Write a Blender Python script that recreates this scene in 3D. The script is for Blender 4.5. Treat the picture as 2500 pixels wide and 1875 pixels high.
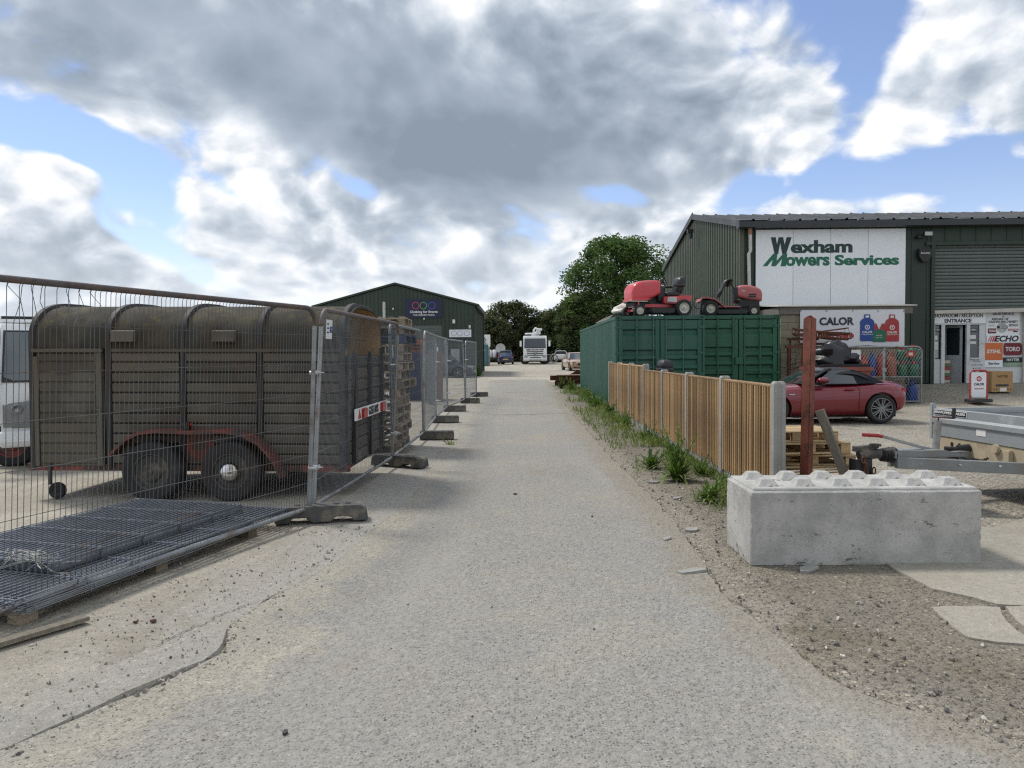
import bpy, bmesh, math, random
from mathutils import Vector, Matrix, Euler, noise as mnoise

for _o in list(bpy.data.objects): bpy.data.objects.remove(_o)
SC = bpy.context.scene
COL = SC.collection
R = math.radians
PI = math.pi
random.seed(7)

# ------------------------------------------------------------------ camera
F_PX, CAM_H = 1878.0, 1.55                       # focal length in photo pixels (2500 wide), eye height in metres
cam_d = bpy.data.cameras.new('camera'); cam = bpy.data.objects.new('camera', cam_d); COL.objects.link(cam)
cam_d.sensor_width = 36; cam_d.lens = F_PX / 2500 * 36; cam_d.clip_end = 5000; cam_d.clip_start = 0.05
CAM_M = Matrix.Rotation(R(0.49), 4, 'Z') @ Matrix.Rotation(R(90 - 2.18), 4, 'X') @ Matrix.Rotation(R(-0.5), 4, 'Z')
cam.matrix_world = Matrix.Translation((0, 0, CAM_H)) @ CAM_M
SC.camera = cam

# ------------------------------------------------------------------ exposure / engine
SC.render.engine = 'CYCLES'
SC.cycles.use_denoising = False; SC.cycles.filter_width = 1.25
SC.cycles.max_bounces = 6; SC.cycles.diffuse_bounces = 3; SC.cycles.glossy_bounces = 3
SC.cycles.transparent_max_bounces = 12; SC.cycles.transmission_bounces = 4
SC.cycles.caustics_reflective = False; SC.cycles.caustics_refractive = False
SC.view_settings.view_transform = 'Standard'; SC.view_settings.look = 'None'
SC.view_settings.gamma = 1; SC.view_settings.use_curve_mapping = False
EXPO = 0.95
SC.view_settings.exposure = EXPO

# ------------------------------------------------------------------ node helpers
class NT:
    def __init__(s, tree): s.t = tree
    def n(s, typ, **kw):
        nd = s.t.nodes.new('ShaderNode' + typ)
        for k, v in kw.items():
            if k.startswith('_'): setattr(nd, k[1:], v)
            else:
                key = k.replace('__', ' ')
                if key not in nd.inputs and key[1:].isdigit(): key = int(key[1:])
                s.set(nd, key, v)
        return nd
    def set(s, nd, key, v):
        i = nd.inputs[key]
        if isinstance(v, bpy.types.NodeSocket): s.t.links.new(v, i)
        elif isinstance(v, bpy.types.Node): s.t.links.new(v.outputs[0], i)
        else:
            if i.type == 'RGBA' and len(v) == 3: v = (*v, 1)
            i.default_value = v
    def math(s, op, a, b=0.0, c=0.0, clamp=False):
        nd = s.n('Math', _operation=op, _use_clamp=clamp)
        s.set(nd, 0, a); s.set(nd, 1, b); s.set(nd, 2, c)
        return nd.outputs[0]
    def vmath(s, op, a, b=(0, 0, 0)):
        nd = s.n('VectorMath', _operation=op); s.set(nd, 0, a)
        if op == 'SCALE': s.set(nd, 'Scale', b)
        else: s.set(nd, 1, b)
        return nd.outputs['Value'] if op in ('LENGTH', 'DOT_PRODUCT', 'DISTANCE') else nd.outputs[0]
    def noise(s, vec, scale, detail=4, rough=0.55, dist=0.0):
        nd = s.n('TexNoise', Scale=scale, Detail=detail, Roughness=rough, Distortion=dist)
        if vec is not None: s.set(nd, 'Vector', vec)
        return nd.outputs[0]
    def mrange(s, v, a, b, c=0.0, d=1.0, smooth=True):
        nd = s.n('MapRange', _interpolation_type='SMOOTHSTEP' if smooth else 'LINEAR')
        for i, x in enumerate((v, a, b, c, d)): s.set(nd, i, x)
        return nd.outputs[0]
    def mix(s, f, a, b, blend='MIX'):
        nd = s.n('Mix', _data_type='RGBA', _blend_type=blend)
        s.set(nd, 0, f); s.set(nd, 6, a); s.set(nd, 7, b)
        return nd.outputs[2]
    def ramp(s, f, stops):
        nd = s.n('ValToRGB'); cr = nd.color_ramp
        while len(cr.elements) < len(stops): cr.elements.new(0.5)
        for e, (p, c) in zip(cr.elements, stops):
            e.position = p; e.color = (*c, 1) if len(c) == 3 else c
        s.set(nd, 0, f); return nd.outputs[0]

# ------------------------------------------------------------------ world: Nishita sky with a procedural cloud layer
SUN_DIR = Vector((-0.55, 0.42, 1.0)).normalized()
W = bpy.data.worlds.new('World'); SC.world = W; W.use_nodes = True
wt = NT(W.node_tree); W.node_tree.nodes.clear()
sky = wt.n('TexSky', _sky_type='NISHITA', _sun_disc=False, _sun_elevation=math.asin(SUN_DIR.z),
           _sun_rotation=math.atan2(SUN_DIR.x, SUN_DIR.y), _air_density=1.0, _dust_density=0.15, _ozone_density=2.0)
dirv = wt.n('TexCoord').outputs['Generated']
sep = wt.n('SeparateXYZ', Vector=dirv)
dx, dy, dz = sep.outputs[0], sep.outputs[1], sep.outputs[2]
zz = wt.math('DIVIDE', 1.0, wt.math('ADD', wt.math('MAXIMUM', dz, 0.0), 0.75))
CP = wt.vmath('SCALE', wt.vmath('MULTIPLY', dirv, (1.0, 1.0, 1.05)), zz)
def blob(px, py, rx, ry, ang=0.0, amp=1.0):
    """a soft lump of cloud around one compass bearing / elevation"""
    ax, ez = (px - 1266) / F_PX, (866 - py) / F_PX
    l = math.sqrt(1 + ax * ax + ez * ez); cx, cz = ax / l, ez / l
    rx, ry = rx / F_PX, ry / F_PX
    a = wt.math('SUBTRACT', dx, cx); b = wt.math('SUBTRACT', dz, cz)
    c, s_ = math.cos(R(ang)), math.sin(R(ang))
    u = wt.math('DIVIDE', wt.math('ADD', wt.math('MULTIPLY', a, c), wt.math('MULTIPLY', b, s_)), rx)
    v = wt.math('DIVIDE', wt.math('SUBTRACT', wt.math('MULTIPLY', b, c), wt.math('MULTIPLY', a, s_)), ry)
    d = wt.math('SQRT', wt.math('ADD', wt.math('MULTIPLY', u, u), wt.math('MULTIPLY', v, v)))
    return wt.math('MULTIPLY', wt.mrange(d, 0.0, 1.0, 1.0, 0.0), amp)
def total(vals):
    t = vals[0]
    for x in vals[1:]: t = wt.math('ADD', t, x)
    return t
front = wt.mrange(dy, 0.0, 0.3)
w1 = wt.n('TexNoise', Scale=3.7, Detail=2.0, Vector=CP)
CQ = wt.vmath('ADD', CP, wt.vmath('SCALE', wt.vmath('SUBTRACT', w1.outputs['Color'], (0.5, 0.5, 0.5)), 0.13))
big = w1.outputs[0]
def billow(v):
    """lumpy cauliflower field: fractal noise plus rounded cells"""
    n = wt.noise(v, 5.0, 9, 0.58)
    c1 = wt.n('TexVoronoi', _feature='F1', Scale=12.5, Vector=v).outputs['Distance']
    c2 = wt.n('TexVoronoi', _feature='F1', Scale=31.0, Vector=v).outputs['Distance']
    cells = wt.math('ADD', wt.math('MULTIPLY', c1, 0.7), wt.math('MULTIPLY', c2, 0.3))
    return wt.math('ADD', wt.math('SUBTRACT', n, 0.5), wt.math('MULTIPLY', wt.math('SUBTRACT', 0.42, cells), 0.42))
h0 = billow(CQ)
h1 = billow(wt.vmath('ADD', CQ, (-0.014, 0.0, 0.034)))
cover = wt.math('MULTIPLY', front, total([
    blob(1000, 200, 1250, 400, -17, 0.50), blob(1700, 280, 600, 330, 0, 0.30), blob(60, 600, 420, 170, -20, 0.42),
    blob(700, 520, 620, 150, -26, 0.34), blob(1120, 570, 420, 140, -12, 0.25), blob(2380, 130, 380, 300, 15, 0.34),
    blob(1550, 590, 330, 110, 0, 0.30), blob(800, 760, 1600, 120, 0, 0.16), blob(150, 120, 420, 170, -10, 0.30),
    blob(2500, 390, 90, 50, 0, 0.3), blob(1950, 510, 200, 40, 0, 0.28), blob(200, 425, 120, 55, 0, 0.30),
    blob(130, 315, 300, 65, -10, -0.46), blob(330, 430, 190, 90, -50, -0.40), blob(450, 640, 220, 55, -30, -0.36), blob(590, 475, 130, 40, -30, -0.34),
    blob(900, 468, 130, 50, -25, -0.44), blob(2095, 190, 90, 330, -10, -0.36), blob(2080, 450, 500, 75, 4, -0.52),
    blob(1480, 475, 210, 50, -8, -0.44), blob(2400, 470, 320, 95, 0, -0.36), blob(2030, 40, 110, 90, 0, -0.3), blob(1180, 700, 120, 30, 0, -0.2)]))
dens = total([wt.math('MULTIPLY', h0, 1.25), wt.math('MULTIPLY', wt.math('SUBTRACT', big, 0.5), 0.45), cover,
              wt.math('MULTIPLY', wt.math('SUBTRACT', 1.0, front), 0.30), wt.mrange(dz, 0.02, 0.22, 0.16, 0.0), 0.10])
alpha = wt.mrange(dens, -0.06, 0.19)
dark = wt.math('MULTIPLY', front, total([
    blob(700, 170, 1400, 330, -17, 0.58), blob(1180, 400, 650, 190, -12, 0.48), blob(1500, 130, 900, 280, 0, 0.26), blob(60, 640, 430, 130, -12, 0.40),
    blob(1250, 660, 330, 120, 5, 0.32), blob(1650, 330, 480, 190, 0, 0.20), blob(120, 180, 300, 90, -20, 0.30),
    blob(2430, 200, 330, 180, 0, 0.16), blob(900, 600, 420, 60, -14, 0.22), blob(1680, 460, 330, 70, 0, 0.20)]))
dark = wt.math('ADD', dark, wt.math('MULTIPLY', wt.math('SUBTRACT', 1.0, front), wt.mrange(dens, 0.25, 0.8, 0.0, 0.55)))
calm = wt.mrange(dark, 0.15, 0.65, 1.0, 0.34)
relief = wt.math('MULTIPLY', wt.math('MULTIPLY', wt.math('SUBTRACT', h1, h0), calm), 2.7)
shade = total([wt.math('MULTIPLY', dark, 0.84), relief, wt.math('MULTIPLY', wt.math('SUBTRACT', big, 0.5), 0.40),
               wt.mrange(dens, 0.05, 0.50, 0.0, 0.22), 0.09])
ccol = wt.ramp(shade, [(0.0, (0.93, 0.935, 0.94)), (0.15, (0.76, 0.79, 0.835)), (0.36, (0.53, 0.59, 0.665)), (0.62, (0.345, 0.405, 0.485)), (0.88, (0.24, 0.295, 0.365)), (1.0, (0.20, 0.25, 0.315))])
BG = 0.09
CL = 1.16 / (2 ** EXPO) / BG                       # cloud radiance in the units of the sky texture
skyc = wt.mix(1.0, sky.outputs[0], (0.80, 0.78, 0.88), 'MULTIPLY')
haze_f = wt.mrange(dz, 0.0, 0.22, 0.55, 0.07)
mixed = wt.mix(alpha, skyc, wt.vmath('SCALE', ccol, CL))
mixed = wt.mix(haze_f, mixed, (0.74 * CL, 0.79 * CL, 0.84 * CL))
bg = wt.n('Background', Color=mixed, Strength=BG)
wt.n('OutputWorld', Surface=bg)
W.cycles.sampling_method = 'MANUAL'; W.cycles.sample_map_resolution = 256

sun_d = bpy.data.lights.new('sun', 'SUN'); sun = bpy.data.objects.new('sun', sun_d); COL.objects.link(sun)
sun_d.energy = 1.5; sun_d.angle = R(11); sun_d.color = (1.0, 0.95, 0.87)
sun.rotation_euler = SUN_DIR.to_track_quat('Z', 'Y').to_euler(); sun.location = (-30, 20, 60)

# ------------------------------------------------------------------ photo pixel -> world (a pixel is a direction; depth comes from ground or a known plane)
def ray(px, py): return (CAM_M.to_3x3() @ Vector(((px - 1250) / F_PX, (937.5 - py) / F_PX, -1))).normalized()
def at_y(px, py, Y):
    d = ray(px, py); k = Y / d.y; return Vector((d.x * k, Y, CAM_H + d.z * k))
def at_x(px, py, X):
    d = ray(px, py); k = X / d.x; return Vector((X, d.y * k, CAM_H + d.z * k))
def at_z(px, py, z=0.0):
    d = ray(px, py); k = (z - CAM_H) / d.z; return Vector((d.x * k, d.y * k, z))
def sstep(x, a, b):
    t = min(1, max(0, (x - a) / (b - a))); return t * t * (3 - 2 * t)
def gz(x, y):
    """height of the ground: flat near, rising gently to the far yard and up to the shop door"""
    z = 0.0085 * min(max(0, y - 24), 90)
    z += 0.47 * sstep(y, 21.5, 24.7) * sstep(x, 11.0, 12.3) * (1 - sstep(y, 40, 60))
    return z

# ------------------------------------------------------------------ mesh builder
class MB:
    def __init__(s): s.v, s.f = [], []
    def add(s, vs, fs, M=None):
        o = len(s.v)
        s.v += [tuple(M @ Vector(p)) for p in vs] if M is not None else [tuple(p) for p in vs]
        s.f += [tuple(i + o for i in f) for f in fs]; return s
    def box(s, x0, x1, y0, y1, z0, z1, M=None):
        return s.add([(x0, y0, z0), (x1, y0, z0), (x1, y1, z0), (x0, y1, z0), (x0, y0, z1), (x1, y0, z1), (x1, y1, z1), (x0, y1, z1)],
                     [(0, 3, 2, 1), (4, 5, 6, 7), (0, 1, 5, 4), (1, 2, 6, 5), (2, 3, 7, 6), (3, 0, 4, 7)], M)
    def prism(s, poly, axis, a, b, M=None):
        n = len(poly)
        def P(u, v, w): return {'x': (w, u, v), 'y': (u, w, v), 'z': (u, v, w)}[axis]
        vs = [P(u, v, a) for u, v in poly] + [P(u, v, b) for u, v in poly]
        fs = [(i, (i + 1) % n, n + (i + 1) % n, n + i) for i in range(n)] + [tuple(range(n))[::-1], tuple(range(n, 2 * n))]
        return s.add(vs, fs, M)
    def loft(s, rings, caps=True, closed=True, M=None):
        n = len(rings[0]); vs = [p for r in rings for p in r]; fs = []
        for k in range(len(rings) - 1):
            for i in range(n if closed else n - 1):
                j = (i + 1) % n
                fs.append((k * n + i, k * n + j, (k + 1) * n + j, (k + 1) * n + i))
        if caps: fs += [tuple(range(n))[::-1], tuple(range((len(rings) - 1) * n, len(rings) * n))]
        return s.add(vs, fs, M)
    def tube(s, pts, r, n=8, caps=True, closed=False, M=None):
        pts = [Vector(p) for p in pts]; rings = []; m = len(pts)
        rr = r if isinstance(r, (list, tuple)) else [r] * m
        up = None
        for i, p in enumerate(pts):
            if closed: t = (pts[(i + 1) % m] - pts[i - 1])
            else: t = pts[min(i + 1, m - 1)] - pts[max(i - 1, 0)]
            t.normalize()
            if up is None: up = Vector((0, 0, 1)) if abs(t.z) < 0.9 else Vector((1, 0, 0))
            a = t.cross(up).normalized(); b = a.cross(t).normalized(); up = b
            off = PI / 4 if n == 4 else 0
            rings.append([p + (a * math.cos(2 * PI * k / n + off) + b * math.sin(2 * PI * k / n + off)) * rr[i] for k in range(n)])
        if closed: rings.append(rings[0])
        return s.loft(rings, caps and not closed, True, M)
    def cyl(s, p, q, r, r2=None, n=12, M=None): return s.tube([p, q], [r, r if r2 is None else r2], n, M=M)
    def lathe(s, prof, axis='z', n=20, c=(0, 0, 0), closed=False, M=None, caps=True):
        rings = []
        for r, h in prof:
            ring = []
            for k in range(n):
                a = 2 * PI * k / n; u, v = r * math.cos(a), r * math.sin(a)
                p = {'z': (u, v, h), 'x': (h, u, v), 'y': (v, h, u)}[axis]
                ring.append((p[0] + c[0], p[1] + c[1], p[2] + c[2]))
            rings.append(ring)
        if closed: rings.append(rings[0])
        return s.loft(rings, caps and not closed, True, M)
    def rbox(s, x0, x1, z0, z1, r, y0, y1, n=4, M=None):
        return s.prism(rrect(x0, x1, z0, z1, r, n), 'y', y0, y1, M)
    def mesh(s, name, mat=None, smooth=False, bev=0.0, sub=0, fix=True):
        me = bpy.data.meshes.new(name); me.from_pydata(s.v, [], s.f)
        if fix or bev or sub:
            bm = bmesh.new(); bm.from_mesh(me)
            if sub:
                bmesh.ops.recalc_face_normals(bm, faces=bm.faces)
            elif fix: bmesh.ops.recalc_face_normals(bm, faces=bm.faces)
            if bev:
                es = [e for e in bm.edges if len(e.link_faces) == 2 and e.calc_face_angle(0) > 0.5]
                bmesh.ops.bevel(bm, geom=es, offset=bev, segments=1 if bev < 0.006 else 2, affect='EDGES', clamp_overlap=True)
            bm.to_mesh(me); bm.free()
        if smooth:
            me.shade_smooth()
            if smooth is not True: me.set_sharp_from_angle(angle=R(smooth))
        if mat: me.materials.append(mat)
        return me
def rrect(x0, x1, z0, z1, r, n=4):
    p = []
    for cx, cz, a0 in ((x1 - r, z1 - r, 0), (x0 + r, z1 - r, 90), (x0 + r, z0 + r, 180), (x1 - r, z0 + r, 270)):
        for k in range(n + 1):
            a = R(a0 + 90 * k / n); p.append((cx + r * math.cos(a), cz + r * math.sin(a)))
    return p
def link(name, me, parent=None, loc=(0, 0, 0), rot=(0, 0, 0), scale=(1, 1, 1)):
    o = bpy.data.objects.new(name, me); COL.objects.link(o)
    o.location = loc; o.rotation_euler = rot; o.scale = scale
    if parent: o.parent = parent
    return o
def obj(name, mb, mat, parent=None, loc=(0, 0, 0), rot=(0, 0, 0), smooth=False, bev=0.0, sub=0, world=None):
    """one mesh object; world=root puts world coordinates under an unrotated root"""
    me = mb.mesh(name, mat, smooth, bev, sub)
    if world is not None: parent = world; loc = -Vector(world.location)
    o = link(name, me, parent, loc, rot)
    if sub:
        m = o.modifiers.new('s', 'SUBSURF'); m.levels = m.render_levels = sub
    return o
def tag(o, label=None, cat=None, group=None, kind=None):
    if label: o['label'] = label
    if cat: o['category'] = cat
    if group: o['group'] = group
    if kind: o['kind'] = kind
    return o
def thing(name, label, cat, loc=(0, 0, 0), rz=0.0, group=None, rot=None):
    o = bpy.data.objects.new(name, None); COL.objects.link(o); o.empty_display_size = 0.2
    o.location = loc; o.rotation_euler = rot or (0, 0, rz)
    return tag(o, label, cat, group)
def copy_tree(o, parent=None):
    c = o.copy(); COL.objects.link(c); c.parent = parent
    for ch in list(o.children): copy_tree(ch, c)
    return c
def solid(mb, sub=0, cut=None, smooth=40, mat=None, name='m'):
    """subdivide a closed mesh and cut it with another (wheel arches), returning plain mesh data"""
    a = link('tmp_a', mb.mesh('tmp_a', mat))
    if sub: m = a.modifiers.new('s', 'SUBSURF'); m.levels = m.render_levels = sub
    b = None
    if cut:
        b = link('tmp_b', cut.mesh('tmp_b')); m = a.modifiers.new('b', 'BOOLEAN'); m.object = b; m.operation = 'DIFFERENCE'; m.solver = 'EXACT'
    dg = bpy.context.evaluated_depsgraph_get(); dg.update()
    me = bpy.data.meshes.new_from_object(a.evaluated_get(dg)); me.name = name
    bpy.data.objects.remove(a)
    if b: bpy.data.objects.remove(b)
    me.shade_smooth(); me.set_sharp_from_angle(angle=R(smooth))
    return me
_txt = {}
def text_mesh(s, bold=0.0, shear=0.0, space=1.0):
    k = (s, bold, shear, space)
    if k not in _txt:
        cu_ = bpy.data.curves.new('t', 'FONT'); cu_.body = s; cu_.offset = bold; cu_.shear = shear; cu_.space_character = space
        cu_.resolution_u = 4; cu_.extrude = 0.012
        o = link('tmp_t', cu_); dg = bpy.context.evaluated_depsgraph_get(); dg.update()
        me = bpy.data.meshes.new_from_object(o.evaluated_get(dg)); bpy.data.objects.remove(o)
        xs = [v.co.x for v in me.vertices]; ys = [v.co.y for v in me.vertices]
        x0, y0 = min(xs), min(ys); w, h = max(xs) - x0, max(ys) - y0
        for v in me.vertices: v.co.x = (v.co.x - x0) / w; v.co.y = (v.co.y - y0) / h
        _txt[k] = me
    return _txt[k]
def text(s, mat, parent, p00, ux, uy, bold=0.0, shear=0.0, space=1.0, name='lettering', depth=0.004, fat=0.0):
    """text fitted to the parallelogram p00, p00+ux, p00+uy (frame of the parent)"""
    me = text_mesh(s, min(bold, 0.034), shear, space)
    if fat:
        mb = MB()
        for k in range(3): mb.add([((v.co.x + (k - 1) * fat) , v.co.y, v.co.z + (0.02 * k if v.co.z > 0 else 0)) for v in me.vertices], [tuple(p.vertices) for p in me.polygons])
        me = mb.mesh('lettering', fix=False)
    else: me = me.copy()
    me.materials.clear(); me.materials.append(mat)
    ux, uy = Vector(ux), Vector(uy); nrm = ux.cross(uy).normalized()
    M = Matrix((ux, uy, nrm)).transposed().to_4x4(); M.translation = Vector(p00)
    for v in me.vertices:
        zc = v.co.z; v.co = M @ Vector((v.co.x, v.co.y, depth * (1 + max(0, zc - 0.012) * 6) if zc > 0 else 0.0))
    return link(name, me, parent)

# ------------------------------------------------------------------ materials
def mat(name, col, rough=0.6, metal=0.0, var=0.0, vscale=3.0, bump=0.0, bscale=40.0, dirt=None, dscale=2.0, damt=0.5, coat=0.0, spec=0.5, stretch=None, trans=0.0, alpha=1.0):
    m = bpy.data.materials.new(name); m.use_nodes = True
    t = NT(m.node_tree); t.t.nodes.clear()
    tc = t.n('TexCoord').outputs['Object']
    v = tc
    if stretch: v = t.vmath('MULTIPLY', tc, stretch)
    c = t.n('RGB'); c.outputs[0].default_value = (*col, 1); c = c.outputs[0]
    if var:
        oi = t.n('ObjectInfo').outputs['Random']
        f = t.math('ADD', t.noise(v, vscale, 6, 0.6), t.math('MULTIPLY', t.math('SUBTRACT', oi, 0.5), 0.5))
        k = t.mrange(f, 0.25, 0.75, 1 - var, 1 + var, False)
        c = t.vmath('SCALE', c, k)
    if dirt:
        f = t.mrange(t.noise(v, dscale, 8, 0.65), 0.62 - 0.3 * damt, 0.75 - 0.2 * damt)
        c = t.mix(f, c, dirt)
    b = t.n('BsdfPrincipled', Base__Color=c, Metallic=metal)
    t.set(b, 'Specular IOR Level', spec)
    rg = t.math('MULTIPLY_ADD', t.noise(v, vscale * 2.3, 4), 0.25, rough - 0.125, True)
    t.set(b, 'Roughness', rg)
    if coat: t.set(b, 'Coat Weight', coat); t.set(b, 'Coat Roughness', 0.05)
    if trans: t.set(b, 'Transmission Weight', trans)
    if bump:
        bp = t.n('Bump', Strength=bump, Distance=0.01, Height=t.noise(v, bscale, 6, 0.6)); t.set(b, 'Normal', bp.outputs[0])
    t.n('OutputMaterial', Surface=b)
    return m
def lin(r, g, b):
    f = lambda c: (c / 255 / 12.92) if c <= 10 else ((c / 255 + 0.055) / 1.055) ** 2.4
    return (f(r), f(g), f(b))

# ------------------------------------------------------------------ ground materials
def ground_mat(name, base, dust, spots, cell=70.0, dustlo=0.45, dusthi=0.7, streak=None, bump=0.6, damp=None, cracks=False, edge=None, patch=None, sfreq=(7.0, 0.35, 1.0)):
    m = bpy.data.materials.new(name); m.use_nodes = True
    t = NT(m.node_tree); t.t.nodes.clear()
    p = t.n('TexCoord').outputs['Object']
    lo = t.noise(p, 0.35, 5, 0.6); mid = t.noise(p, 2.1, 7, 0.65); hi = t.noise(p, 23.0, 5, 0.7)
    c = t.mix(t.mrange(t.math('ADD', t.math('MULTIPLY', lo, 0.6), t.math('MULTIPLY', mid, 0.4)), dustlo, dusthi), base, dust)
    if edge:
        at_ = t.n('Attribute', _attribute_name='edge'); sc3 = t.n('SeparateColor', Color=at_.outputs['Color'])
        wob_ = t.math('MULTIPLY', t.math('SUBTRACT', t.noise(p, 3.2, 7, 0.68), 0.5), 1.5)
        for q_, ec in enumerate(edge):
            if ec: c = t.mix(t.mrange(t.math('ADD', sc3.outputs[q_], t.math('MULTIPLY', wob_, t.mrange(sc3.outputs[q_], 0.0, 0.15))), 0.25, 0.85), c, ec)
    if patch: c = t.mix(t.mrange(t.noise(p, 0.55, 5, 0.6, 0.4), 0.55, 0.68, 0, 0.7), c, patch)
    if damp: c = t.mix(t.mrange(t.noise(p, 0.8, 6, 0.62, 0.6), 0.56, 0.70, 0, 0.75), c, damp)
    c = t.vmath('SCALE', c, t.mrange(hi, 0.2, 0.8, 0.78, 1.22, False))
    def stones(sc, stops, amt):
        v = t.n('TexVoronoi', _feature='F1', Scale=sc, Randomness=1.0); t.set(v, 'Vector', t.vmath('ADD', p, t.vmath('SCALE', t.n('TexNoise', Scale=sc * 0.8, Vector=p).outputs['Color'], 0.35 / sc)))
        rnd = t.n('SeparateColor', Color=v.outputs['Color']).outputs[0]
        rim = t.mrange(v.outputs['Distance'], 0.28, 0.52, 1.0, 0.0)
        return t.ramp(rnd, stops), t.math('MULTIPLY', rim, amt), v.outputs['Distance']
    bmp = []
    for sc, stops, amt in spots:
        sc_, f, d = stones(cell * sc, stops, 1.0)
        pres = t.n('SeparateColor', Color=sc_).outputs[0]
        c = t.mix(t.math('MULTIPLY', f, amt), c, t.mix(1.0, c, sc_, 'MULTIPLY'))
        bmp.append(t.math('MULTIPLY', f, 1.0 / sc))
    if cracks:
        v = t.n('TexVoronoi', _feature='DISTANCE_TO_EDGE', Scale=0.42); t.set(v, 'Vector', t.vmath('ADD', p, t.vmath('SCALE', t.n('TexNoise', Scale=1.6, Detail=8.0, Vector=p).outputs['Color'], 0.7)))
        c = t.mix(t.mrange(v.outputs['Distance'], 0.002, 0.010, 0.55, 0.0), c, (0.05, 0.045, 0.035))
    if streak:
        st = t.noise(t.vmath('MULTIPLY', p, sfreq), 1.0, 5, 0.6)
        c = t.mix(t.mrange(st, 0.5, 0.72, 0, 0.5), c, streak)
    b = t.n('BsdfPrincipled', Base__Color=c, Roughness=0.92); t.set(b, 'Specular IOR Level', 0.25)
    h = bmp[0]
    for x in bmp[1:]: h = t.math('ADD', h, x)
    h = t.math('ADD', h, t.math('MULTIPLY', mid, 1.5))
    bp = t.n('Bump', Strength=bump, Distance=0.006, Height=h); t.set(b, 'Normal', bp.outputs[0])
    t.n('OutputMaterial', Surface=b); return m
DARKSP = [(0.0, (0.30, 0.31, 0.33)), (0.22, (0.55, 0.55, 0.55)), (0.45, (0.95, 0.95, 0.94)), (0.8, (1.12, 1.10, 1.06)), (0.93, (1.45, 1.42, 1.36))]
GRAVSP = [(0.0, (0.42, 0.41, 0.40)), (0.3, (0.75, 0.72, 0.70)), (0.6, (1.05, 1.0, 0.95)), (0.85, (1.5, 1.42, 1.3)), (0.95, (2.3, 2.2, 2.0))]
SANDSP = [(0.0, (0.6, 0.6, 0.6)), (0.3, (0.92, 0.92, 0.9)), (0.85, (1.1, 1.08, 1.05)), (0.97, (1.5, 1.45, 1.4))]
M_ASPH = ground_mat('worn_asphalt', (0.282, 0.274, 0.253), (0.318, 0.30, 0.255), [(1.0, DARKSP, 0.85), (2.3, DARKSP, 0.55), (0.35, SANDSP, 0.3)], 74, 0.46, 0.64, bump=0.45, damp=(0.27, 0.245, 0.205), edge=((0.37, 0.345, 0.285), (0.268, 0.245, 0.203)), patch=(0.33, 0.29, 0.235), streak=(0.335, 0.322, 0.29), sfreq=(1.15, 0.07, 1.0))
M_APRON = ground_mat('old_concrete', (0.32, 0.297, 0.247), (0.41, 0.382, 0.322), [(0.8, SANDSP, 0.7), (2.4, GRAVSP, 0.45)], 60, 0.42, 0.6, streak=(0.27, 0.245, 0.20), bump=0.45, damp=(0.28, 0.255, 0.205), edge=(None, (0.335, 0.32, 0.285)))
M_DIRT = ground_mat('yard_gravel', (0.275, 0.257, 0.218), (0.33, 0.307, 0.26), [(0.8, GRAVSP, 0.8), (2.0, GRAVSP, 0.6), (0.3, SANDSP, 0.3)], 45, 0.42, 0.6, bump=0.8, damp=(0.19, 0.172, 0.143))
M_SOIL = ground_mat('verge_soil', (0.208, 0.187, 0.150), (0.18, 0.166, 0.138), [(0.7, GRAVSP, 0.6), (1.8, GRAVSP, 0.5)], 40, 0.4, 0.6, bump=1.0, damp=(0.15, 0.125, 0.09), edge=((0.26, 0.238, 0.197), None))
M_SLAB = ground_mat('concrete_slab', (0.335, 0.312, 0.262), (0.285, 0.265, 0.222), [(0.8, SANDSP, 0.5), (2.5, SANDSP, 0.5)], 60, 0.4, 0.62, bump=0.35, damp=(0.29, 0.265, 0.215))

# ------------------------------------------------------------------ the ground: one big sheet, thinner sheets on top
def axis_steps(lo, hi, a, b, fine, grow=1.35):
    xs = []; x = a
    while x <= b + 1e-6: xs.append(x); x += fine
    s_ = fine; x = xs[-1]
    while x < hi: s_ *= grow; x += s_; xs.append(min(x, hi))
    s_ = fine; x = a
    while x > lo: s_ *= grow; x -= s_; xs.insert(0, max(x, lo))
    return xs
def sheet(name, xs, ys, dz, m, parent=None, wob=0.0):
    mb = MB()
    for y in ys:
        for x in xs: mb.v.append((x, y, gz(x, y) + dz + wob * mnoise.noise((x * 0.9, y * 0.9, 3.1))))
    w = len(xs)
    for j in range(len(ys) - 1):
        for i in range(w - 1): mb.f.append((j * w + i, j * w + i + 1, (j + 1) * w + i + 1, (j + 1) * w + i))
    return tag(obj(name, mb, m, parent, smooth=True), kind='structure')
ground = sheet('ground', axis_steps(-900, 900, -16, 30, 0.6), axis_steps(-60, 1500, 0, 120, 0.8), -0.012, M_DIRT, wob=0.008)

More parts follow.
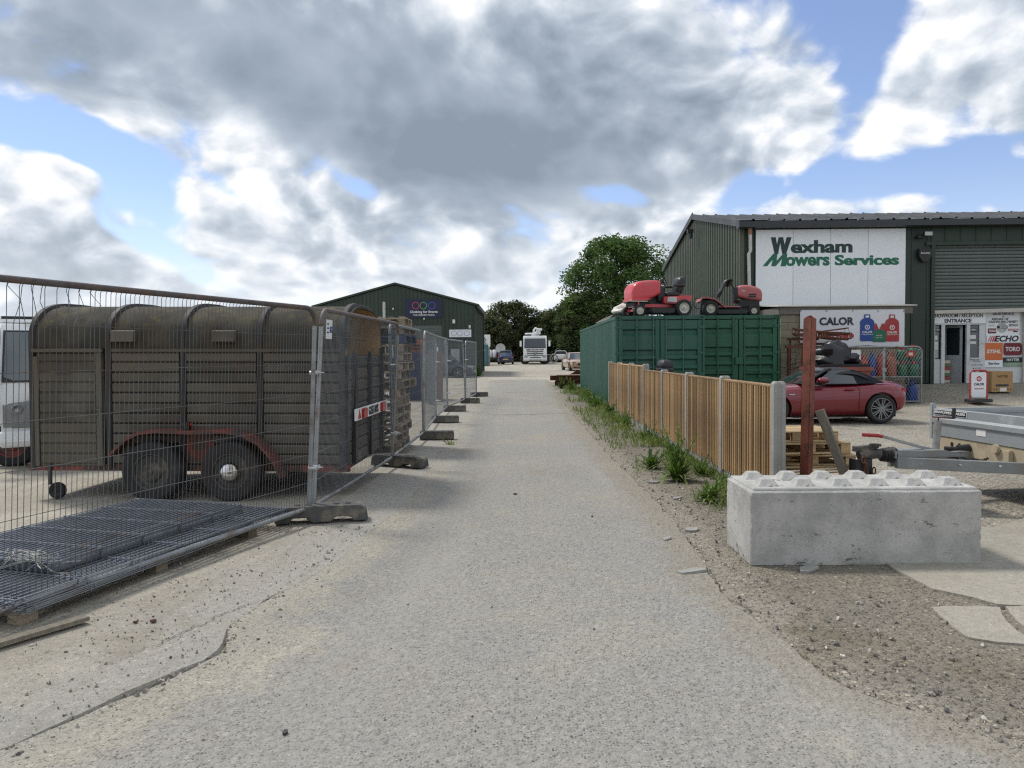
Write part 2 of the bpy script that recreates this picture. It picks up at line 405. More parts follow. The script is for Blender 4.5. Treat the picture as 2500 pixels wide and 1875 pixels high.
def ev_edge(e, y):
    for (xa, ya), (xb, yb) in zip(e, e[1:]):
        if ya <= y <= yb: return xa + (xb - xa) * (y - ya) / max(1e-6, yb - ya)
    return e[-1][0]
def edge_pts(pix, z=0.0):
    return [(at_z(px, py, z).x, at_z(px, py, z).y) for px, py in pix]
def strip(name, left, right, dz, m, thick=0.03, rag=0.03, step=0.12, ncross=6, far=0.0, seed=0, soft=0.9, softr=1.0):
    """a sheet between two edge lines (lists of (x, y) with rising y), ragged edges, a real lip all round"""
    y0, y1 = max(left[0][1], right[0][1]), min(left[-1][1], right[-1][1])
    def ev(e, y):
        for (xa, ya), (xb, yb) in zip(e, e[1:]):
            if ya <= y <= yb: return xa + (xb - xa) * (y - ya) / max(1e-6, yb - ya)
        return e[-1][0] if y > e[-1][1] else e[0][0]
    mb = MB(); ys = []; y = y0
    while y < y1: ys.append(y); y += step * (1 + max(0, y - 6) * 0.12)
    ys.append(y1); rows = []
    for y in ys:
        a = ev(left, y) + rag * (mnoise.noise((seed + 1.3, y * 2.1, 0)) + 0.6 * mnoise.noise((seed + 7.7, y * 9.0, 0)))
        b = ev(right, y) + rag * (mnoise.noise((seed + 21.0, y * 2.1, 0)) + 0.6 * mnoise.noise((seed + 31.0, y * 9.0, 0)))
        xs = [a + (b - a) * k / ncross for k in range(ncross + 1)]
        row = [(a - 0.012, y, gz(a, y) + dz - thick)] + [(x, y, gz(x, y) + dz) for x in xs] + [(b + 0.012, y, gz(b, y) + dz - thick)]
        rows.append(row)
    mb.loft(rows, caps=False, closed=False)
    o = obj(name, mb, m, smooth=30)
    ca = o.data.color_attributes.new('edge', 'FLOAT_COLOR', 'POINT'); w_ = len(rows[0])
    for j, row in enumerate(rows):
        a, b = row[1][0], row[-2][0]
        for i, q in enumerate(row): ca.data[j * w_ + i].color = (max(0, 1 - (q[0] - a) / soft), max(0, 1 - (b - q[0]) / (soft * softr)), 0, 1)
    return tag(o, kind='structure')
road_l = [(-4.3, -3.0), (-3.2, 1.5)] + edge_pts([(0, 1846), (300, 1708), (542, 1600), (566, 1526), (690, 1442), (800, 1352), (949, 1232), (1017, 1153), (1085, 1062), (1142, 985), (1170, 950), (1180, 936)])
road_r = [(3.2, -3.0), (2.6, 1.5), (2.18, 2.6)] + edge_pts([(2034, 1673), (1899, 1560), (1763, 1458), (1695, 1345), (1616, 1243), (1503, 1130), (1401, 1017), (1352, 952), (1334, 930)])
road_l = sorted(road_l, key=lambda p: p[1]); road_r = sorted(road_r, key=lambda p: p[1])
strip('road', road_l, road_r, 0.012, M_ASPH, 0.03, 0.045, ncross=24, seed=3, softr=0.55)
def dens_edge(e, step=0.15):
    out = []; y = e[0][1]
    while y < e[-1][1]: out.append((ev_edge(e, y), y)); y += step
    return out + [e[-1]]
apron_r = [(x - 0.010 - 0.035 * abs(mnoise.noise((y * 1.7, 4.2, 0))) + 0.18 * sstep(y, 4.6, 5.8), y) for x, y in dens_edge(road_l)]
strip('concrete_apron', [(-14, -3), (-14, 44)], apron_r, 0.0135, M_APRON, 0.025, 0.05, ncross=22, seed=11, soft=1.2)
verge_l = [(x + 0.03, y) for x, y in road_r]
strip('verge', verge_l, [(4.4, -3), (3.4, 3.0), (2.75, 5.0), (2.72, 34), (2.6, 44)], 0.004, M_SOIL, 0.03, 0.08, ncross=10, seed=17, soft=0.5)
strip('far_yard', [(-16, 39.0), (-16, 112)], [(30, 39.0), (30, 112)], 0.010, M_APRON, 0.02, 0.2, step=0.6, ncross=30, seed=23)
def crack(name, pts, w, seed):
    mb = MB(); rings = []; n = 60
    for k in range(n + 1):
        f = k / n * (len(pts) - 1); i = min(int(f), len(pts) - 2); p = Vector(pts[i]).lerp(Vector(pts[i + 1]), f - i); d = (Vector(pts[i + 1]) - Vector(pts[i])).normalized(); s_ = Vector((-d.y, d.x))
        p += s_ * .06 * mnoise.noise((k * .35, seed, 0)); ww = w * (.35 + abs(mnoise.noise((k * .5, seed, 5)))) * min(1, 4 * k / n, 4 * (1 - k / n) + .05)
        rings.append([(p.x - s_.x * ww, p.y - s_.y * ww, gz(p.x, p.y) + dzc), (p.x + s_.x * ww, p.y + s_.y * ww, gz(p.x, p.y) + dzc)])
    return tag(obj(name, mb.loft(rings, caps=False, closed=False), M_CRACK), kind='structure')
M_CRACK = mat('crack_dirt', (0.07, 0.062, 0.05), .95, 0, .3, 20)
dzc = 0.0165
crack('road_crack', edge_pts([(1170, 1015), (1290, 1013), (1398, 1010)]), .035, 1); crack('road_crack', edge_pts([(1215, 963), (1300, 961)]), .05, 2)
dzc = 0.0205
crack('apron_crack', edge_pts([(240, 1640), (420, 1565), (560, 1500), (640, 1470)]), .006, 3); crack('apron_crack', edge_pts([(760, 1290), (860, 1262), (900, 1255)]), .012, 4)
# two broken concrete slabs at the lower right
def slab(pix, dz):
    mb = MB(); pts = []
    for k, (px, py) in enumerate(pix):
        q = at_z(px, py); a = at_z(*pix[(k + 1) % len(pix)])
        for j in range(14):
            p = q.lerp(a, j / 14); pts.append((p.x + 0.02 * mnoise.noise((p.x * 7, p.y * 7, 2)) + 0.06 * mnoise.noise((p.x * 2.2, p.y * 2.2, 4)), p.y + 0.02 * mnoise.noise((p.x * 7, p.y * 7, 9)) + 0.06 * mnoise.noise((p.x * 2.2, p.y * 2.2, 6))))
    mb.prism(pts, 'z', -0.05, dz); return tag(obj('concrete_slab', mb, M_SLAB), kind='structure')
slab([(2150, 1372), (2600, 1240), (3000, 1290), (3000, 1500), (2420, 1478), (2275, 1446)], 0.02)
slab([(2272, 1490), (2430, 1484), (2485, 1540), (2520, 1580), (2360, 1560), (2300, 1525)], 0.016)
slab([(2440, 1482), (2700, 1478), (2900, 1640), (2560, 1590), (2500, 1530)], 0.018)

# loose stones
def pebbles(name, n, pick, rmin, rmax, m, seed, label=None):
    rnd = random.Random(seed); mb = MB()
    for _ in range(n):
        x, y, dz = pick(rnd); r = rmin * (rmax / rmin) ** (rnd.random() ** 2.2)
        M = Matrix.Translation((x, y, gz(x, y) + dz + r * 0.25)) @ Euler((rnd.random() * 6, rnd.random() * 6, rnd.random() * 6)).to_matrix().to_4x4()
        a, b, c = r * rnd.uniform(0.7, 1.3), r * rnd.uniform(0.6, 1.1), r * rnd.uniform(0.4, 0.8)
        vs = [(a, 0, 0), (-a, 0, 0.1 * r), (0, b, 0), (0.1 * r, -b, 0), (0, 0, c), (0, 0.1 * r, -c), (a * .6, b * .6, c * .5), (-a * .6, b * .5, -c * .5)]
        mb.add(vs, [(0, 6, 4), (6, 2, 4), (2, 1, 4), (1, 3, 4), (3, 0, 4), (0, 5, 2), (0, 2, 6), (2, 7, 1), (7, 2, 5), (1, 7, 5), (1, 5, 3), (3, 5, 0)], M)
    o = obj(name, mb, m); return tag(o, label, 'gravel', kind='stuff')
def stone_mat(name, cols):
    m = bpy.data.materials.new(name); m.use_nodes = True; t = NT(m.node_tree); t.t.nodes.clear()
    p = t.n('TexCoord').outputs['Object']
    v = t.n('TexWhiteNoise', _noise_dimensions='3D'); t.set(v, 'Vector', t.vmath('SNAP', p, (0.03, 0.03, 0.5)))
    b = t.n('BsdfPrincipled', Base__Color=t.ramp(v.outputs[0], cols), Roughness=0.9); t.n('OutputMaterial', Surface=b); return m
M_STONE = stone_mat('loose_stone', [(0, (0.10, 0.095, 0.09)), (0.3, (0.2, 0.18, 0.155)), (0.6, (0.3, 0.27, 0.225)), (0.85, (0.40, 0.37, 0.32)), (1, (0.62, 0.6, 0.55))])
def pick_verge(r):
    y = 2.6 + 16 * r.random() ** 1.6; x0 = ev_edge(road_r, y); return x0 + (2.62 - x0) * abs(r.gauss(0, 0.5)) , y, 0.008
def pick_right(r): return r.uniform(1.3, 4.6), 2.2 + 3.3 * r.random(), -0.006
def pick_crack(r):
    y = 1.9 + 5.0 * r.random() ** 1.3; return ev_edge(road_l, y) + abs(r.gauss(0, 0.09)) - 0.02, y, 0.008
def pick_road(r): return r.gauss(0.35, 1.1), 1.8 + 6 * r.random() ** 1.5, 0.012
pebbles('verge_gravel', 2600, pick_verge, 0.003, 0.022, M_STONE, 1, 'loose stones and rubble along the verge beside the wooden fence')
pebbles('yard_gravel', 2600, pick_right, 0.002, 0.010, M_STONE, 2, 'loose gravel on bare ground in front of the concrete block')
pebbles('crack_gravel', 900, pick_crack, 0.004, 0.018, M_STONE, 3, 'loose chippings lying in the crack along the left road edge')
def pick_apron(r):
    y = 2.2 + 6 * r.random() ** 1.4; return ev_edge(road_l, y) - .05 - abs(r.gauss(0, .9)), y, 0.016
pebbles('apron_gravel', 2200, pick_apron, 0.0025, 0.012, M_STONE, 6, 'small stones and grit scattered on the concrete apron at left')
pebbles('road_gravel', 1500, pick_road, 0.0025, 0.009, M_STONE, 4, 'fine scattered chippings on the near road surface')

# ------------------------------------------------------------------ shared materials
M_GALV = mat('galvanised_tube', (0.30, 0.315, 0.325), 0.5, 0.55, 0.25, 9, dirt=(0.19, 0.13, 0.085), dscale=3.5, damt=0.35)
M_WIRE = mat('fence_wire', (0.15, 0.155, 0.16), 0.55, 0.5, 0.2, 4, dirt=(0.13, 0.075, 0.04), dscale=1.7, damt=0.5)
M_WIREG = mat('grey_fence_wire', (0.20, 0.215, 0.23), 0.5, 0.4, 0.15, 4)
M_TOPTUBE = mat('weathered_tube', (0.115, 0.10, 0.095), 0.65, 0.2, 0.3, 12, dirt=(0.16, 0.09, 0.07), dscale=9, damt=0.5)
M_STEELMESH = mat('bright_mesh_wire', (0.27, 0.30, 0.345), 0.4, 0.7, 0.2, 6)
M_FOOT = mat('foot_rubber', (0.085, 0.083, 0.08), 0.9, 0, 0.25, 7, 0.4, 60, dirt=(0.2, 0.18, 0.14), dscale=5, damt=0.4)
M_WHITE = mat('white_plate', (0.72, 0.72, 0.70), 0.5, 0, 0.06, 6)
M_BLACK = mat('black_plastic', (0.018, 0.018, 0.02), 0.5, 0, 0.2, 6)
M_RUBBER = mat('tyre_rubber', (0.020, 0.020, 0.022), 0.85, 0, 0.3, 6, 0.3, 50, dirt=(0.06, 0.055, 0.047), dscale=5, damt=0.25)
M_CHROME = mat('chrome', (0.75, 0.76, 0.78), 0.16, 1.0, 0.1, 5, dirt=(0.32, 0.26, 0.18), dscale=9, damt=0.55)
M_ZINC = mat('bright_bolt', (0.62, 0.64, 0.66), 0.35, 0.8, 0.1)
M_WOOD = mat('pallet_wood', (0.33, 0.27, 0.195), 0.9, 0, 0.45, 3, 0.5, 30, stretch=(1.5, 9, 9), dirt=(0.17, 0.145, 0.115), dscale=2, damt=0.35)
M_WOODN = mat('new_pallet_wood', (0.46, 0.335, 0.185), 0.85, 0, 0.3, 3, 0.4, 30, stretch=(1.5, 9, 9))
M_WOODG = mat('grey_timber', (0.225, 0.20, 0.155), 0.9, 0, 0.3, 3, 0.5, 30, stretch=(9, 9, 1.2))
M_BLUE = mat('blue_paint', (0.02, 0.045, 0.13), 0.6, 0, 0.35, 4, dirt=(0.06, 0.07, 0.10), dscale=3)
M_RED = mat('red_lens', (0.35, 0.015, 0.02), 0.3, 0, 0.1)
M_NAVYTXT = mat('dark_print', (0.012, 0.014, 0.02), 0.6)
M_BLUETXT = mat('blue_print', (0.03, 0.08, 0.35), 0.6)

# ------------------------------------------------------------------ temporary mesh fence
NODES = [(-3.06, 3.70), (-1.94, 7.10), (-1.76, 10.6), (-1.74, 14.0), (-1.90, 17.5), (-1.95, 21.0), (-1.70, 24.5), (-1.53, 27.8)]
def fence_panel(A, B, label, lean, topmat, frame_top=True, broken=False, post_gap=0.045, seed=0, sag=0.0):
    A, B = Vector((*A, 0)), Vector((*B, 0)); d = B - A; L = d.length - 2 * post_gap; u = d.normalized()
    rz = math.atan2(u.y, u.x); o = A + u * post_gap
    root = thing('mesh_fence_panel', label, 'fence panel', (o.x, o.y, gz(o.x, o.y) + 0.02), group='temporary fence panels along the road', rot=(lean, 0, rz))
    y_near = A.y < 9; rnd = random.Random(seed); H, rt = 1.97, 0.021
    def arc(cx, cz, r, a0, a1, n=5): return [(cx + r * math.cos(R(a0 + (a1 - a0) * k / n)), 0, cz + r * math.sin(R(a0 + (a1 - a0) * k / n))) for k in range(n + 1)]
    obj('post', MB().tube([(0, 0, 0.02), (0, 0, H - 0.16)], rt, 10), M_GALV, root, smooth=40)
    obj('post', MB().tube([(L, 0, 0.02), (L, 0, H - 0.16)], rt, 10), M_GALV, root, smooth=40)
    obj('top_rail', MB().tube(arc(0.14, H - 0.14, 0.14, 180, 90) + [(L * 0.3, 0, H - sag), (L * 0.7, 0, H - sag)] + arc(L - 0.14, H - 0.14, 0.14, 90, 0), rt * 1.02, 10), topmat, root, smooth=60)
    obj('bottom_rail', MB().tube([(0.0, 0, 0.13), (L, 0, 0.13)], rt * 0.95, 10), M_GALV, root, smooth=40)
    mb = MB(); n = int(L / 0.0385); rows = [0.37, 0.63, 0.905, 1.18, 1.455, 1.73]
    for k in range(1, n):
        x = L * k / n; j = rnd.uniform(-.003, .003); top = H - 0.005
        if x < 0.14: top = H - 0.14 + math.sqrt(max(0, 0.0196 - (0.14 - x) ** 2))
        if x > L - 0.14: top = H - 0.14 + math.sqrt(max(0, 0.0196 - (x - L + 0.14) ** 2))
        pts = [(x, -.021, 0.11), (x + j, 0, 0.16)]
        for zr in rows:
            if zr < top - 0.05: pts.append((x + j + rnd.uniform(-.002, .002), 0.004 * math.sin(zr * 20), zr))
        if broken and x < 1.05 and k % 2 == 0: x += rnd.choice((-1, 1)) * rnd.uniform(0.02, 0.07); pts.append((x + rnd.uniform(-.05, .05), rnd.uniform(-.05, .05), 1.86))
        pts += [(x + j, 0, top - 0.03), (x + j, -.022, top + 0.012)]
        mb.tube(pts, 0.0020 if y_near else 0.0014, 4, caps=False)
    for zr in rows:
        mb.tube([(0, 0, zr + rnd.uniform(-.004, .004))] + [(L * q / 8, 0.003, zr + rnd.uniform(-.006, .006)) for q in range(1, 8)] + [(L, 0, zr)], 0.0026, 4, caps=False)
    tag(obj('wire_mesh', mb, M_WIRE if broken else M_WIREG, root), kind='stuff')
    return root, L
FLAB = ['nearest mesh fence panel, before the steel mesh stack, bent wires at its top',
        'second mesh fence panel, in front of the horse trailer rear with a white square plate',
        'third mesh fence panel, in front of the pallet stack, small white tag on its post',
        'fourth mesh fence panel, in front of the blue covered pile',
        'fifth mesh fence panel, in front of the pinkish upright board',
        'sixth mesh fence panel, in front of the dark blue parked car',
        'farthest and last mesh fence panel at the end of the row']
LEAN = [R(3.2), R(3.5), R(-0.5), R(1.0), R(0.5), R(-1.5), R(0.5)]
panels = []
for i in range(7):
    panels.append(fence_panel(NODES[i], NODES[i + 1], FLAB[i], LEAN[i], M_TOPTUBE if i < 2 else M_GALV, broken=(i == 0), seed=i))
p2r, p2L = panels[1]
plate = obj('name_plate', MB().box(0.07, 0.25, -0.030, -0.024, 1.70, 1.88), M_WHITE, p2r)
text('GK', M_BLUETXT, plate, (0.17, -0.031, 1.76), (0.065, 0, 0), (0, 0, 0.06), 0.03)
for k in range(3): text('- -', M_NAVYTXT, plate, (0.085, -0.031, 1.755 + 0.04 * k), (0.05, 0, 0), (0, 0, 0.012), 0.02)
obj('tag_plate', MB().box(0.02, 0.07, -0.03, -0.025, 1.5, 1.68), M_WHITE, panels[2][0])
obj('tag_plate', MB().box(0.03, 0.35, -0.03, -0.025, 1.62, 1.72), M_WHITE, panels[4][0])
obj('tag_plate', MB().box(0.03, 0.12, -0.03, -0.025, 1.50, 1.66), M_WHITE, panels[5][0])
# clamps joining neighbouring panels
for i in (1, 2, 4, 5, 6):
    x, y = NODES[i]
    for z in ((1.40, 0.52) if i != 2 else (1.42, 0.48)):
        u = Vector((NODES[min(i + 1, 7)][0] - x, NODES[min(i + 1, 7)][1] - y, 0)).normalized(); off = 0.06 * (z / 2) if i in (1,) else 0.02
        root = thing('fence_clamp', '%s bright clamp joining the posts between the %s mesh fence panels' % ('upper' if z > 1 else 'lower', ['', 'first and second', 'second and third', '', 'fourth and fifth', 'fifth and sixth', 'sixth and seventh'][i]), 'clamp', (x + off + 0.02, y, gz(x, y) + z), math.atan2(u.y, u.x), group='clamps joining the mesh fence panels')
        obj('band', MB().rbox(-0.075, 0.075, -0.018, 0.018, 0.015, -0.034, 0.034), M_ZINC, root)
        obj('bolt', MB().cyl((0, -0.08, 0), (0, 0.05, 0), 0.007, n=6).cyl((0, -0.05, 0), (0, -0.036, 0), 0.013, n=6), M_ZINC, root)
# feet
FOOTP = [(-0.42, 0), (-0.40, 0.10), (-0.34, 0.145), (0.34, 0.145), (0.40, 0.11), (0.42, 0), (0.29, 0), (0.26, 0.045), (0.12, 0.045), (0.09, 0), (-0.09, 0), (-0.12, 0.045), (-0.26, 0.045), (-0.29, 0)]
foot_me = MB().prism(FOOTP, 'y', -0.115, 0.115).mesh('foot', M_FOOT, bev=0.008)
box_me = MB().loft([[(x * s_, y, z) for x, y in ((-.31, -.11), (.31, -.11), (.31, .11), (-.31, .11))] for z, s_ in ((0, 1.0), (.145, .97))]).box(.3105, .312, -.08, .08, .03, .11).mesh('block', M_FOOT, bev=0.008)
hole_me = MB().cyl((0, 0, 0.1), (0, 0, 0.1475), 0.03, n=10).mesh('socket', M_BLACK)
FT = [(1, 'nearest fence foot under the joint beside the horse trailer wheel', 12, 0.10), (2, 'second fence foot from the camera, with an open hollow end', -28, 0.10), (3, 'third fence foot, long dark block lying across the verge', 3, 0.24),
      (4, 'fourth fence foot from the camera', 2, 0.22), (5, 'fifth fence foot, with a yellowish end', 4, 0.20), (6, 'sixth fence foot from the camera', 2, 0.15), (7, 'seventh and farthest fence foot at the end of the row', 20, 0.1)]
for i, lb, a, sh in FT:
    x, y = NODES[i]; x += sh
    root = thing('ballast_block', lb, 'fence foot', (x, y, gz(x, y) + 0.028), R(a), group='feet of the temporary fence')
    link('block', foot_me if i < 3 else box_me, root)
    for q in ((-0.22, -0.13, 0.13, 0.24) if i < 3 else (-.1, .1)): link('socket', hole_me, root, (q, 0, 0))

# ------------------------------------------------------------------ stack of welded mesh panels on a pallet
def mesh_sheet(L, Wd, nl, crosses):
    mb = MB()
    for k in range(nl):
        y = Wd * k / (nl - 1); mb.tube([(0, y, 0), (L, y, 0)], 0.0042, 4)
    for c in crosses:
        for dz in (-0.006, 0.006): mb.tube([(c, -0.01, dz), (c, Wd + 0.01, dz)], 0.0046, 4)
    return mb
stk = Vector((-2.94, 4.72)); sdir = math.atan2(1.81, 0.50)
sh_up = mesh_sheet(1.98, 1.10, 23, [0.03 + 0.385 * k for k in range(6)]).mesh('wire_grid', M_STEELMESH)
sh_lo = mesh_sheet(2.75, 1.25, 24, [0.05 + 0.44 * k for k in range(7)]).mesh('wire_grid', M_STEELMESH)
rnd = random.Random(5)
for k in range(9):
    a = sdir + rnd.uniform(-.018, .018); off = rnd.uniform(-.08, .08)
    o = link('mesh_sheet', sh_lo, None, (-2.83 + off * 0.4, 4.22 + off, 0.108 + 0.0115 * k), (0, 0, a))
    tag(o, 'wide galvanised welded mesh sheet in the lower part of the stack', 'mesh sheet', 'wide mesh sheets in the lower stack')
for k in range(7):
    a = sdir + rnd.uniform(-.0025, .0025); off = rnd.uniform(-.006, .006)
    o = link('mesh_sheet', sh_up, None, (stk.x + off * 0.3, stk.y + off, 0.214 + 0.0095 * k), (0, 0, a))
    if k == 6: tag(o, 'topmost shorter galvanised welded mesh sheet on the stack behind the near fence', 'mesh sheet', 'short mesh sheets in the upper stack')
    else: tag(o, 'shorter galvanised welded mesh sheet below the topmost one in the upper stack', 'mesh sheet', 'short mesh sheets in the upper stack')
mb = MB()
for k in range(16):
    p = Vector((stk.x - 0.08, stk.y + 0.04, 0.30)); pts = [p]
    for _ in range(7): p = p + Vector((rnd.uniform(-.10, .08), rnd.uniform(-.05, .05), rnd.uniform(-.06, .045))); p.z = max(0.21, min(0.36, p.z)); pts.append(p)
    mb.tube(pts, 0.0022, 4)
tag(obj('twine', mb, mat('white_twine', (0.5, 0.5, 0.46), 0.8)), 'tangle of pale twine tied round the near corner of the mesh stack', 'twine')

# ------------------------------------------------------------------ wooden pallets
def pallet_meshes(m, L=1.2, Wd=1.0):
    bw = 0.1
    return dict(L=L, W=Wd, top=MB().box(0, L, 0, bw, 0, 0.02).mesh('deck_board', m, bev=0.003), block=MB().box(0, 0.12, 0, 0.10, 0, 0.078).mesh('block', m, bev=0.003),
                bottom=MB().box(0, L, 0, bw, 0, 0.02).mesh('bottom_board', m, bev=0.003), cross=MB().box(0, 0.12, 0, Wd, 0, 0.02).mesh('cross_board', m, bev=0.003))
def pallet(pm, label, loc, rz, group, rnd, tilt=0.0):
    root = thing('pallet', label, 'pallet', loc, group=group, rot=(rnd.uniform(-.008, .008), tilt, rz)); L, Wd = pm['L'], pm['W']
    for y in (0, Wd / 2 - 0.05, Wd - 0.1): link('bottom_board', pm['bottom'], root, (-L / 2, -Wd / 2 + y, 0))
    for x in (0, L / 2 - 0.06, L - 0.12):
        for y in (0, Wd / 2 - 0.05, Wd - 0.1): link('block', pm['block'], root, (-L / 2 + x, -Wd / 2 + y, 0.0205))
        link('cross_board', pm['cross'], root, (-L / 2 + x, -Wd / 2, 0.099))
    for k in range(6): link('deck_board', pm['top'], root, (-L / 2, -Wd / 2 + (Wd - 0.1) * k / 5, 0.1195))
    return root
PM_OLD, PM_NEW, PM_BLUE = pallet_meshes(M_WOOD), pallet_meshes(M_WOODN, 1.0, 0.8), pallet_meshes(M_BLUE)
pallet(pallet_meshes(M_WOOD, 2.3, 1.0), 'dark wooden pallet lying under the stack of steel mesh', (-3.06, 5.60, 0.0), sdir, None, rnd).scale = (1, 1, .72)
rnd = random.Random(12)
NP = 15
ORD = ['', 'second', 'third', 'fourth', 'fifth', 'sixth', 'seventh', 'eighth', 'ninth', 'tenth', 'eleventh', 'twelfth', 'thirteenth', 'fourteenth', '']
for k in range(NP):
    f = k / (NP - 1); blue = k == NP - 3
    lb = ['lowest weathered pallet in the tall stack beside the horse trailer', 'topmost pallet of the tall stack beside the horse trailer', 'second pallet from the top of the tall stack', 'blue painted pallet, third from the top of the tall stack', 'weathered wooden pallet, %s from the bottom of the tall stack' % ORD[k]][0 if k == 0 else 1 if k == NP - 1 else 2 if k == NP - 2 else 3 if blue else 4]
    pallet(PM_BLUE if blue else PM_OLD, lb, (-2.37 + 0.07 * f + rnd.uniform(-.045, .045), 12.6 + 0.12 * f + rnd.uniform(-.05, .05), 0.03 + k * 0.1425), PI / 2 + R(rnd.uniform(-3.5, 3.5)), 'pallets in the tall stack', rnd)
rnd = random.Random(14)
for k in range(4):
    lb = ['bottom pallet of the low stack behind the rust red post', 'second pallet up in the low stack behind the post', 'third pallet up, sticking out to the right of the post', 'top pallet of the low stack behind the rust red post'][k]
    pallet(PM_NEW, lb, (3.58 + [0.06, 0.12, 0.0, -0.12][k], 9.9 + rnd.uniform(-.04, .04), 0.0 + k * 0.144), R([4, -8, 3, -2][k]), 'pale pallets in the low stack', rnd)
pallet(pallet_meshes(M_WOOD, 1.2, 1.0), 'weathered grey pallet lying flat in front of the low pale stack', (3.5, 8.75, 0.0), R(18), None, rnd)

# ------------------------------------------------------------------ wheels
def wheel(parent, loc, r, w, rim_r, m_rim, spokes=0, face=-1, dome=None, rot=(0, 0, 0), hub=True, m_tyre=None):
    """wheel with its axle along local y, outer face towards face*y"""
    T = obj('wheel', MB().lathe([(rim_r, -w * .46), (rim_r * 1.06, -w * .5), (r * .9, -w * .5), (r * .975, -w * .40), (r, -w * .25), (r, w * .25), (r * .975, w * .40), (r * .9, w * .5), (rim_r * 1.06, w * .5), (rim_r, w * .46)], 'y', 28, closed=True), m_tyre or M_RUBBER, parent, loc, rot, smooth=35)
    f = face
    if spokes == 0:
        obj('rim', MB().lathe([(rim_r * 1.02, f * w * .46), (rim_r * .93, f * w * .44), (rim_r * .86, f * w * .30), (rim_r * .60, f * w * .26), (rim_r * .52, f * w * .38), (rim_r * .25, f * w * .40), (0.001, f * w * .40)], 'y', 28, caps=False), m_rim, T, smooth=30)
        if hub:
            mb = MB().cyl((0, f * w * .38, 0), (0, f * w * .62, 0), rim_r * .16, n=12)
            for k in range(5):
                a = 2 * PI * k / 5; mb.cyl((rim_r * .38 * math.cos(a), f * w * .38, rim_r * .38 * math.sin(a)), (rim_r * .38 * math.cos(a), f * w * .46, rim_r * .38 * math.sin(a)), rim_r * .06, n=6)
            obj('hub', mb, m_rim, T, smooth=40)
    else:
        obj('rim', MB().lathe([(rim_r * 1.02, f * w * .47), (rim_r * .95, f * w * .49), (rim_r * .92, f * w * .40), (rim_r * .90, f * w * .1), (rim_r * .5, f * w * .02), (0.001, f * w * .02)], 'y', 32, caps=False), M_BLACK, T, smooth=30)
        obj('rim_ring', MB().lathe([(rim_r * 1.01, f * w * .475), (rim_r * .97, f * w * .505), (rim_r * .93, f * w * .46), (rim_r * .96, f * w * .44)], 'y', 32, closed=True), m_rim, T, smooth=30)
        mb = MB(); mb.lathe([(rim_r * .17, f * w * .30), (rim_r * .17, f * w * .44), (rim_r * .12, f * w * .46), (0.001, f * w * .46)], 'y', 16)
        for k in range(spokes):
            a = 2 * PI * k / spokes + 0.2; M = Matrix.Rotation(a, 4, 'Y')
            for da in (-0.06, 0.06): mb.loft([[(-.055 * rim_r + da * rim_r * .5, f * w * .32, rim_r * .1), (.055 * rim_r + da * rim_r * .5, f * w * .32, rim_r * .1), (.045 * rim_r + da * rim_r * .5, f * w * .43, rim_r * .1), (-.045 * rim_r + da * rim_r * .5, f * w * .43, rim_r * .1)],
                         [(-.045 * rim_r + da * rim_r * 2, f * w * .36, rim_r * .94), (.045 * rim_r + da * rim_r * 2, f * w * .36, rim_r * .94), (.045 * rim_r + da * rim_r * 2, f * w * .47, rim_r * .94), (-.045 * rim_r + da * rim_r * 2, f * w * .47, rim_r * .94)]], M=M)
        obj('spokes', mb, m_rim, T)
    if dome: obj('hubcap', MB().lathe([(dome, f * w * .42), (dome * .98, f * w * .52), (dome * .85, f * w * .68), (dome * .6, f * w * .80), (dome * .3, f * w * .86), (0.001, f * w * .87)], 'y', 24), M_CHROME, T, smooth=60)
    return T

# ------------------------------------------------------------------ livestock trailer
M_BODY = mat('brown_olive_paint', (0.076, 0.065, 0.049), 0.6, 0, 0.3, 2.5, 0.15, 30, dirt=(0.105, 0.095, 0.076), dscale=1.6, damt=0.45)
def roof_mat():
    m = bpy.data.materials.new('lichened_roof'); m.use_nodes = True; t = NT(m.node_tree); t.t.nodes.clear(); p = t.n('TexCoord').outputs['Object']
    z = t.n('SeparateXYZ', Vector=p).outputs[2]
    c = t.mix(t.mrange(t.noise(p, 3.5, 8, 0.65), 0.35, 0.7), (0.048, 0.045, 0.038), (0.078, 0.071, 0.057))
    up = t.mrange(z, 1.75, 2.06)
    c = t.mix(t.math('MULTIPLY', t.mrange(t.noise(p, 2.2, 9, 0.7), 0.45, 0.66), up), c, (0.11, 0.098, 0.072))
    c = t.mix(t.math('MULTIPLY', t.mrange(t.noise(p, 7.0, 8, 0.7), 0.52, 0.66), t.math('MULTIPLY', up, 0.8)), c, (0.125, 0.10, 0.032))
    c = t.mix(t.mrange(t.noise(p, 22.0, 6, 0.7), 0.66, 0.74), c, (0.16, 0.16, 0.15))
    b = t.n('BsdfPrincipled', Base__Color=c, Roughness=0.92); t.set(b, 'Specular IOR Level', 0.15); bp = t.n('Bump', Strength=0.25, Distance=0.01, Height=t.noise(p, 14, 6)); t.set(b, 'Normal', bp.outputs[0])
    t.n('OutputMaterial', Surface=b); return m
M_ROOF = roof_mat(); M_HOOP = mat('dark_hoop', (0.030, 0.028, 0.026), 0.7, 0, 0.3, 5)
M_REDRUST = mat('worn_red_paint', (0.20, 0.045, 0.035), 0.7, 0, 0.25, 6, 0.3, 40, dirt=(0.055, 0.042, 0.036), dscale=5, damt=0.75)
M_TAN = mat('tan_lining', (0.50, 0.31, 0.13), 0.6, 0, 0.15, 2)
M_RUSTRIM = mat('dirty_rim', (0.055, 0.054, 0.052), 0.75, 0.1, 0.3, 8, dirt=(0.17, 0.14, 0.11), dscale=6)
TL, TW = 3.44, 1.84
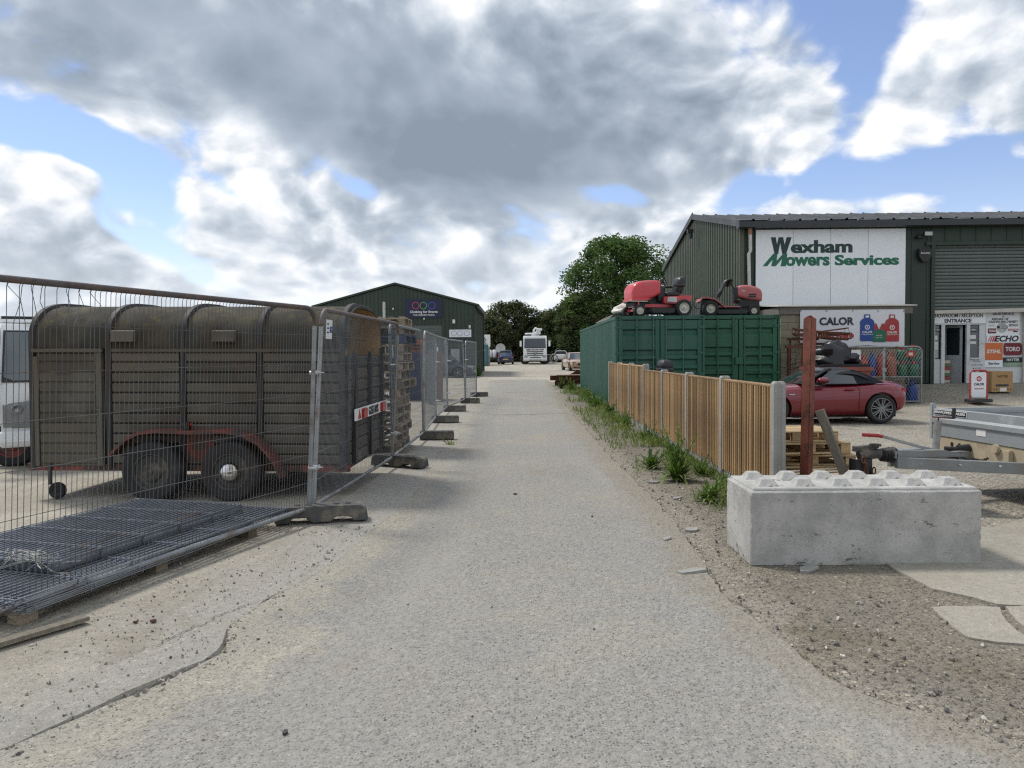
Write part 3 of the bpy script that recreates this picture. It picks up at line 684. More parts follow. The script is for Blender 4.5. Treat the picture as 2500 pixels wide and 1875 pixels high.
ht = thing('horse_trailer', 'old brown livestock trailer with arched mossy roof behind the near mesh fence', 'trailer',
           Vector((-1.90, 8.30, 0)) - Matrix.Rotation(R(-1), 3, 'Z') @ Vector((TL / 2, -TW / 2, 0)), rot=(0, R(0.55), R(-1)))
x0, x1, y0, y1 = -TL / 2, TL / 2, -TW / 2, TW / 2
ZB, ZS, ZT = 0.385, 1.67, 2.145
def arch(inset=0.0, n=18, base=ZS):
    pts = []
    for k in range(n + 1):
        a = PI * k / n; c, s_ = math.cos(a), math.sin(a)
        pts.append((-(TW / 2 - inset) * math.copysign(abs(c) ** 0.62, c), base + (ZT - inset - base) * abs(s_) ** 0.78))
    return pts
mb = MB(); oa, ia = arch(0), arch(0.028)
ring = lambda x: [(x, y, z) for y, z in [(oa[0][0], ZS - 0.02)] + oa + [(oa[-1][0], ZS - 0.02)] + [(ia[-1][0], ZS - 0.02)] + ia[::-1] + [(ia[0][0], ZS - 0.02)]]
obj('roof', mb.loft([ring(x0 + 0.01), ring(x1 + 0.05)]), M_ROOF, ht, smooth=35)
bays = [x0, x0 + TL * 0.252, x0 + TL * 0.490, x0 + TL * 0.735, x1]
for k, xb in enumerate(bays):                       # hoops round the body, from sill over the roof to sill
    mb = MB(); w_ = 0.035
    prof = [(y0 - 0.004, ZB - 0.04)] + arch(-0.004)[1:-1] + [(y1 + 0.004, ZB - 0.04)]
    cx = xb + (0.0 if 0 < k < 4 else (0.02 if k == 0 else -0.02))
    rings = []
    for q, (y, z) in enumerate(prof):
        n_ = Vector((y / (TW / 2), 0 if z < ZS else (z - ZS) / (ZT - ZS) * 1.1)).normalized() * 0.032
        rings.append([(cx - w_, y, z), (cx + w_, y, z), (cx + w_ * .7, y + n_.x, z + n_.y), (cx - w_ * .7, y + n_.x, z + n_.y)])
    obj('hoop', mb.loft(rings), M_HOOP, ht, smooth=40)
obj('side_wall', MB().box(x0 + 0.01, x1 - 0.01, y0 + 0.03, y0 + 0.05, ZB, ZS), M_BLACK, ht)
obj('side_wall', MB().box(x0 + 0.01, x1 - 0.01, y1 - 0.05, y1 - 0.02, ZB, ZS), M_BODY, ht)
obj('lining', MB().box(x0 + 0.06, x1 + 0.02, y0 + 0.052, y0 + 0.058, ZB, ZS + .1), M_TAN, ht)
obj('lining', MB().box(x0 + 0.06, x1 + 0.02, y1 - 0.06, y1 - 0.054, ZB, ZS + .1), M_TAN, ht)
obj('lining', MB().prism([(y0 + .07, ZB), (y1 - .07, ZB)] + arch(0.08)[::-1], 'x', x0 + 0.05, x0 + 0.06), M_TAN, ht)
ra_ = arch(0.034); obj('roof_lining', MB().loft([[(x_, y_, z_) for y_, z_ in ra_] for x_ in (x0 + .06, x1 + .045)], caps=False, closed=False), M_TAN, ht, smooth=40)
fw = arch(0.03); obj('front_wall', MB().prism([(y0 + .03, ZB), (y1 - .03, ZB)] + fw[::-1], 'x', x0 - 0.0, x0 + 0.03), M_BODY, ht)
NPL = 11; ph = (ZS - 0.06 - ZB) / NPL
prof = lambda zb, h: [(0.0, zb + 0.005), (-0.015, zb + 0.017), (-0.018, zb + h - 0.022), (-0.004, zb + h - 0.004), (0.02, zb + h - 0.002), (0.02, zb + 0.003)]
door = obj('groom_door', MB().box(bays[0] + 0.07, bays[1] - 0.06, y0 - 0.012, y0 + 0.028, ZB - 0.02, 1.60).box(bays[0] + 0.05, bays[0] + 0.10, y0 - 0.04, y0 - 0.0125, ZB - 0.02, 1.56).box(bays[1] - 0.13, bays[1] - 0.065, y0 - 0.042, y0 - 0.0125, ZB - 0.02, 1.62).box(bays[0] + 0.04, bays[1] - 0.05, y0 - 0.055, y0 - 0.0125, 1.605, 1.645), M_BODY, ht, bev=0.004)
for b in range(4):
    xa, xb = bays[b] + (0.04 if b else 0.11), bays[b + 1] - (0.04 if b else 0.14)
    for k in range(NPL):
        zb = ZB + k * ph; par = door if b == 0 else ht; dy = -0.013 if b == 0 else 0.0
        obj('plank', MB().prism([(y0 + dy + u, v) for u, v in prof(zb, ph)], 'x', xa, xb), M_BODY, par)
obj('handle', MB().tube([(bays[0] + 0.30, y0 - .035, 1.38), (bays[0] + 0.31, y0 - .06, 1.38), (bays[0] + 0.44, y0 - .06, 1.375), (bays[0] + 0.45, y0 - .035, 1.375)], 0.006, 6), M_RUSTRIM, door)
obj('latch', MB().tube([(bays[1] - 0.06, y0 - .06, 0.98), (bays[1] - 0.22, y0 - .06, 0.985), (bays[1] - 0.235, y0 - .07, 0.90)], 0.009, 6), M_RUSTRIM, door)
obj('belt_rail', MB().box(bays[1] + .04, x1 - .02, y0 - 0.03, y0 + 0.02, ZS - 0.062, ZS - 0.022), M_BODY, ht, bev=0.006)
for xv in (bays[1] + 0.06, bays[2] + 0.345):
    v = obj('vent_box', MB().loft([[(xv, y0 - .09, 1.72), (xv + .25, y0 - .09, 1.72), (xv + .25, y0 + .06, 1.72), (xv, y0 + .06, 1.72)], [(xv, y0 - .065, 1.84), (xv + .25, y0 - .065, 1.84), (xv + .25, y0 + .1, 1.85), (xv, y0 + .1, 1.85)]]), M_BODY, ht, bev=0.004)
obj('chassis_rail', MB().box(x0 - 0.05, x1 + 0.05, y0 + 0.0, y0 + 0.06, ZB - 0.075, ZB - 0.003).box(x0 - 0.05, x1 + 0.05, y1 - 0.06, y1, ZB - 0.075, ZB - 0.003), M_REDRUST, ht)
obj('floor', MB().box(x0, x1, y0 + 0.0605, y1 - 0.0605, ZB - 0.07, ZB - 0.01), M_BLACK, ht)
wx = [-0.305, 0.545]; WR = 0.325
for k, xw in enumerate(wx):
    for s_ in (-1, 1):
        wheel(ht, (xw, s_ * (TW / 2 + 0.13), WR + (0.012 if k == 0 else 0.008) + 0.0095 * (xw)), WR, 0.20, 0.195, M_RUSTRIM, 0, s_, 0.11 if (k == 1 and s_ < 0) else None, hub=not (k == 1 and s_ < 0))
obj('axle', MB().cyl((wx[0], y0 - .05, WR), (wx[0], y1 + .05, WR), 0.035).cyl((wx[1], y0 - .05, WR), (wx[1], y1 + .05, WR), 0.035), M_BLACK, ht)
for s_ in (-1, 1):
    mb = MB(); pts = [(-0.74, 0.50), (-0.70, 0.56), (-0.55, 0.70), (-0.42, 0.765), (-0.25, 0.785), (0.10, 0.775), (0.50, 0.785), (0.68, 0.755), (0.86, 0.66), (1.00, 0.50), (1.05, 0.40), (1.10, 0.28)]
    ya, yb = s_ * (TW / 2 + 0.002), s_ * (TW / 2 + 0.265)
    rings = [[(x, ya, z), (x, yb, z), (x, yb, z - 0.035), (x, yb - s_ * 0.004, z - 0.035), (x, yb - s_ * 0.006, z - 0.004), (x, ya, z - 0.006)] for x, z in pts]
    obj('mudguard', mb.loft(rings), M_REDRUST, ht, smooth=50)
obj('wheel_housing', MB().box(-0.04, 0.30, y0 - 0.02, y0 + 0.02, 0.42, 0.74), M_REDRUST, ht)
lamp = obj('marker_lamp', MB().box(0.03, 0.10, y0 - .20, y0 - .10, 0.778, 0.86), M_BLACK, ht, bev=0.01)
obj('lens', MB().lathe([(0.022, 0.101), (0.018, 0.112), (0.001, 0.116)], 'x', 12, (0, y0 - .15, 0.83)), M_RED, lamp, smooth=True)
obj('lens', MB().lathe([(0.022, 0.029), (0.018, 0.018), (0.001, 0.014)], 'x', 12, (0, y0 - .15, 0.83)), M_WHITE, lamp, smooth=True)
jw = obj('jockey_post', MB().cyl((x0 + 0.20, y0 - .02, 0.16), (x0 + 0.20, y0 - .02, ZB), 0.022), M_RUSTRIM, ht)
wheel(ht, (x0 + 0.30, y0 - .05, 0.10), 0.09, 0.06, 0.05, M_BLACK, 0, -1)
# rear: half-height ramp, battens, lamp board
for k in range(9):
    zb = ZB - 0.02 + k * 0.134; obj('ramp_plank', MB().prism([(x1 + 0.04 - u, v) for u, v in prof(zb, 0.134)], 'y', y0 + 0.05, y1 - 0.05), M_BODY, ht)
obj('ramp_sheet', MB().box(x1 + 0.0, x1 + 0.03, y0 + 0.05, y1 - 0.05, ZB - 0.02, 1.19 + ZB), M_BLACK, ht)
for yb in (y0 + 0.16, 0.06, y1 - 0.14): obj('batten', MB().loft([[(x1 + .06, yb - .05, ZB), (x1 + .10, yb - .05, ZB), (x1 + .10, yb + .05, ZB), (x1 + .06, yb + .05, ZB)], [(x1 + .06, yb - .05, 1.62), (x1 + .10, yb - .05, 1.62), (x1 + .10, yb + .05, 1.54), (x1 + .06, yb + .05, 1.54)]]), M_BLACK, ht)
bd = obj('lamp_board', MB().box(x1 + .105, x1 + .125, y0 + 0.02, y1 - 0.02, 0.86, 0.99), M_WHITE, ht, bev=0.003)
for sgn, ya in ((1, y0 + 0.03), (-1, y1 - 0.03)):
    obj('reflector', MB().prism([(ya + sgn * .08, 0.875), (ya + sgn * .22, 0.875), (ya + sgn * .15, 0.98)], 'x', x1 + .126, x1 + .130), M_RED, bd)
    obj('rear_lamp', MB().box(x1 + .126, x1 + .155, min(ya + sgn * .26, ya + sgn * .46), max(ya + sgn * .26, ya + sgn * .46), 0.87, 0.98), M_RED, bd, bev=0.006)
text('G155 MYS', M_NAVYTXT, bd, (x1 + .1262, -0.26, 0.875), (0, 0.56, 0), (0, 0, 0.10), 0.03)

# ------------------------------------------------------------------ white lorry cab behind the trailer nose
M_WPAINT = mat('white_paint', (0.76, 0.78, 0.79), 0.35, 0, 0.05, 2, coat=0.4, dirt=(0.45, 0.43, 0.38), dscale=1.5, damt=0.3)
def glass_mat(name, col, rough=0.05):
    m = bpy.data.materials.new(name); m.use_nodes = True; t = NT(m.node_tree); t.t.nodes.clear()
    b = t.n('BsdfPrincipled', Base__Color=col, Roughness=rough); t.set(b, 'Specular IOR Level', 1.0); t.set(b, 'Coat Weight', 0.6); t.set(b, 'Coat Roughness', 0.02)
    t.n('OutputMaterial', Surface=b); return m
M_GLASS = glass_mat('dark_glass', (0.025, 0.032, 0.036)); M_GLASSB = glass_mat('lorry_glass', (0.055, 0.085, 0.095))
M_LAMP = mat('headlamp', (0.42, 0.44, 0.46), 0.12, 0.6, 0.3, 14, coat=1.0)
M_LENS = mat('clear_lamp_lens', (0.16, 0.17, 0.18), 0.15, 0.3, 0.35, 18, coat=1.0)
lt = thing('white_lorry', 'white lorry cab with large windscreen half hidden behind the livestock trailer', 'lorry', (-6.28, 10.95, 0), R(35))
side = [(0.0, 0.52), (-0.02, 0.62), (-0.01, 1.00), (0.05, 1.22), (0.36, 2.00), (0.46, 2.08), (1.7, 2.10), (1.7, 0.52)]
obj('cab', MB().prism(side, 'x', -0.95, 0.95), M_WPAINT, lt, bev=0.035, smooth=35)
def on_screen(x, z): k = (z - 1.22) / 0.78; return (x, 0.05 + 0.31 * k - 0.012, z + 0.004)
scr = lambda a, b, g: [on_screen(-a, b), on_screen(a, b), on_screen(g, 1.95), on_screen(-g, 1.95)]
obj('windscreen_seal', MB().add([*scr(0.935, 1.225, 0.885)], [(0, 1, 2, 3)]), M_BLACK, lt)
mb = MB(); mb.add([(x, y - 0.006, z) for x, y, z in [on_screen(-.905, 1.30), on_screen(-.80, 1.25), on_screen(.80, 1.25), on_screen(.905, 1.30), on_screen(.86, 1.925), on_screen(-.86, 1.925)]], [(0, 1, 2, 3, 4, 5)])
obj('windscreen', mb, M_GLASSB, lt)
for s_ in (-1, 1):
    hl = obj('headlamp', MB().loft([[(s_ * .56, -0.045, 0.98), (s_ * .93, -0.02, 0.93), (s_ * .93, -0.02, 0.60), (s_ * .60, -0.05, 0.60)], [(s_ * .56, 0.03, 0.98), (s_ * .93, 0.05, 0.93), (s_ * .93, 0.05, 0.60), (s_ * .60, 0.03, 0.60)]]), M_LENS, lt, bev=0.012)
    for zc, rr in ((0.86, 0.075),): obj('reflector_bowl', MB().lathe([(rr, -0.062), (rr * .9, -0.07), (rr * .5, -0.05), (.001, -0.045)], 'y', 16, (s_ * .77, 0, zc)), M_LAMP, hl, smooth=True)
    dr = obj('door', MB().box(min(s_ * .951, s_ * .962), max(s_ * .951, s_ * .962), 0.28, 1.35, 0.62, 1.98), M_WPAINT, lt, bev=0.004)
    obj('window', MB().prism([(0.40, 1.28), (1.28, 1.28), (1.28, 1.90), (0.62, 1.90)], 'x', s_ * .9625, s_ * .968), M_GLASSB, dr)
    mr = obj('mirror', MB().rbox(-.11, .11, 1.30, 1.68, 0.05, -0.03, 0.03, M=Matrix.Translation((s_ * 1.14, -0.02, 0))), M_BLACK, lt)
    obj('mirror_arm', MB().tube([(s_ * .95, 0.3, 1.95), (s_ * 1.14, 0.02, 1.85), (s_ * 1.14, 0.02, 1.30), (s_ * .95, 0.3, 1.2)], 0.012, 6), M_BLACK, mr)
obj('bumper', MB().loft([[(-.98, -.07, .34), (.98, -.07, .34), (.98, .25, .34), (-.98, .25, .34)], [(-.98, -.09, .42), (.98, -.09, .42), (.98, .25, .42), (-.98, .25, .42)], [(-.97, -.06, .56), (.97, -.06, .56), (.97, .25, .56), (-.97, .25, .56)]]), M_WPAINT, lt, bev=0.02)
obj('roof_bar', MB().box(-0.9, 0.9, 0.5, 0.56, 2.12, 2.16), M_BLACK, lt)
obj('box_body', MB().box(-1.0, 1.0, 1.85, 5.2, 0.75, 2.22), M_WPAINT, lt, bev=0.02)
for s_ in (-1, 1):
    wheel(lt, (s_ * 0.80, 0.62, 0.36), 0.36, 0.22, 0.22, M_REDRUST, 0, s_, rot=(0, 0, R(-20)))
    wheel(lt, (s_ * 0.80, 3.9, 0.36), 0.36, 0.22, 0.22, M_REDRUST, 0, s_)

# ------------------------------------------------------------------ concrete block
def concrete_mat(name, c1, c2, stain, bump=0.9):
    m = bpy.data.materials.new(name); m.use_nodes = True; t = NT(m.node_tree); t.t.nodes.clear(); p = t.n('TexCoord').outputs['Object']
    c = t.mix(t.mrange(t.noise(p, 3.0, 8, 0.65), 0.35, 0.65), c1, c2)
    c = t.vmath('SCALE', c, t.mrange(t.noise(p, 55.0, 4, 0.7), 0.25, 0.75, 0.86, 1.14, False))
    pit = t.mrange(t.noise(t.vmath('MULTIPLY', p, (1, 1, 2.6)), 4.5, 10, 0.75), 0.60, 0.66)
    c = t.mix(t.math('MULTIPLY', pit, 0.75), c, stain)
    v = t.n('TexVoronoi', Scale=60.0, Vector=p); hole = t.mrange(v.outputs['Distance'], 0.10, 0.17, 1.0, 0.0)
    hole = t.math('MULTIPLY', hole, t.mrange(t.noise(p, 4.0, 3), 0.5, 0.6))
    c = t.mix(t.math('MULTIPLY', hole, 0.6), c, stain)
    b = t.n('BsdfPrincipled', Base__Color=c, Roughness=0.9); t.set(b, 'Specular IOR Level', 0.25)
    h = t.math('SUBTRACT', t.math('MULTIPLY', t.noise(p, 30, 7, 0.65), 0.5), t.math('ADD', t.math('MULTIPLY', pit, 0.6), hole))
    bp = t.n('Bump', Strength=bump, Distance=0.012, Height=h); t.set(b, 'Normal', bp.outputs[0]); t.n('OutputMaterial', Surface=b); return m
M_CONC = concrete_mat('cast_concrete', (0.345, 0.342, 0.325), (0.50, 0.49, 0.465), (0.16, 0.15, 0.125))
M_CPOST = concrete_mat('post_concrete', (0.27, 0.265, 0.245), (0.34, 0.335, 0.315), (0.2, 0.19, 0.17), 0.25)
fl, fr = at_z(1832, 1383), at_z(2396, 1380.5); bl_ang = math.atan2(fr.y - fl.y, fr.x - fl.x); BLL = (fr - fl).length; BLH, BLD = 0.565, 0.66
blk = thing('concrete_block', 'large pale grey concrete block with stud bumps on top beside the road', 'concrete block', (fl.x, fl.y, 0.0), bl_ang)
bm = bmesh.new(); bmesh.ops.create_cube(bm, size=1.0)
for v in bm.verts: v.co = Vector(((v.co.x + .5) * BLL, (v.co.y + .5) * BLD, (v.co.z + .5) * BLH))
bmesh.ops.bevel(bm, geom=[e for e in bm.edges if all(v.co.z > 0.3 for v in e.verts)], offset=0.022, segments=2, affect='EDGES')
bmesh.ops.bevel(bm, geom=[e for e in bm.edges if len(e.link_faces) == 2 and e.calc_face_angle(0) > 1.2], offset=0.008, segments=1, affect='EDGES')
bmesh.ops.subdivide_edges(bm, edges=[e for e in bm.edges if e.calc_length() > 0.3], cuts=22, use_grid_fill=True)
for v in bm.verts:
    q = v.co; dn = mnoise.noise(q * 14) * 0.006 + mnoise.noise(q * 40) * 0.003
    ds_ = sorted(min(a, L_ - a) for a, L_ in ((q.x, BLL), (q.y, BLD), (q.z, BLH)))
    k = 0.35 + 4.0 * math.exp(-max(0, ds_[1]) / 0.022) * (0.4 + abs(mnoise.noise(q * 5)))
    v.co += (Vector((BLL / 2, BLD / 2, BLH / 2)) - q).normalized() * abs(dn) * k
me = bpy.data.meshes.new('block_body'); bm.to_mesh(me); bm.free(); me.materials.append(M_CONC); me.shade_smooth(); me.set_sharp_from_angle(angle=R(35))
link('block_body', me, blk)
st = MB(); b_, t_, h_ = 0.085, 0.042, 0.058
st.loft([[(-b_, -b_, 0), (b_, -b_, 0), (b_, b_, 0), (-b_, b_, 0)], [(-t_, -t_, h_), (t_, -t_, h_), (t_, t_, h_), (-t_, t_, h_)]]); stud_me = st.mesh('stud', M_CONC, bev=0.005)
for j in range(2):
    for i in range(6): link('stud', stud_me, blk, (0.16 + (BLL - 0.32) * i / 5, 0.17 + 0.32 * j, BLH - 0.006), (0, 0, random.uniform(-.05, .05)))

# ------------------------------------------------------------------ panel fence with concrete posts
M_SLAT = mat('larch_slat', (0.305, 0.19, 0.088), 0.8, 0, 0.5, 2.2, 0.4, 25, stretch=(8, 8, 0.9), dirt=(0.13, 0.075, 0.035), dscale=3.5, damt=0.35)
FX, FY0, FP = 2.50, 7.42, 1.925
pf = thing('panel_fence', 'new timber panel fence with concrete posts and gravel boards beside the road', 'fence', (FX, FY0, 0))
post_poly = [(-.05, -.058), (.05, -.058), (.05, -.022), (.038, -.016), (.038, .016), (.05, .022), (.05, .058), (-.05, .058), (-.05, .022), (-.038, .016), (-.038, -.016), (-.05, -.022)]
def cpost(h):
    mb = MB(); rot = [(y, x) for x, y in post_poly]
    mb.loft([[(x, y, -0.2) for x, y in rot], [(x, y, h) for x, y in rot], [(x * .72, y * .72, h + 0.022) for x, y in rot]]); return mb.mesh('concrete_post', M_CPOST, bev=0.004)
pm_lo, pm_hi = cpost(1.25), cpost(1.325)
gb_me = MB().box(-.022, .022, 0.05, FP - 0.05, 0.0, 0.15).box(-.026, -.0225, 0.08, FP - 0.08, 0.03, 0.12).mesh('gravel_board', M_CPOST)
rnd = random.Random(3)
slat_me = MB().prism([(-.017, .018), (-.044, .018), (-.047, .024), (-.047, .060), (-.044, .066), (-.017, .066)], 'z', 0, 1.0).mesh('slat', M_SLAT)
M_SLATB = mat('larch_backing', (0.17, 0.095, 0.045), 0.85, 0, 0.3, 2.2, stretch=(8, 8, 0.9))
for k in range(8):
    hi = k >= 4
    p = link('concrete_post', pm_hi if hi else pm_lo, pf, (0, k * FP, gz(0, 0)), (0, 0, R(rnd.uniform(-1, 1))))
    if k == 0:
        p['label'] = 'end concrete post with a bolt hole'
        obj('bolt_hole', MB().cyl((0.012, -0.0365, 1.02), (0.012, -0.034, 1.02), 0.011, n=10), M_BLACK, p)
    if k < 7:
        top = 1.30 if k >= 4 else 1.225
        link('gravel_board', gb_me, pf, (0, k * FP, 0.0))
        pn = obj('fence_panel', MB().box(-.016, .02, 0.06, FP - 0.06, 0.35, 0.39).box(-.016, .02, 0.06, FP - 0.06, 1.05, 1.09), M_SLAT, pf, (0, k * FP, 0))
        obj('capping', MB().prism([(-.045, top - .012), (.03, top - .012), (.03, top + .004), (-.0, top + .014), (-.045, top + .004)], 'y', 0.05, FP - 0.05), M_SLAT, pn)
        obj('backing_board', MB().box(-.0165, -.010, 0.055, FP - 0.055, 0.152, top - .013), M_SLATB, pn)
        n = 22; wsl = (FP - 0.10) / n
        for j in range(n):
            sl = link('slat', slat_me, pn, (rnd.uniform(-.004, .003), 0.05 + j * wsl, 0.152), (0, 0, 0), (1, wsl / 0.083 * rnd.uniform(0.93, 1.05), top - 0.155 - 0.012))

# ------------------------------------------------------------------ shipping containers
M_CGREEN = mat('container_green', (0.020, 0.092, 0.063), 0.5, 0, 0.14, 1.2, 0.1, 20, dirt=(0.040, 0.105, 0.080), dscale=2.2, damt=0.45, stretch=(1, 1, 0.14))
M_CGREEN2 = mat('container_green_bright', (0.016, 0.102, 0.053), 0.5, 0, 0.14, 1.2, 0.1, 20, dirt=(0.028, 0.105, 0.062), dscale=2.2, damt=0.4, stretch=(1, 1, 0.14))
M_CBAR = mat('bar_green', (0.045, 0.135, 0.09), 0.5, 0, 0.2, 2)
M_SEAL = mat('door_seal', (0.012, 0.02, 0.018), 0.7)
def container(label, x, y, Wd, L, H, m, bands, doors_x, rods, zbase=0.0):
    c = thing('shipping_container', label, 'container', (x, y, zbase), group='green shipping containers')
    cs = 0.16
    for cx in (0, Wd - cs):
        for cy in (0, L - 0.18):
            for cz in (0, H - 0.12):
                cc = obj('corner_casting', MB().box(cx, cx + cs, cy - 0.004, cy + 0.176, cz, cz + 0.12), m, c, bev=0.008)
                obj('casting_hole', MB().rbox(cx + .045, cx + .115, cz + .03, cz + .09, .02, cy - 0.006, cy + 0.01), M_SEAL, cc)
    obj('corner_post', MB().box(0.006, 0.07, 0.004, 0.15, 0.121, H - 0.121), m, c, bev=0.006)
    obj('corner_post', MB().box(Wd - 0.07, Wd - 0.006, 0.004, 0.15, 0.121, H - 0.121), m, c, bev=0.006)
    obj('header', MB().box(cs + .001, Wd - cs - .001, 0.02, 0.15, H - 0.115, H - 0.012), m, c, bev=0.006)
    obj('sill', MB().box(cs + .001, Wd - cs - .001, 0.01, 0.15, 0.012, 0.125), m, c, bev=0.006)
    for sx in (0.0, Wd):                            # corrugated side walls
        pts = []; yy = 0.15; s_ = 1 if sx == 0 else -1
        while yy < L - 0.2:
            pts += [(yy, 0.012), (yy + 0.07, 0.012), (yy + 0.138, 0.046), (yy + 0.208, 0.046)]; yy += 0.276
        pts.append((L - 0.05, 0.012))
        mb = MB(); mb.loft([[(sx + s_ * d, q, 0.13) for q, d in pts], [(sx + s_ * d, q, H - 0.10) for q, d in pts]], caps=False, closed=False); obj('side_wall', mb, m, c)
        obj('side_rail', MB().box(min(sx, sx + s_ * .05), max(sx, sx + s_ * .05), 0.16, L - 0.17, H - 0.099, H - 0.022), m, c)
        obj('bottom_rail', MB().box(min(sx, sx + s_ * .05), max(sx, sx + s_ * .05), 0.16, L - 0.17, 0.02, 0.129), m, c)
    obj('roof', MB().box(0.05, Wd - 0.05, 0.151, L - 0.1, H - 0.05, H - 0.02), m, c)
    obj('end_wall', MB().box(0.06, Wd - 0.06, L - 0.06, L - 0.02, 0.13, H - 0.11), m, c)
    obj('floor', MB().box(0.06, Wd - 0.06, 0.16, L - 0.07, 0.10, 0.14), M_SEAL, c)
    mid = Wd / 2
    for (a, b), (ra, rb), side in ((( 0.085, mid - 0.012), rods[:2], -1), ((mid + 0.012, Wd - 0.085), rods[2:], 1)):
        prof = [(0.03, H - 0.14), (0.03, bands[0][0] + 0.05)]
        for zt, zb in bands: prof += [(0.03, zt), (0.088, zt - 0.045), (0.088, zb + 0.06), (0.03, zb)]
        prof.append((0.03, 0.15))
        d = obj('door', MB().loft([[(a + 0.12, y_, z_) for y_, z_ in prof], [(b - 0.12, y_, z_) for y_, z_ in prof]], caps=False, closed=False), m, c)
        obj('door_frame', MB().box(a, a + 0.118, 0.018, 0.062, 0.14, H - 0.13), m, d, bev=0.004)
        obj('door_frame', MB().box(b - 0.118, b, 0.018, 0.062, 0.14, H - 0.13), m, d, bev=0.004)
        obj('seal', MB().box(a - 0.01, b + 0.01, 0.092, 0.10, 0.13, H - 0.12), M_SEAL, d)
        for rx in (ra, rb):
            xr = rx * Wd
            rd = obj('locking_bar', MB().cyl((xr, -0.005, 0.06), (xr, -0.005, H - 0.05), 0.017, n=10), m, d, smooth=40); rd.data.materials[0] = M_CBAR
            for z in (0.30, 0.85, 1.42, H - 0.30): obj('bar_guide', MB().box(xr - 0.045, xr + 0.045, -0.012, 0.017, z, z + 0.05), m, rd, bev=0.005)
            obj('bar_cam', MB().box(xr - 0.035, xr + 0.035, -0.03, 0.012, H - 0.09, H - 0.035), m, rd, bev=0.006)
        hx = a if side < 0 else b
        for z in (0.35, 0.95, 1.52, H - 0.36): obj('hinge', MB().box(hx - 0.09, hx + 0.09, 0.0, 0.014, z, z + 0.07), m, d, bev=0.005)
        obj('lock_handle', MB().tube([(ra * Wd, -0.025, 1.05), (rb * Wd - .02, -0.03, 1.02)], 0.011, 6), m, d)
    obj('lock_box', MB().box(mid - 0.11, mid + 0.11, -0.05, 0.016, 1.22, 1.42), m, c, bev=0.008)
    return c
container('long dark green shipping container with a red mower on its roof, beside the road', 2.645, 21.0, 2.44, 12.19, 2.59, M_CGREEN,
          [(2.22, 2.02), (1.66, 1.46), (1.40, 1.20), (1.14, 0.94), (0.82, 0.62), (0.50, 0.30)], None, (0.24, 0.425, 0.565, 0.757))
container('brighter green shipping container set farther back under the pinkish mower', 5.105, 22.0, 2.36, 2.99, 2.63, M_CGREEN2,
          [(2.27, 2.07), (1.73, 1.54), (1.48, 1.29), (1.22, 1.06), (0.95, 0.76), (0.6, 0.4)], None, (0.245, 0.43, 0.57, 0.755))

# things lying on the long container: boards and a white sack
M_BOARD = mat('grey_boards', (0.20, 0.19, 0.17), 0.9, 0, 0.3, 4, stretch=(9, 1, 9))
M_SACK = mat('white_sack', (0.62, 0.60, 0.54), 0.8, 0, 0.12, 6, 0.5, 18)
for k in range(6):
    o = obj('board', MB().box(-0.11, 0.11, -1.6, 1.6, 0, 0.035), M_BOARD, None, (2.83 + 0.05 * (k % 3) + 0.19 * (k // 3), 24.9 - 0.12 * k, 2.60 + 0.04 * (k % 3)), (0, 0, R(1.5 - k * .8)))
    tag(o, ['grey roof board nearest the edge of the long container, under the others', 'second grey board up at the container edge', 'uppermost grey board at the container edge', 'lowest inner grey board beside the white sack on the container', 'middle inner grey board beside the white sack', 'top inner grey board directly under the white sack'][k], 'board', 'boards on the container roof')
mb = MB(); rr = random.Random(4); rings = []
for i in range(9):
    zt = i / 8; ring = []
    for k in range(18):
        a = 2 * PI * k / 18; r_ = (1 - (abs(zt - 0.35) * 1.25) ** 2.2) * (1 + 0.28 * mnoise.noise((math.cos(a) * 1.5, math.sin(a) * 1.5, zt * 3)))
        r_ = max(0.08, r_); ring.append((0.36 * r_ * math.cos(a), 0.62 * r_ * math.sin(a), zt * 0.27 * (1 + 0.35 * mnoise.noise((a * 1.3, zt * 2, 7)))))
    rings.append(ring)
mb.loft(rings); tag(obj('sack', mb, M_SACK, None, (3.17, 23.0, 2.735), smooth=60), 'crumpled white sack lying on boards on the container roof edge', 'sack')

# ------------------------------------------------------------------ ride-on mowers
M_MRED = mat('mower_red', (0.58, 0.05, 0.06), 0.3, 0, 0.08, 3, coat=0.35, dirt=(0.42, 0.10, 0.09), dscale=2.0, damt=0.3)
M_MPINK = mat('faded_red', (0.43, 0.125, 0.125), 0.5, 0, 0.14, 3, dirt=(0.36, 0.18, 0.17), dscale=3, damt=0.4)
M_SEAT = mat('black_vinyl', (0.016, 0.017, 0.019), 0.42, 0, 0.2, 4)
M_CREAM = mat('cream_wheel', (0.55, 0.53, 0.46), 0.5, 0, 0.15, 8)
M_PALE = mat('pale_panel', (0.45, 0.47, 0.45), 0.5, 0, 0.2, 8)
M_MBLACK = mat('mower_black', (0.02, 0.02, 0.021), 0.6, 0, 0.3, 6)
def ring_sec(x, w, z0, z1, r=0.3, n=3):
    """rounded section across the mower at x"""
    p = rrect(-w, w, z0, z1, min(w, (z1 - z0) / 2) * r, n); return [(x, y, z) for y, z in p]
def sweel(root, x, y, r, w, rim, m=M_CREAM): wheel(root, (x, y, r), r, w, rim, m, 0, -1 if y < 0 else 1)
m1 = thing('ride_on_mower', 'bright red ride-on mower with black seat, facing the road, on the long container', 'mower', (3.84, 21.85, 2.57), R(15), 'mowers on the container roofs')
hood = MB().loft([ring_sec(-.80, .30, .44, .70, .5), ring_sec(-.74, .34, .42, .90, .45), ring_sec(-.56, .35, .42, 1.00, .4), ring_sec(-.25, .34, .46, 1.03, .38), ring_sec(0.02, .33, .62, 1.02, .35), ring_sec(.10, .32, .66, .99, .35)])
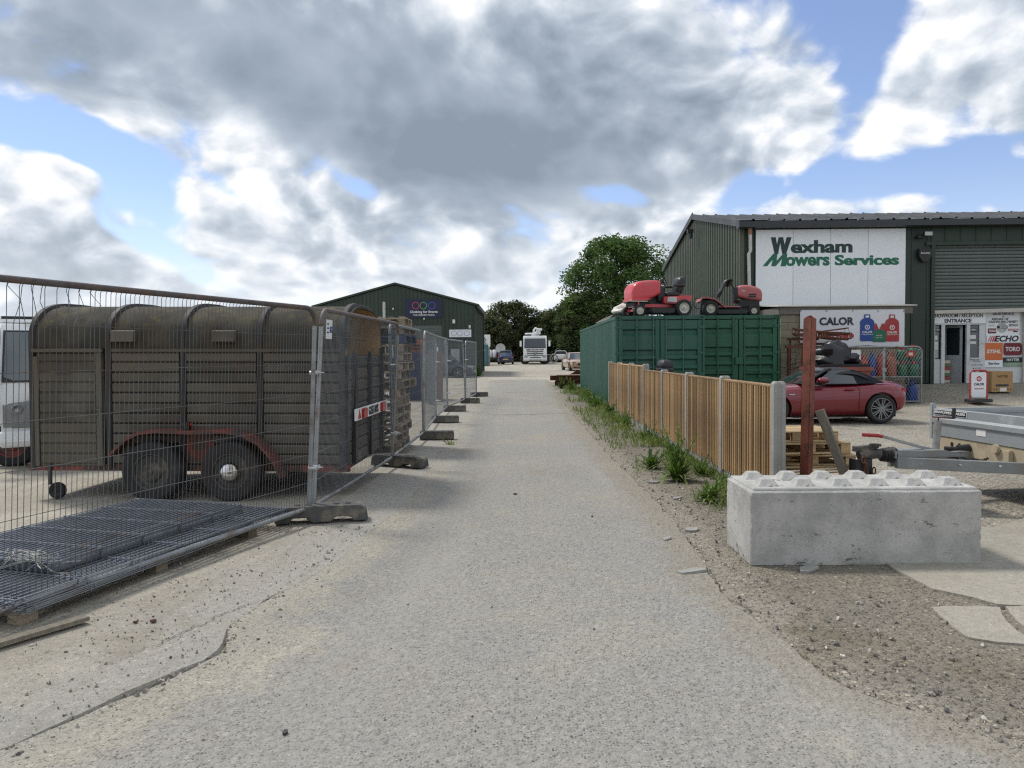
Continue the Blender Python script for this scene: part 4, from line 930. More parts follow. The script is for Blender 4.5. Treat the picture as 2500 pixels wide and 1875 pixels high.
h = obj('hood', hood, M_MRED, m1, sub=2, smooth=True)
obj('headlamp_panel', MB().loft([[(-.70, -.20, .86), (-.40, -.26, .94), (-.40, .26, .94), (-.70, .20, .86)], [(-.68, -.20, .935), (-.40, -.23, .992), (-.40, .23, .992), (-.68, .20, .935)]]), M_CREAM, h)
obj('hood_band', MB().loft([ring_sec(-.80, .325, .44, .50, .5), ring_sec(-.70, .352, .44, .505, .5), ring_sec(-.30, .352, .45, .51, .5)]), M_MRED, h, smooth=40)
obj('dash', MB().loft([ring_sec(.02, .27, .42, .92, .3), ring_sec(.20, .25, .40, .86, .3), ring_sec(.26, .2, .40, .70, .3)]), M_MBLACK, m1, smooth=40)
obj('steering_column', MB().cyl((.12, 0, .85), (.26, 0, 1.02), 0.025), M_MBLACK, m1)
sw = [(0.27 + 0.075 * math.cos(2 * PI * k / 20), 0.19 * math.sin(2 * PI * k / 20), 1.03 - 0.17 * math.cos(2 * PI * k / 20) * 0.6) for k in range(20)]
swo = obj('steering_wheel', MB().tube(sw, 0.014, 6, closed=True), M_MBLACK, m1, smooth=True)
obj('wheel_spokes', MB().cyl(sw[0], sw[10], 0.010, n=6).cyl(sw[5], sw[15], 0.010, n=6), M_MBLACK, swo)
obj('seat_cushion', MB().loft([ring_sec(.26, .20, .58, .68, .8), ring_sec(.34, .25, .57, .72, .8), ring_sec(.62, .26, .57, .73, .8), ring_sec(.74, .24, .58, .72, .8)]), M_SEAT, m1, sub=2, smooth=True)
obj('seat_back', MB().loft([[(x + .06 * (z - .65), y, z) for y, z in rrect(-.27, .27, .64, 1.15, .14, 3)] for x in (.60,)] + [[(x + .25 * (z - .65), y * .96, z * 1.0) for y, z in rrect(-.27, .27, .64, 1.16, .14, 3)] for x in (.72, .80)]), M_SEAT, m1, sub=1, smooth=True)
for s_ in (-1, 1): obj('armrest', MB().loft([ring_sec(.46, .03, .86, .91, .8), ring_sec(.80, .04, .85, .93, .8)], M=Matrix.Translation((0, s_ * .29, 0))), M_SEAT, m1, smooth=50)
obj('rear_fender', MB().loft([[(.16, -.36, .38), (.16, .36, .38), (.16, .36, .56), (.16, -.36, .56)], [(.55, -.42, .36), (.55, .42, .36), (.55, .42, .58), (.55, -.42, .58)], [(.78, -.44, .34), (.78, .44, .34), (.78, .44, .60), (.78, -.44, .60)], [(.98, -.44, .50), (.98, .44, .50), (.98, .44, .59), (.98, -.44, .59)]]), M_MRED, m1, bev=0.02, smooth=40)
obj('side_panel', MB().prism([(.20, .42), (.50, .40), (.50, .55), (.24, .55)], 'y', -.431, -.425), M_PALE, m1)
obj('frame_rail', MB().box(-.70, .80, -.20, .20, .27, .36), M_MRED, m1, bev=0.01)
obj('front_axle', MB().box(-.66, -.58, -.42, .42, .16, .22).cyl((-.62, -.36, .1), (-.62, -.36, .42), .02).cyl((-.62, .36, .1), (-.62, .36, .42), .02), M_MRED, m1)
obj('front_bracket', MB().prism([(-.84, .42), (-.80, .445), (-.30, .43), (-.30, .40)], 'y', -.37, .37).box(-.72, -.40, -.30, .30, .30, .398), M_MBLACK, m1)
obj('front_trim', MB().box(-.86, -.36, -.376, -.366, .415, .44), M_CREAM, m1)
obj('cutting_deck', MB().rbox(-.28, .42, .10, .24, .06, -.48, .48), M_MBLACK, m1, bev=0.01)
obj('engine_block', MB().box(-.2, .3, -.16, .16, .24, .5), M_MBLACK, m1)
sweel(m1, -.62, -.40, .165, .15, .105); sweel(m1, -.62, .40, .165, .15, .105); sweel(m1, .70, -.38, .245, .24, .15); sweel(m1, .70, .38, .245, .24, .15)

m2 = thing('ride_on_mower', 'faded pinkish red ride-on mower with no seat, facing the shop sign', 'mower', (6.24, 22.85, 2.60), R(-3), 'mowers on the container roofs')
obj('hood', MB().loft([ring_sec(.18, .20, .62, .86, .5), ring_sec(.26, .24, .56, .93, .5), ring_sec(.46, .26, .50, .945, .5), ring_sec(.70, .26, .46, .90, .5), ring_sec(.86, .24, .44, .82, .5), ring_sec(.93, .2, .46, .70, .5)]), M_MPINK, m2, sub=2, smooth=True)
for z in (.645, .585): obj('hood_vent', MB().rbox(.50, .72, z - .022, z + .022, .015, -.262, -.245), M_MBLACK, m2)
obj('front_grille', MB().box(.88, .915, -.15, .15, .52, .66), M_MBLACK, m2, bev=.01)
obj('hood_decal', MB().box(.30, .42, -.252, -.238, .74, .765), M_CREAM, m2)
obj('dash', MB().loft([ring_sec(.10, .17, .44, .84, .4), ring_sec(.20, .19, .40, .88, .4)]), M_MBLACK, m2, smooth=40)
obj('steering_column', MB().cyl((.16, 0, .8), (.04, 0, 1.0), .024), M_MBLACK, m2)
sw = [(0.03 + 0.07 * math.cos(2 * PI * k / 20), 0.18 * math.sin(2 * PI * k / 20), 1.0 + 0.10 * math.cos(2 * PI * k / 20)) for k in range(20)]
obj('steering_wheel', MB().tube(sw, 0.014, 6, closed=True), M_MBLACK, m2, smooth=True)
cv = MB(); rings = []
for i in range(9):
    t_ = i / 8; x_ = .06 - .46 * t_ + .10 * t_ * t_; z_ = 1.05 - .05 * t_ - .60 * max(0, t_ - .40) ** 1.0
    rings.append([(x_ + .085 * math.cos(a) * (1 + .5 * mnoise.noise((a, t_ * 4, 1))), .19 * math.sin(a), z_ + .05 * math.sin(2 * a + t_ * 3) + .085 * math.cos(a + 1.2)) for a in [2 * PI * k / 12 for k in range(12)]])
obj('rain_cover', cv.loft(rings), M_SEAT, m2, sub=1, smooth=True)
obj('footplate', MB().loft([[(-.40, -.36, .28), (-.40, .36, .28), (-.40, .36, .32), (-.40, -.36, .32)], [(.26, -.36, .27), (.26, .36, .27), (.26, .36, .31), (.26, -.36, .31)]]), M_MPINK, m2, bev=.01)
fd = []
for x_, z_ in [(-.90, .50), (-.86, .57), (-.74, .585), (-.50, .54), (-.36, .44), (-.24, .33), (-.16, .30)]: fd.append([(x_, -.42, z_ - .05), (x_, .42, z_ - .05), (x_, .42, z_), (x_, -.42, z_)])
obj('rear_fender', MB().loft(fd), M_MPINK, m2, bev=.012, smooth=50)
obj('fender_skirt', MB().prism([(-.92, .04), (-.86, .50), (-.5, .48), (-.5, .2)], 'y', -.30, .30), M_MBLACK, m2)
obj('tow_handle', MB().tube([(-.86, -.2, .55), (-1.02, -.2, .56), (-1.10, -.2, .40), (-1.0, -.2, .26), (-.9, -.2, .26)], .013, 6), M_MBLACK, m2)
obj('gear_lever', MB().cyl((-.44, -.3, .52), (-.40, -.3, .66), .010, n=6), M_MBLACK, m2)
obj('frame_rail', MB().box(-.8, .84, -.18, .18, .20, .27), M_MBLACK, m2)
obj('cutting_deck', MB().rbox(-.42, .44, .08, .20, .05, -.46, .46), M_MBLACK, m2, bev=.01)
obj('engine', MB().box(.24, .84, -.18, .18, .28, .50), M_MBLACK, m2, bev=.02)
obj('front_axle', MB().box(.56, .64, -.40, .40, .14, .21), M_MBLACK, m2)
sweel(m2, -.62, -.36, .235, .22, .125); sweel(m2, -.62, .36, .235, .22, .125); sweel(m2, .62, -.38, .165, .15, .085); sweel(m2, .62, .38, .165, .15, .085)

# black ribbed cowl on a stand behind the fence
ck = thing('black_cowl', 'black ribbed dome-topped engine cowl showing above the timber fence', 'engine', (3.42, 18.0, 0), R(15))
obj('cowl', MB().loft([[(x * s_, y * s_, z) for x, y in rrect(-.15, .15, -.2, .2, .07, 4)] for z, s_ in ((.98, .86), (1.02, 1.0), (1.10, 1.02), (1.115, .96), (1.13, 1.02), (1.20, 1.0), (1.215, .95), (1.23, 1.0), (1.33, .9), (1.38, .7), (1.405, .35))]), M_BLACK, ck, smooth=50)
obj('leg_housing', MB().loft([[(x * s_, y * s_, z) for x, y in rrect(-.10, .10, -.14, .14, .05, 3)] for z, s_ in ((0.02, .5), (.3, .7), (.5, .8), (.98, 1.0))]), M_BLACK, ck, smooth=50)

# ------------------------------------------------------------------ mower shop: steel-clad building
M_OLIVE = mat('olive_cladding', (0.052, 0.066, 0.041), 0.55, 0, 0.1, 0.8, dirt=(0.075, 0.078, 0.055), dscale=0.7, damt=0.4)
M_DKGREEN = mat('dark_green_cladding', (0.019, 0.038, 0.025), 0.5, 0, 0.12, 0.8)
M_TRIM = mat('olive_trim', (0.10, 0.105, 0.065), 0.55, 0, 0.1, 1)
M_ROOFG = mat('grey_roof_sheet', (0.045, 0.047, 0.05), 0.5, 0.1, 0.2, 1.5, dirt=(0.085, 0.085, 0.085), dscale=1.2, damt=0.4)
M_GUT = mat('dark_gutter', (0.03, 0.034, 0.038), 0.45, 0, 0.15, 2)
M_SIGN = mat('sign_white', (0.80, 0.83, 0.86), 0.45, 0, 0.04, 2, dirt=(0.73, 0.76, 0.78), dscale=3.5, damt=0.1)
M_SHUT = mat('shutter_grey_green', (0.115, 0.14, 0.13), 0.5, 0.1, 0.1, 1.5)
M_GRN1 = mat('sign_dark_green', (0.010, 0.040, 0.033), 0.5); M_GRN2 = mat('sign_green', (0.012, 0.135, 0.075), 0.5)
M_SHOPW = mat('shop_white', (0.63, 0.65, 0.66), 0.5, 0, 0.06, 2, dirt=(0.42, 0.41, 0.37), dscale=2.5, damt=0.25)
M_GREYW = mat('weathered_white', (0.52, 0.50, 0.45), 0.7, 0, 0.15, 4)
M_FASC = mat('grey_fascia', (0.17, 0.155, 0.135), 0.9, 0, 0.25, 3, stretch=(1, 8, 8))
M_PIPE = mat('pale_pipe', (0.60, 0.58, 0.54), 0.5, 0, 0.1, 3)
M_TERRA = mat('terracotta', (0.35, 0.17, 0.10), 0.7)
M_GREYB = mat('grey_board', (0.42, 0.45, 0.47), 0.6, 0, 0.08, 2)
YB = 25.3; XB = at_y(1808, 700, YB).x; YF = 38.1; EZ = at_y(1808, 546, YB).z; AZ = EZ + 1.30; YM = (YB + YF) / 2; XE = XB + 17.0
sb = thing('mower_shop', 'olive and dark green steel-clad workshop with a large white sign board', 'building', (XB, YB, 0.0))
B = lambda name, mb, m, **k: obj(name, mb, m, world=sb, **k)
def rct(px0, py0, px1, py1, Y):
    xm, ym = (px0 + px1) / 2, (py0 + py1) / 2
    return at_y(px0, ym, Y).x, at_y(px1, ym, Y).x, at_y(xm, py1, Y).z, at_y(xm, py0, Y).z
def roofz(y): return EZ + (AZ - EZ) * (1 - abs(y - YM) / (YM - YB))
# gable wall: cladding sheets of a metre each, box ribs
y = YB + 0.06
while y < YF - 0.1:
    mb = MB(); ye = min(y + 1.0, YF); pts = []; q = y
    while q < ye - 0.02:
        pts += [(q, 0.0), (q + 0.13, 0.0), (q + 0.16, -0.04), (q + 0.30, -0.04), (q + 0.333, 0.0)]; q += 0.3333
    pts = [(min(a, ye - 0.002), b) for a, b in pts]
    mb.loft([[(XB + b, a, 0.05) for a, b in pts], [(XB + b, a, roofz(a) - 0.03) for a, b in pts]], caps=False, closed=False)
    B('cladding_sheet', mb, M_OLIVE); y += 1.0
B('rear_wall', MB().box(XB + .05, XE, YF - .02, YF + .02, 0, EZ), M_OLIVE)
B('side_wall', MB().prism([(YB + .1, 0), (YF - .05, 0), (YF - .05, EZ - .05), (YM, AZ - .08), (YB + .1, EZ - .05)], 'x', XE - .05, XE), M_OLIVE)
B('corner_trim', MB().box(XB - .05, XB + 0.10, YB - .055, YB + 0.055, 0.05, EZ - .02), M_TRIM)
# front wall cladding around the openings
X_sh0, X_sh1, Z_shb, Z_sht = rct(2281, 595, 2600, 757, YB)
def front_clad(xa, xb, za, zb):
    x = xa
    while x < xb - 0.05:
        xe = min(x + 1.0, xb); pts = []; q = x
        while q < xe - 0.02: pts += [(q, 0.0), (q + 0.42, 0.0), (q + 0.44, -0.025), (q + 0.48, -0.025), (q + 0.5, 0.0)]; q += 0.5
        pts = [(min(a, xe - 0.002), b) for a, b in pts]
        B('cladding_sheet', MB().loft([[(a, YB + b, za) for a, b in pts], [(a, YB + b, zb) for a, b in pts]], caps=False, closed=False), M_DKGREEN); x += 1.0
front_clad(XB + 0.11, X_sh0 - 0.12, 0.5, EZ - 0.05)
front_clad(X_sh0 - 0.11, XE, Z_sht + 0.02, EZ - 0.05)
B('shutter_jamb', MB().box(X_sh0 - 0.12, X_sh0 - 0.0, YB - .05, YB + .35, 0.45, Z_sht + .1), M_DKGREEN)
B('shutter_lintel', MB().box(X_sh0 - 0.3, XE, YB - .06, YB + .30, Z_sht - .03, Z_sht + .08), M_DKGREEN)
# roof
for sgn, ya, yb in ((1, YB - 0.28, YM), (-1, YM, YF + 0.2)):
    x = XB - 0.12; k = 0
    while x < XE + 0.1:
        xe = min(x + 1.0, XE + 0.1); mb = MB(); pts = []; q = x
        while q < xe - 0.02: pts += [(q, 0.0), (q + 0.40, 0.0), (q + 0.42, 0.045), (q + 0.48, 0.045), (q + 0.5, 0.0)]; q += 0.5
        sl = (AZ - EZ) / (YM - YB)
        za, zb = (EZ + 0.10 - 0.28 * sl, AZ + 0.10) if sgn > 0 else (AZ + 0.10, EZ + 0.10 - 0.2 * sl)
        mb.loft([[(a, ya, za + b + 0.02 * (k % 3 == 0)) for a, b in pts], [(a, yb, zb + b) for a, b in pts]], caps=False, closed=False)
        B('roof_sheet', mb, M_ROOFG); x += 1.0; k += 1
for ya, za, yb, zb in ((YB - .3, EZ - .13, YM, AZ + .03), (YM, AZ + .03, YF + .2, EZ - .1)):
    B('verge_flashing', MB().loft([[(XB - .14, ya, za - .02), (XB - .10, ya, za - .02), (XB - .10, ya, za + .20), (XB - .14, ya, za + .20)], [(XB - .14, yb, zb - .08), (XB - .10, yb, zb - .08), (XB - .10, yb, zb + .14), (XB - .14, yb, zb + .14)]]), M_ROOFG)
B('gutter', MB().prism([(YB - .40, EZ - .17), (YB - .26, EZ - .20), (YB - .06, EZ - .17), (YB - .06, EZ + .0), (YB - .40, EZ + .01)], 'x', XB - .16, XE + .1), M_GUT)
xp = at_y(1830, 640, YB - .15).x
dp = B('downpipe', MB().tube([(xp, YB - .20, EZ - .2), (xp + .03, YB - .14, EZ - .9), (xp - .02, YB - .12, EZ - 1.0), (xp + .03, YB - .12, 2.7)], 0.055, 10), M_PIPE, smooth=40)
obj('pipe_outlet', MB().cyl((xp, YB - .20, EZ - .38), (xp, YB - .20, EZ - .16), 0.065), M_TERRA, dp, smooth=40)
# big sign: four sheets
xa, xb, zb, zt = rct(1844.7, 559.5, 2210.7, 746.5, YB - .06)
sg = B('sign_board', MB().box(xa - .02, xb + .02, YB - .05, YB - .032, zb - .02, zt + .02), M_GUT)
for k in range(4): obj('sign_panel', MB().box(xa + (xb - xa) * k / 4 + .006, xa + (xb - xa) * (k + 1) / 4 - .006, YB - .066, YB - .0505, zb, zt), M_SIGN, sg)
def spx(cx, cy): p = at_y(1700 + cx / 2.765, 500 + cy / 2.765, YB - .07); return p.x, p.z
def stroke(quads, m, name):
    mb = MB()
    for k, q in enumerate(quads): mb.prism([spx(*p) for p in q], 'y', YB - .0725 - .0022 * k, YB - .0665 - .0002 * k)
    return obj(name, mb, m, sg)
stroke([[(503, 219), (536, 219), (556, 330), (528, 330)], [(556, 219), (574, 219), (552, 330), (530, 330)], [(560, 219), (586, 219), (608, 330), (580, 330)], [(610, 219), (643, 219), (606, 330), (582, 330)]], M_GRN1, 'sign_letter')
stroke([[(520, 330), (548, 330), (478, 414), (448, 414)], [(524, 330), (548, 330), (536, 414), (506, 414)], [(586, 330), (608, 330), (536, 414), (510, 414)], [(586, 330), (614, 330), (604, 414), (570, 414)]], M_GRN2, 'sign_letter')
def sign_txt(s, c0, c1, m, par, Yp, to, **k):
    a, b = to(*c0), to(*c1)
    return text(s, m, par, (a[0], Yp, b[1]), (b[0] - a[0], 0, 0), (0, 0, a[1] - b[1]), **k)
for s_, c0, c1, m in (('exham', (640, 240), (1052, 323), M_GRN1), ('owers', (604, 352), (898, 411), M_GRN2), ('Services', (937, 338), (1366, 405), M_GRN2)): sign_txt(s_, c0, c1, m, sg, YB - .0665, spx, bold=0.03, fat=0.006)
# floodlight, alarm box, camera
fx, fz = spx(1545, 205)
fl_ = B('floodlight', MB().box(fx - .14, fx + .14, YB - .28, YB - .20, fz - .06, fz + .1), M_BLACK, bev=.01); obj('bracket', MB().box(fx - .3, fx - .1, YB - .2, YB - .03, fz - .1, fz - .04), M_BLACK, fl_); obj('lens', MB().box(fx - .12, fx + .12, YB - .29, YB - .281, fz - .04, fz + .08), M_PALE, fl_)
ax_, az_ = spx(1537, 340)
al = B('alarm_box', MB().prism([(ax_ - .2, az_ + .2), (ax_ + .2, az_ + .2), (ax_ + .2, az_ - .05), (ax_ + .08, az_ - .22), (ax_ - .08, az_ - .22), (ax_ - .2, az_ - .05)], 'y', YB - .16, YB - .03), M_BLACK, bev=.01)
text('Security', M_WHITE, al, (ax_ - .15, YB - .161, az_ + .02), (.3, 0, 0), (0, 0, .07), 0.02)
c_ = at_x(1699, 567, XB - .1)
cc = B('camera_housing', MB().box(c_.x - .35, c_.x - .12, c_.y - .1, c_.y + .1, c_.z - .02, c_.z + .12).cyl((c_.x - .2, c_.y, c_.z - .25), (c_.x - .2, c_.y, c_.z - .02), .07), M_BLACK)
# roller shutter
zc = Z_shb + 0.02; ns = 19; hs = (Z_sht - Z_shb - .02) / ns
sh = B('roller_shutter', MB().box(X_sh0, XE, YB + .16, YB + .18, Z_shb, Z_sht), M_SHUT)
slm = MB().prism([(0, 0.008), (-.022, .02), (-.03, hs * .5), (-.022, hs - .012), (0, hs - .004), (.02, hs - .004), (.02, .008)], 'x', X_sh0 + .002, XE).mesh('slat', M_SHUT)
for k in range(ns): link('slat', slm, sh, (0, YB + .135, zc + k * hs))
B('timber_beam', MB().loft([[(X_sh0 - .0, YB + .02, Z_shb - .10), (X_sh0, YB + .12, Z_shb - .10), (X_sh0, YB + .12, Z_shb + .01), (X_sh0, YB + .02, Z_shb + .01)], [(XE, YB + .02, Z_shb + .04), (XE, YB + .12, Z_shb + .04), (XE, YB + .12, Z_shb + .2), (XE, YB + .02, Z_shb + .2)]]), M_GREYW)
# shop front, set back
YS = YB + 0.30
def q4(cx, cy): p = at_y(2150 + cx / 5.531, 720 + cy / 5.531, YS - .02); return p.x, p.z
def r4(x0_, y0_, x1_, y1_):
    xm, ym = (x0_ + x1_) / 2, (y0_ + y1_) / 2; return q4(x0_, ym)[0], q4(x1_, ym)[0], q4(xm, y1_)[1], q4(xm, y0_)[1]
ZF = q4(900, 1192)[1]
def pnl(name, c, m, d0, d1, par=None, **k):
    xa, xb, za, zb = r4(*c); mb = MB().box(xa, xb, YS - d1, YS - d0, za, zb)
    return B(name, mb, m, **k) if par is None else obj(name, mb, m, par, **k)
shf = B('shop_front', MB().box(X_sh0 - .3, X_sh0 - .05, YS - .01, YS + .05, ZF, Z_shb - .1), M_SHOPW)
pnl('front_panel', (640, 868, 830, 1197), M_SHOPW, 0, .05, shf); pnl('front_panel', (640, 385, 728, 868), M_SHOPW, 0, .05, shf)
pnl('mullion', (800, 400, 850, 1197), M_SHOPW, 0.051, .10, shf, bev=.008); pnl('mullion', (1140, 385, 1188, 1192), M_SHOPW, .0, .10, shf, bev=.008)
pnl('front_panel', (1188, 855, 1400, 1190), M_SHOPW, 0, .05, shf); pnl('mullion', (1322, 385, 1400, 855), M_SHOPW, 0, .06, shf); pnl('door_head', (640, 380, 1400, 404), M_SHOPW, 0.0, .08, shf)
pnl('window', (728, 415, 800, 860), M_GLASS, 0, .02, shf); pnl('window', (1190, 410, 1322, 850), M_GLASS, 0, .02, shf)
pnl('window_sill', (1180, 848, 1330, 868), M_SHOPW, .051, .12, shf)
pnl('notice', (728, 630, 775, 745), M_WHITE, .021, .024, shf); pnl('notice', (728, 752, 775, 850), M_GREYB, .021, .024, shf); pnl('notice', (1205, 540, 1285, 595), M_WHITE, .021, .024, shf); pnl('notice', (1200, 628, 1288, 660), M_WHITE, .021, .024, shf); pnl('notice', (728, 550, 768, 605), M_WHITE, .021, .024, shf)
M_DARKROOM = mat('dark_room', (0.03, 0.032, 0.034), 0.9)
xa, xb, za, zb = r4(848, 404, 1142, 1192)
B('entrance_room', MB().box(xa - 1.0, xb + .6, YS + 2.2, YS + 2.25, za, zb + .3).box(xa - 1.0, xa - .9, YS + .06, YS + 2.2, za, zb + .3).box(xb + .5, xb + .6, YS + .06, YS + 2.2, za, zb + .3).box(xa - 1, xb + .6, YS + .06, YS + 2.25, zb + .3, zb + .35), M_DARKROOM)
B('threshold_floor', MB().box(xa - .9, xb + .5, YS - .1, YS + 2.2, za - .04, za), M_FASC)
dl = B('entrance_door', MB().box(0, 1, 0, 1, 0, 1), M_GREYB)
xd0, xd1 = q4(985, 800)[0], q4(1112, 800)[0]
dl.data.clear_geometry(); mbd = MB()
def dbox(u0, u1, z0, z1, t0, t1, mb_):
    P = lambda u, t: (xd1 - u * (xd1 - xd0), YS + .02 + u * .55 + t)
    a, b = P(u0, t0), P(u1, t0); c, d = P(u1, t1), P(u0, t1)
    mb_.add([(*a, z0), (*b, z0), (*c, z0), (*d, z0), (*a, z1), (*b, z1), (*c, z1), (*d, z1)], [(0, 3, 2, 1), (4, 5, 6, 7), (0, 1, 5, 4), (1, 2, 6, 5), (2, 3, 7, 6), (3, 0, 4, 7)])
zd = lambda k: za + (zb - za) * k
for a in ((0, .14, 0, 1), (.86, 1, 0, 1), (.14, .86, .95, 1), (.14, .86, .40, .48), (.14, .86, 0, .1)): dbox(a[0], a[1], zd(a[2]), zd(a[3]), 0, .04, mbd)
dbox(.14, .86, zd(.1), zd(.40), .015, .03, mbd)
mbd2 = mbd.mesh('entrance_door', M_GREYB); dl.data = mbd2
mg = MB(); dbox(.14, .86, zd(.48), zd(.95), .018, .024, mg); obj('glass', mg, M_GLASS, dl)
ban = pnl('entrance_sign', (690, 228, 1402, 386), M_SIGN, .085, .10, shf)
ys_ = YS - .1005
for s_, c0, c1, bd_ in (('SHOWROOM / RECEPTION', (690, 258), (1362, 302), .02), ('ENTRANCE', (845, 325), (1208, 374), .035)): sign_txt(s_, c0, c1, M_NAVYTXT, ban, ys_, q4, bold=bd_)
wl = pnl('service_wall', (1402, 190, 2600, 1185), M_SHOPW, -.02, .02, shf)
sb1 = pnl('service_sign', (1420, 228, 1870, 548), M_SIGN, .021, .035, shf); ys_ = YS - .0355
for s_, c0, c1 in (('SALES SERVICE', (1508, 242), (1798, 270)), ('&', (1640, 282), (1662, 304)), ('REPAIRS OF', (1498, 314), (1722, 340)), ('GARDEN MACHINERY', (1452, 348), (1852, 376))): sign_txt(s_, c0, c1, M_NAVYTXT, sb1, ys_, q4, bold=.025)
M_TORO = mat('maroon_sign', (0.16, 0.008, 0.018), 0.45); M_ORANGE = mat('orange_sign', (0.62, 0.16, 0.045), 0.5); M_CRIMSON = mat('crimson_print', (0.45, 0.02, 0.035), 0.5); M_NAVYS = mat('navy_sign', (0.016, 0.024, 0.032), 0.5); M_FIELD = mat('green_field_print', (0.20, 0.28, 0.20), 0.6, 0, 0.4, 5)
def logo(c, m, txt, tc, tm, bold=.03, rr=.0, par=sb1, d0=.0355, d1=.04, shear=0.0):
    xa, xb, za, zb = r4(*c)
    mb = MB().rbox(xa, xb, za, zb, rr, YS - d1, YS - d0) if rr else MB().box(xa, xb, YS - d1, YS - d0, za, zb)
    o = obj('logo_plate', mb, m, par); sign_txt(txt, tc[:2], tc[2:], tm, o, YS - d1 - .0005, q4, bold=bold, shear=shear); return o
logo((1443, 452, 1556, 520), M_TORO, 'TORO', (1452, 470, 1548, 500), M_WHITE, .04, .03)
xe_, ze_ = q4(1636, 440); obj('logo_plate', MB().lathe([(.17, YS - .042), (.17, YS - .0356)], 'y', 24, (xe_, 0, ze_)), M_PALE, sb1)
logo((1566, 418, 1708, 452), M_BLACK, 'ECHO', (1600, 424, 1700, 446), M_WHITE, .04, 0, d0=.0425, d1=.047, shear=.2)
logo((1730, 392, 1852, 424), M_NAVYS, 'HAYTER', (1738, 397, 1846, 420), M_WHITE, .02)
logo((1716, 456, 1856, 484), M_CRIMSON, 'MOUNTFIELD', (1722, 460, 1850, 480), M_WHITE, .02); pnl('logo_plate', (1786, 487, 1846, 503), M_BLACK, .0355, .04, sb1)
sign_txt('STIHL', (1452, 402), (1540, 425), M_GREYB, sb1, YS - .0355, q4, bold=.02)
es = pnl('brand_sign', (1425, 546, 1880, 645), M_SIGN, .036, .045, shf); mb = MB()
sign_txt('ECHO', (1535, 550), (1856, 630), M_NAVYTXT, es, YS - .0455, q4, bold=.07, shear=.22)
for k in range(4):
    for_ = [(1440 + 26 * k, 632), (1452 + 26 * k + 4 * k, 632), (1482 + 24 * k + 4 * k, 552), (1474 + 24 * k, 552)]; mb.prism([q4(*p) for p in for_], 'y', YS - .049, YS - .0455)
obj('logo_stripe', mb, M_CRIMSON, es)
o = pnl('brand_sign', (1402, 648, 1640, 880), M_ORANGE, .036, .046, shf); sign_txt('STIHL', (1424, 738), (1616, 788), M_WHITE, o, YS - .0465, q4, bold=.06, shear=.2)
o = pnl('brand_sign', (1402, 882, 1640, 976), M_SIGN, .036, .046, shf); sign_txt('Service', (1450, 906), (1594, 942), M_NAVYTXT, o, YS - .0465, q4, bold=.02)
o = logo((1658, 650, 1898, 814), M_TORO, 'TORO', (1678, 702, 1872, 760), M_WHITE, .05, .08, shf, .036, .046)
o = pnl('brand_sign', (1650, 843, 1912, 912), M_NAVYS, .036, .046, shf); sign_txt('HAYTER', (1696, 858), (1866, 892), M_WHITE, o, YS - .0465, q4, bold=.02); pnl('brand_sign', (1650, 913, 1912, 965), M_FIELD, .036, .046, shf)
nt = pnl('notice_board', (1186, 880, 1395, 1185), M_SHOPW, .051, .058, shf)
for k, s_ in enumerate(('PLEASE', 'LEAVE YOUR', 'MACHINE', 'HERE AND')): sign_txt(s_, (1290 - 8 * len(s_), 888 + 46 * k), (1290 + 8 * len(s_), 908 + 46 * k), mat('faded_print', (0.33, 0.30, 0.32), 0.6) if k == 0 else bpy.data.materials['faded_print'], nt, YS - .0585, q4, bold=.01)
for cx in (735, 1196):
    lb_ = pnl('brand_strip', (cx, 450, cx + (62 if cx < 1000 else 104), 498), M_NAVYS, .021, .025, shf); sign_txt('COBRA', (cx + 4, 458), (cx + (58 if cx < 1000 else 98), 482), M_WHITE, lb_, YS - .0255, q4, bold=.02)
pnl('end_post', (1906, 215, 1940, 1185), M_GREYW, .0205, .12, shf)
# sacks in the doorway
M_SK = [mat('sack_cream', (0.5, 0.46, 0.38), 0.7), mat('sack_red', (0.3, 0.06, 0.05), 0.7), mat('sack_green', (0.12, 0.16, 0.09), 0.7)]
xs0, xs1, _, _ = r4(858, 950, 982, 1170)
for k in range(7):
    o = obj('sack', MB().rbox(xs0, xs1, 0, .105, .045, YS + .15, YS + .75), M_SK[k % 3], None, (random.uniform(-.02, .02), 0, ZF + .108 * k), bev=.015)
    tag(o, '%s in the pile inside the shop doorway' % ['cream sack at the very bottom', 'red sack second from the bottom', 'green sack third from the bottom', 'cream sack in the middle', 'red sack above the middle', 'green sack second from the top', 'cream sack on top'][k], 'sack', 'sacks piled in the shop doorway')

# ------------------------------------------------------------------ blockwork lean-to in front of the sign wall
M_BLOCK = mat('buff_block', (0.30, 0.265, 0.19), 0.9, 0, 0.16, 2, 0.5, 45, dirt=(0.22, 0.195, 0.14), dscale=2.5, damt=0.4)
YL = 23.3; xl0 = at_y(1906, 850, YL).x; xl1 = at_y(2209, 850, YL).x; zl = at_y(2050, 757, YL).z
le = thing('block_lean_to', 'buff blockwork lean-to with timber fascia carrying a white gas banner', 'lean-to', (xl0, YL, 0))
for r_ in range(12):
    z = 0.20 + r_ * 0.225; x = -.225 * (r_ % 2)
    while x < xl1 - xl0 - .02:
        a, b = max(0, x), min(xl1 - xl0, x + .44); 
        if b - a > .05: obj('block', MB().box(a, b, 0.0, .14, z, min(z + .215, zl)), M_BLOCK, le, (0, random.uniform(-.004, .004), 0), bev=.004)
        x += .45
obj('mortar', MB().box(.005, xl1 - xl0 - .005, .012, .13, .0, zl - .01), M_FASC, le)
for r_ in range(12):
    for k in range(4): obj('block', MB().box(0.0, .1, .15 + k * .45, .15 + k * .45 + .44, .20 + r_ * .225, .20 + r_ * .225 + .215), M_BLOCK, le, (-.003, 0, 0), bev=.004)
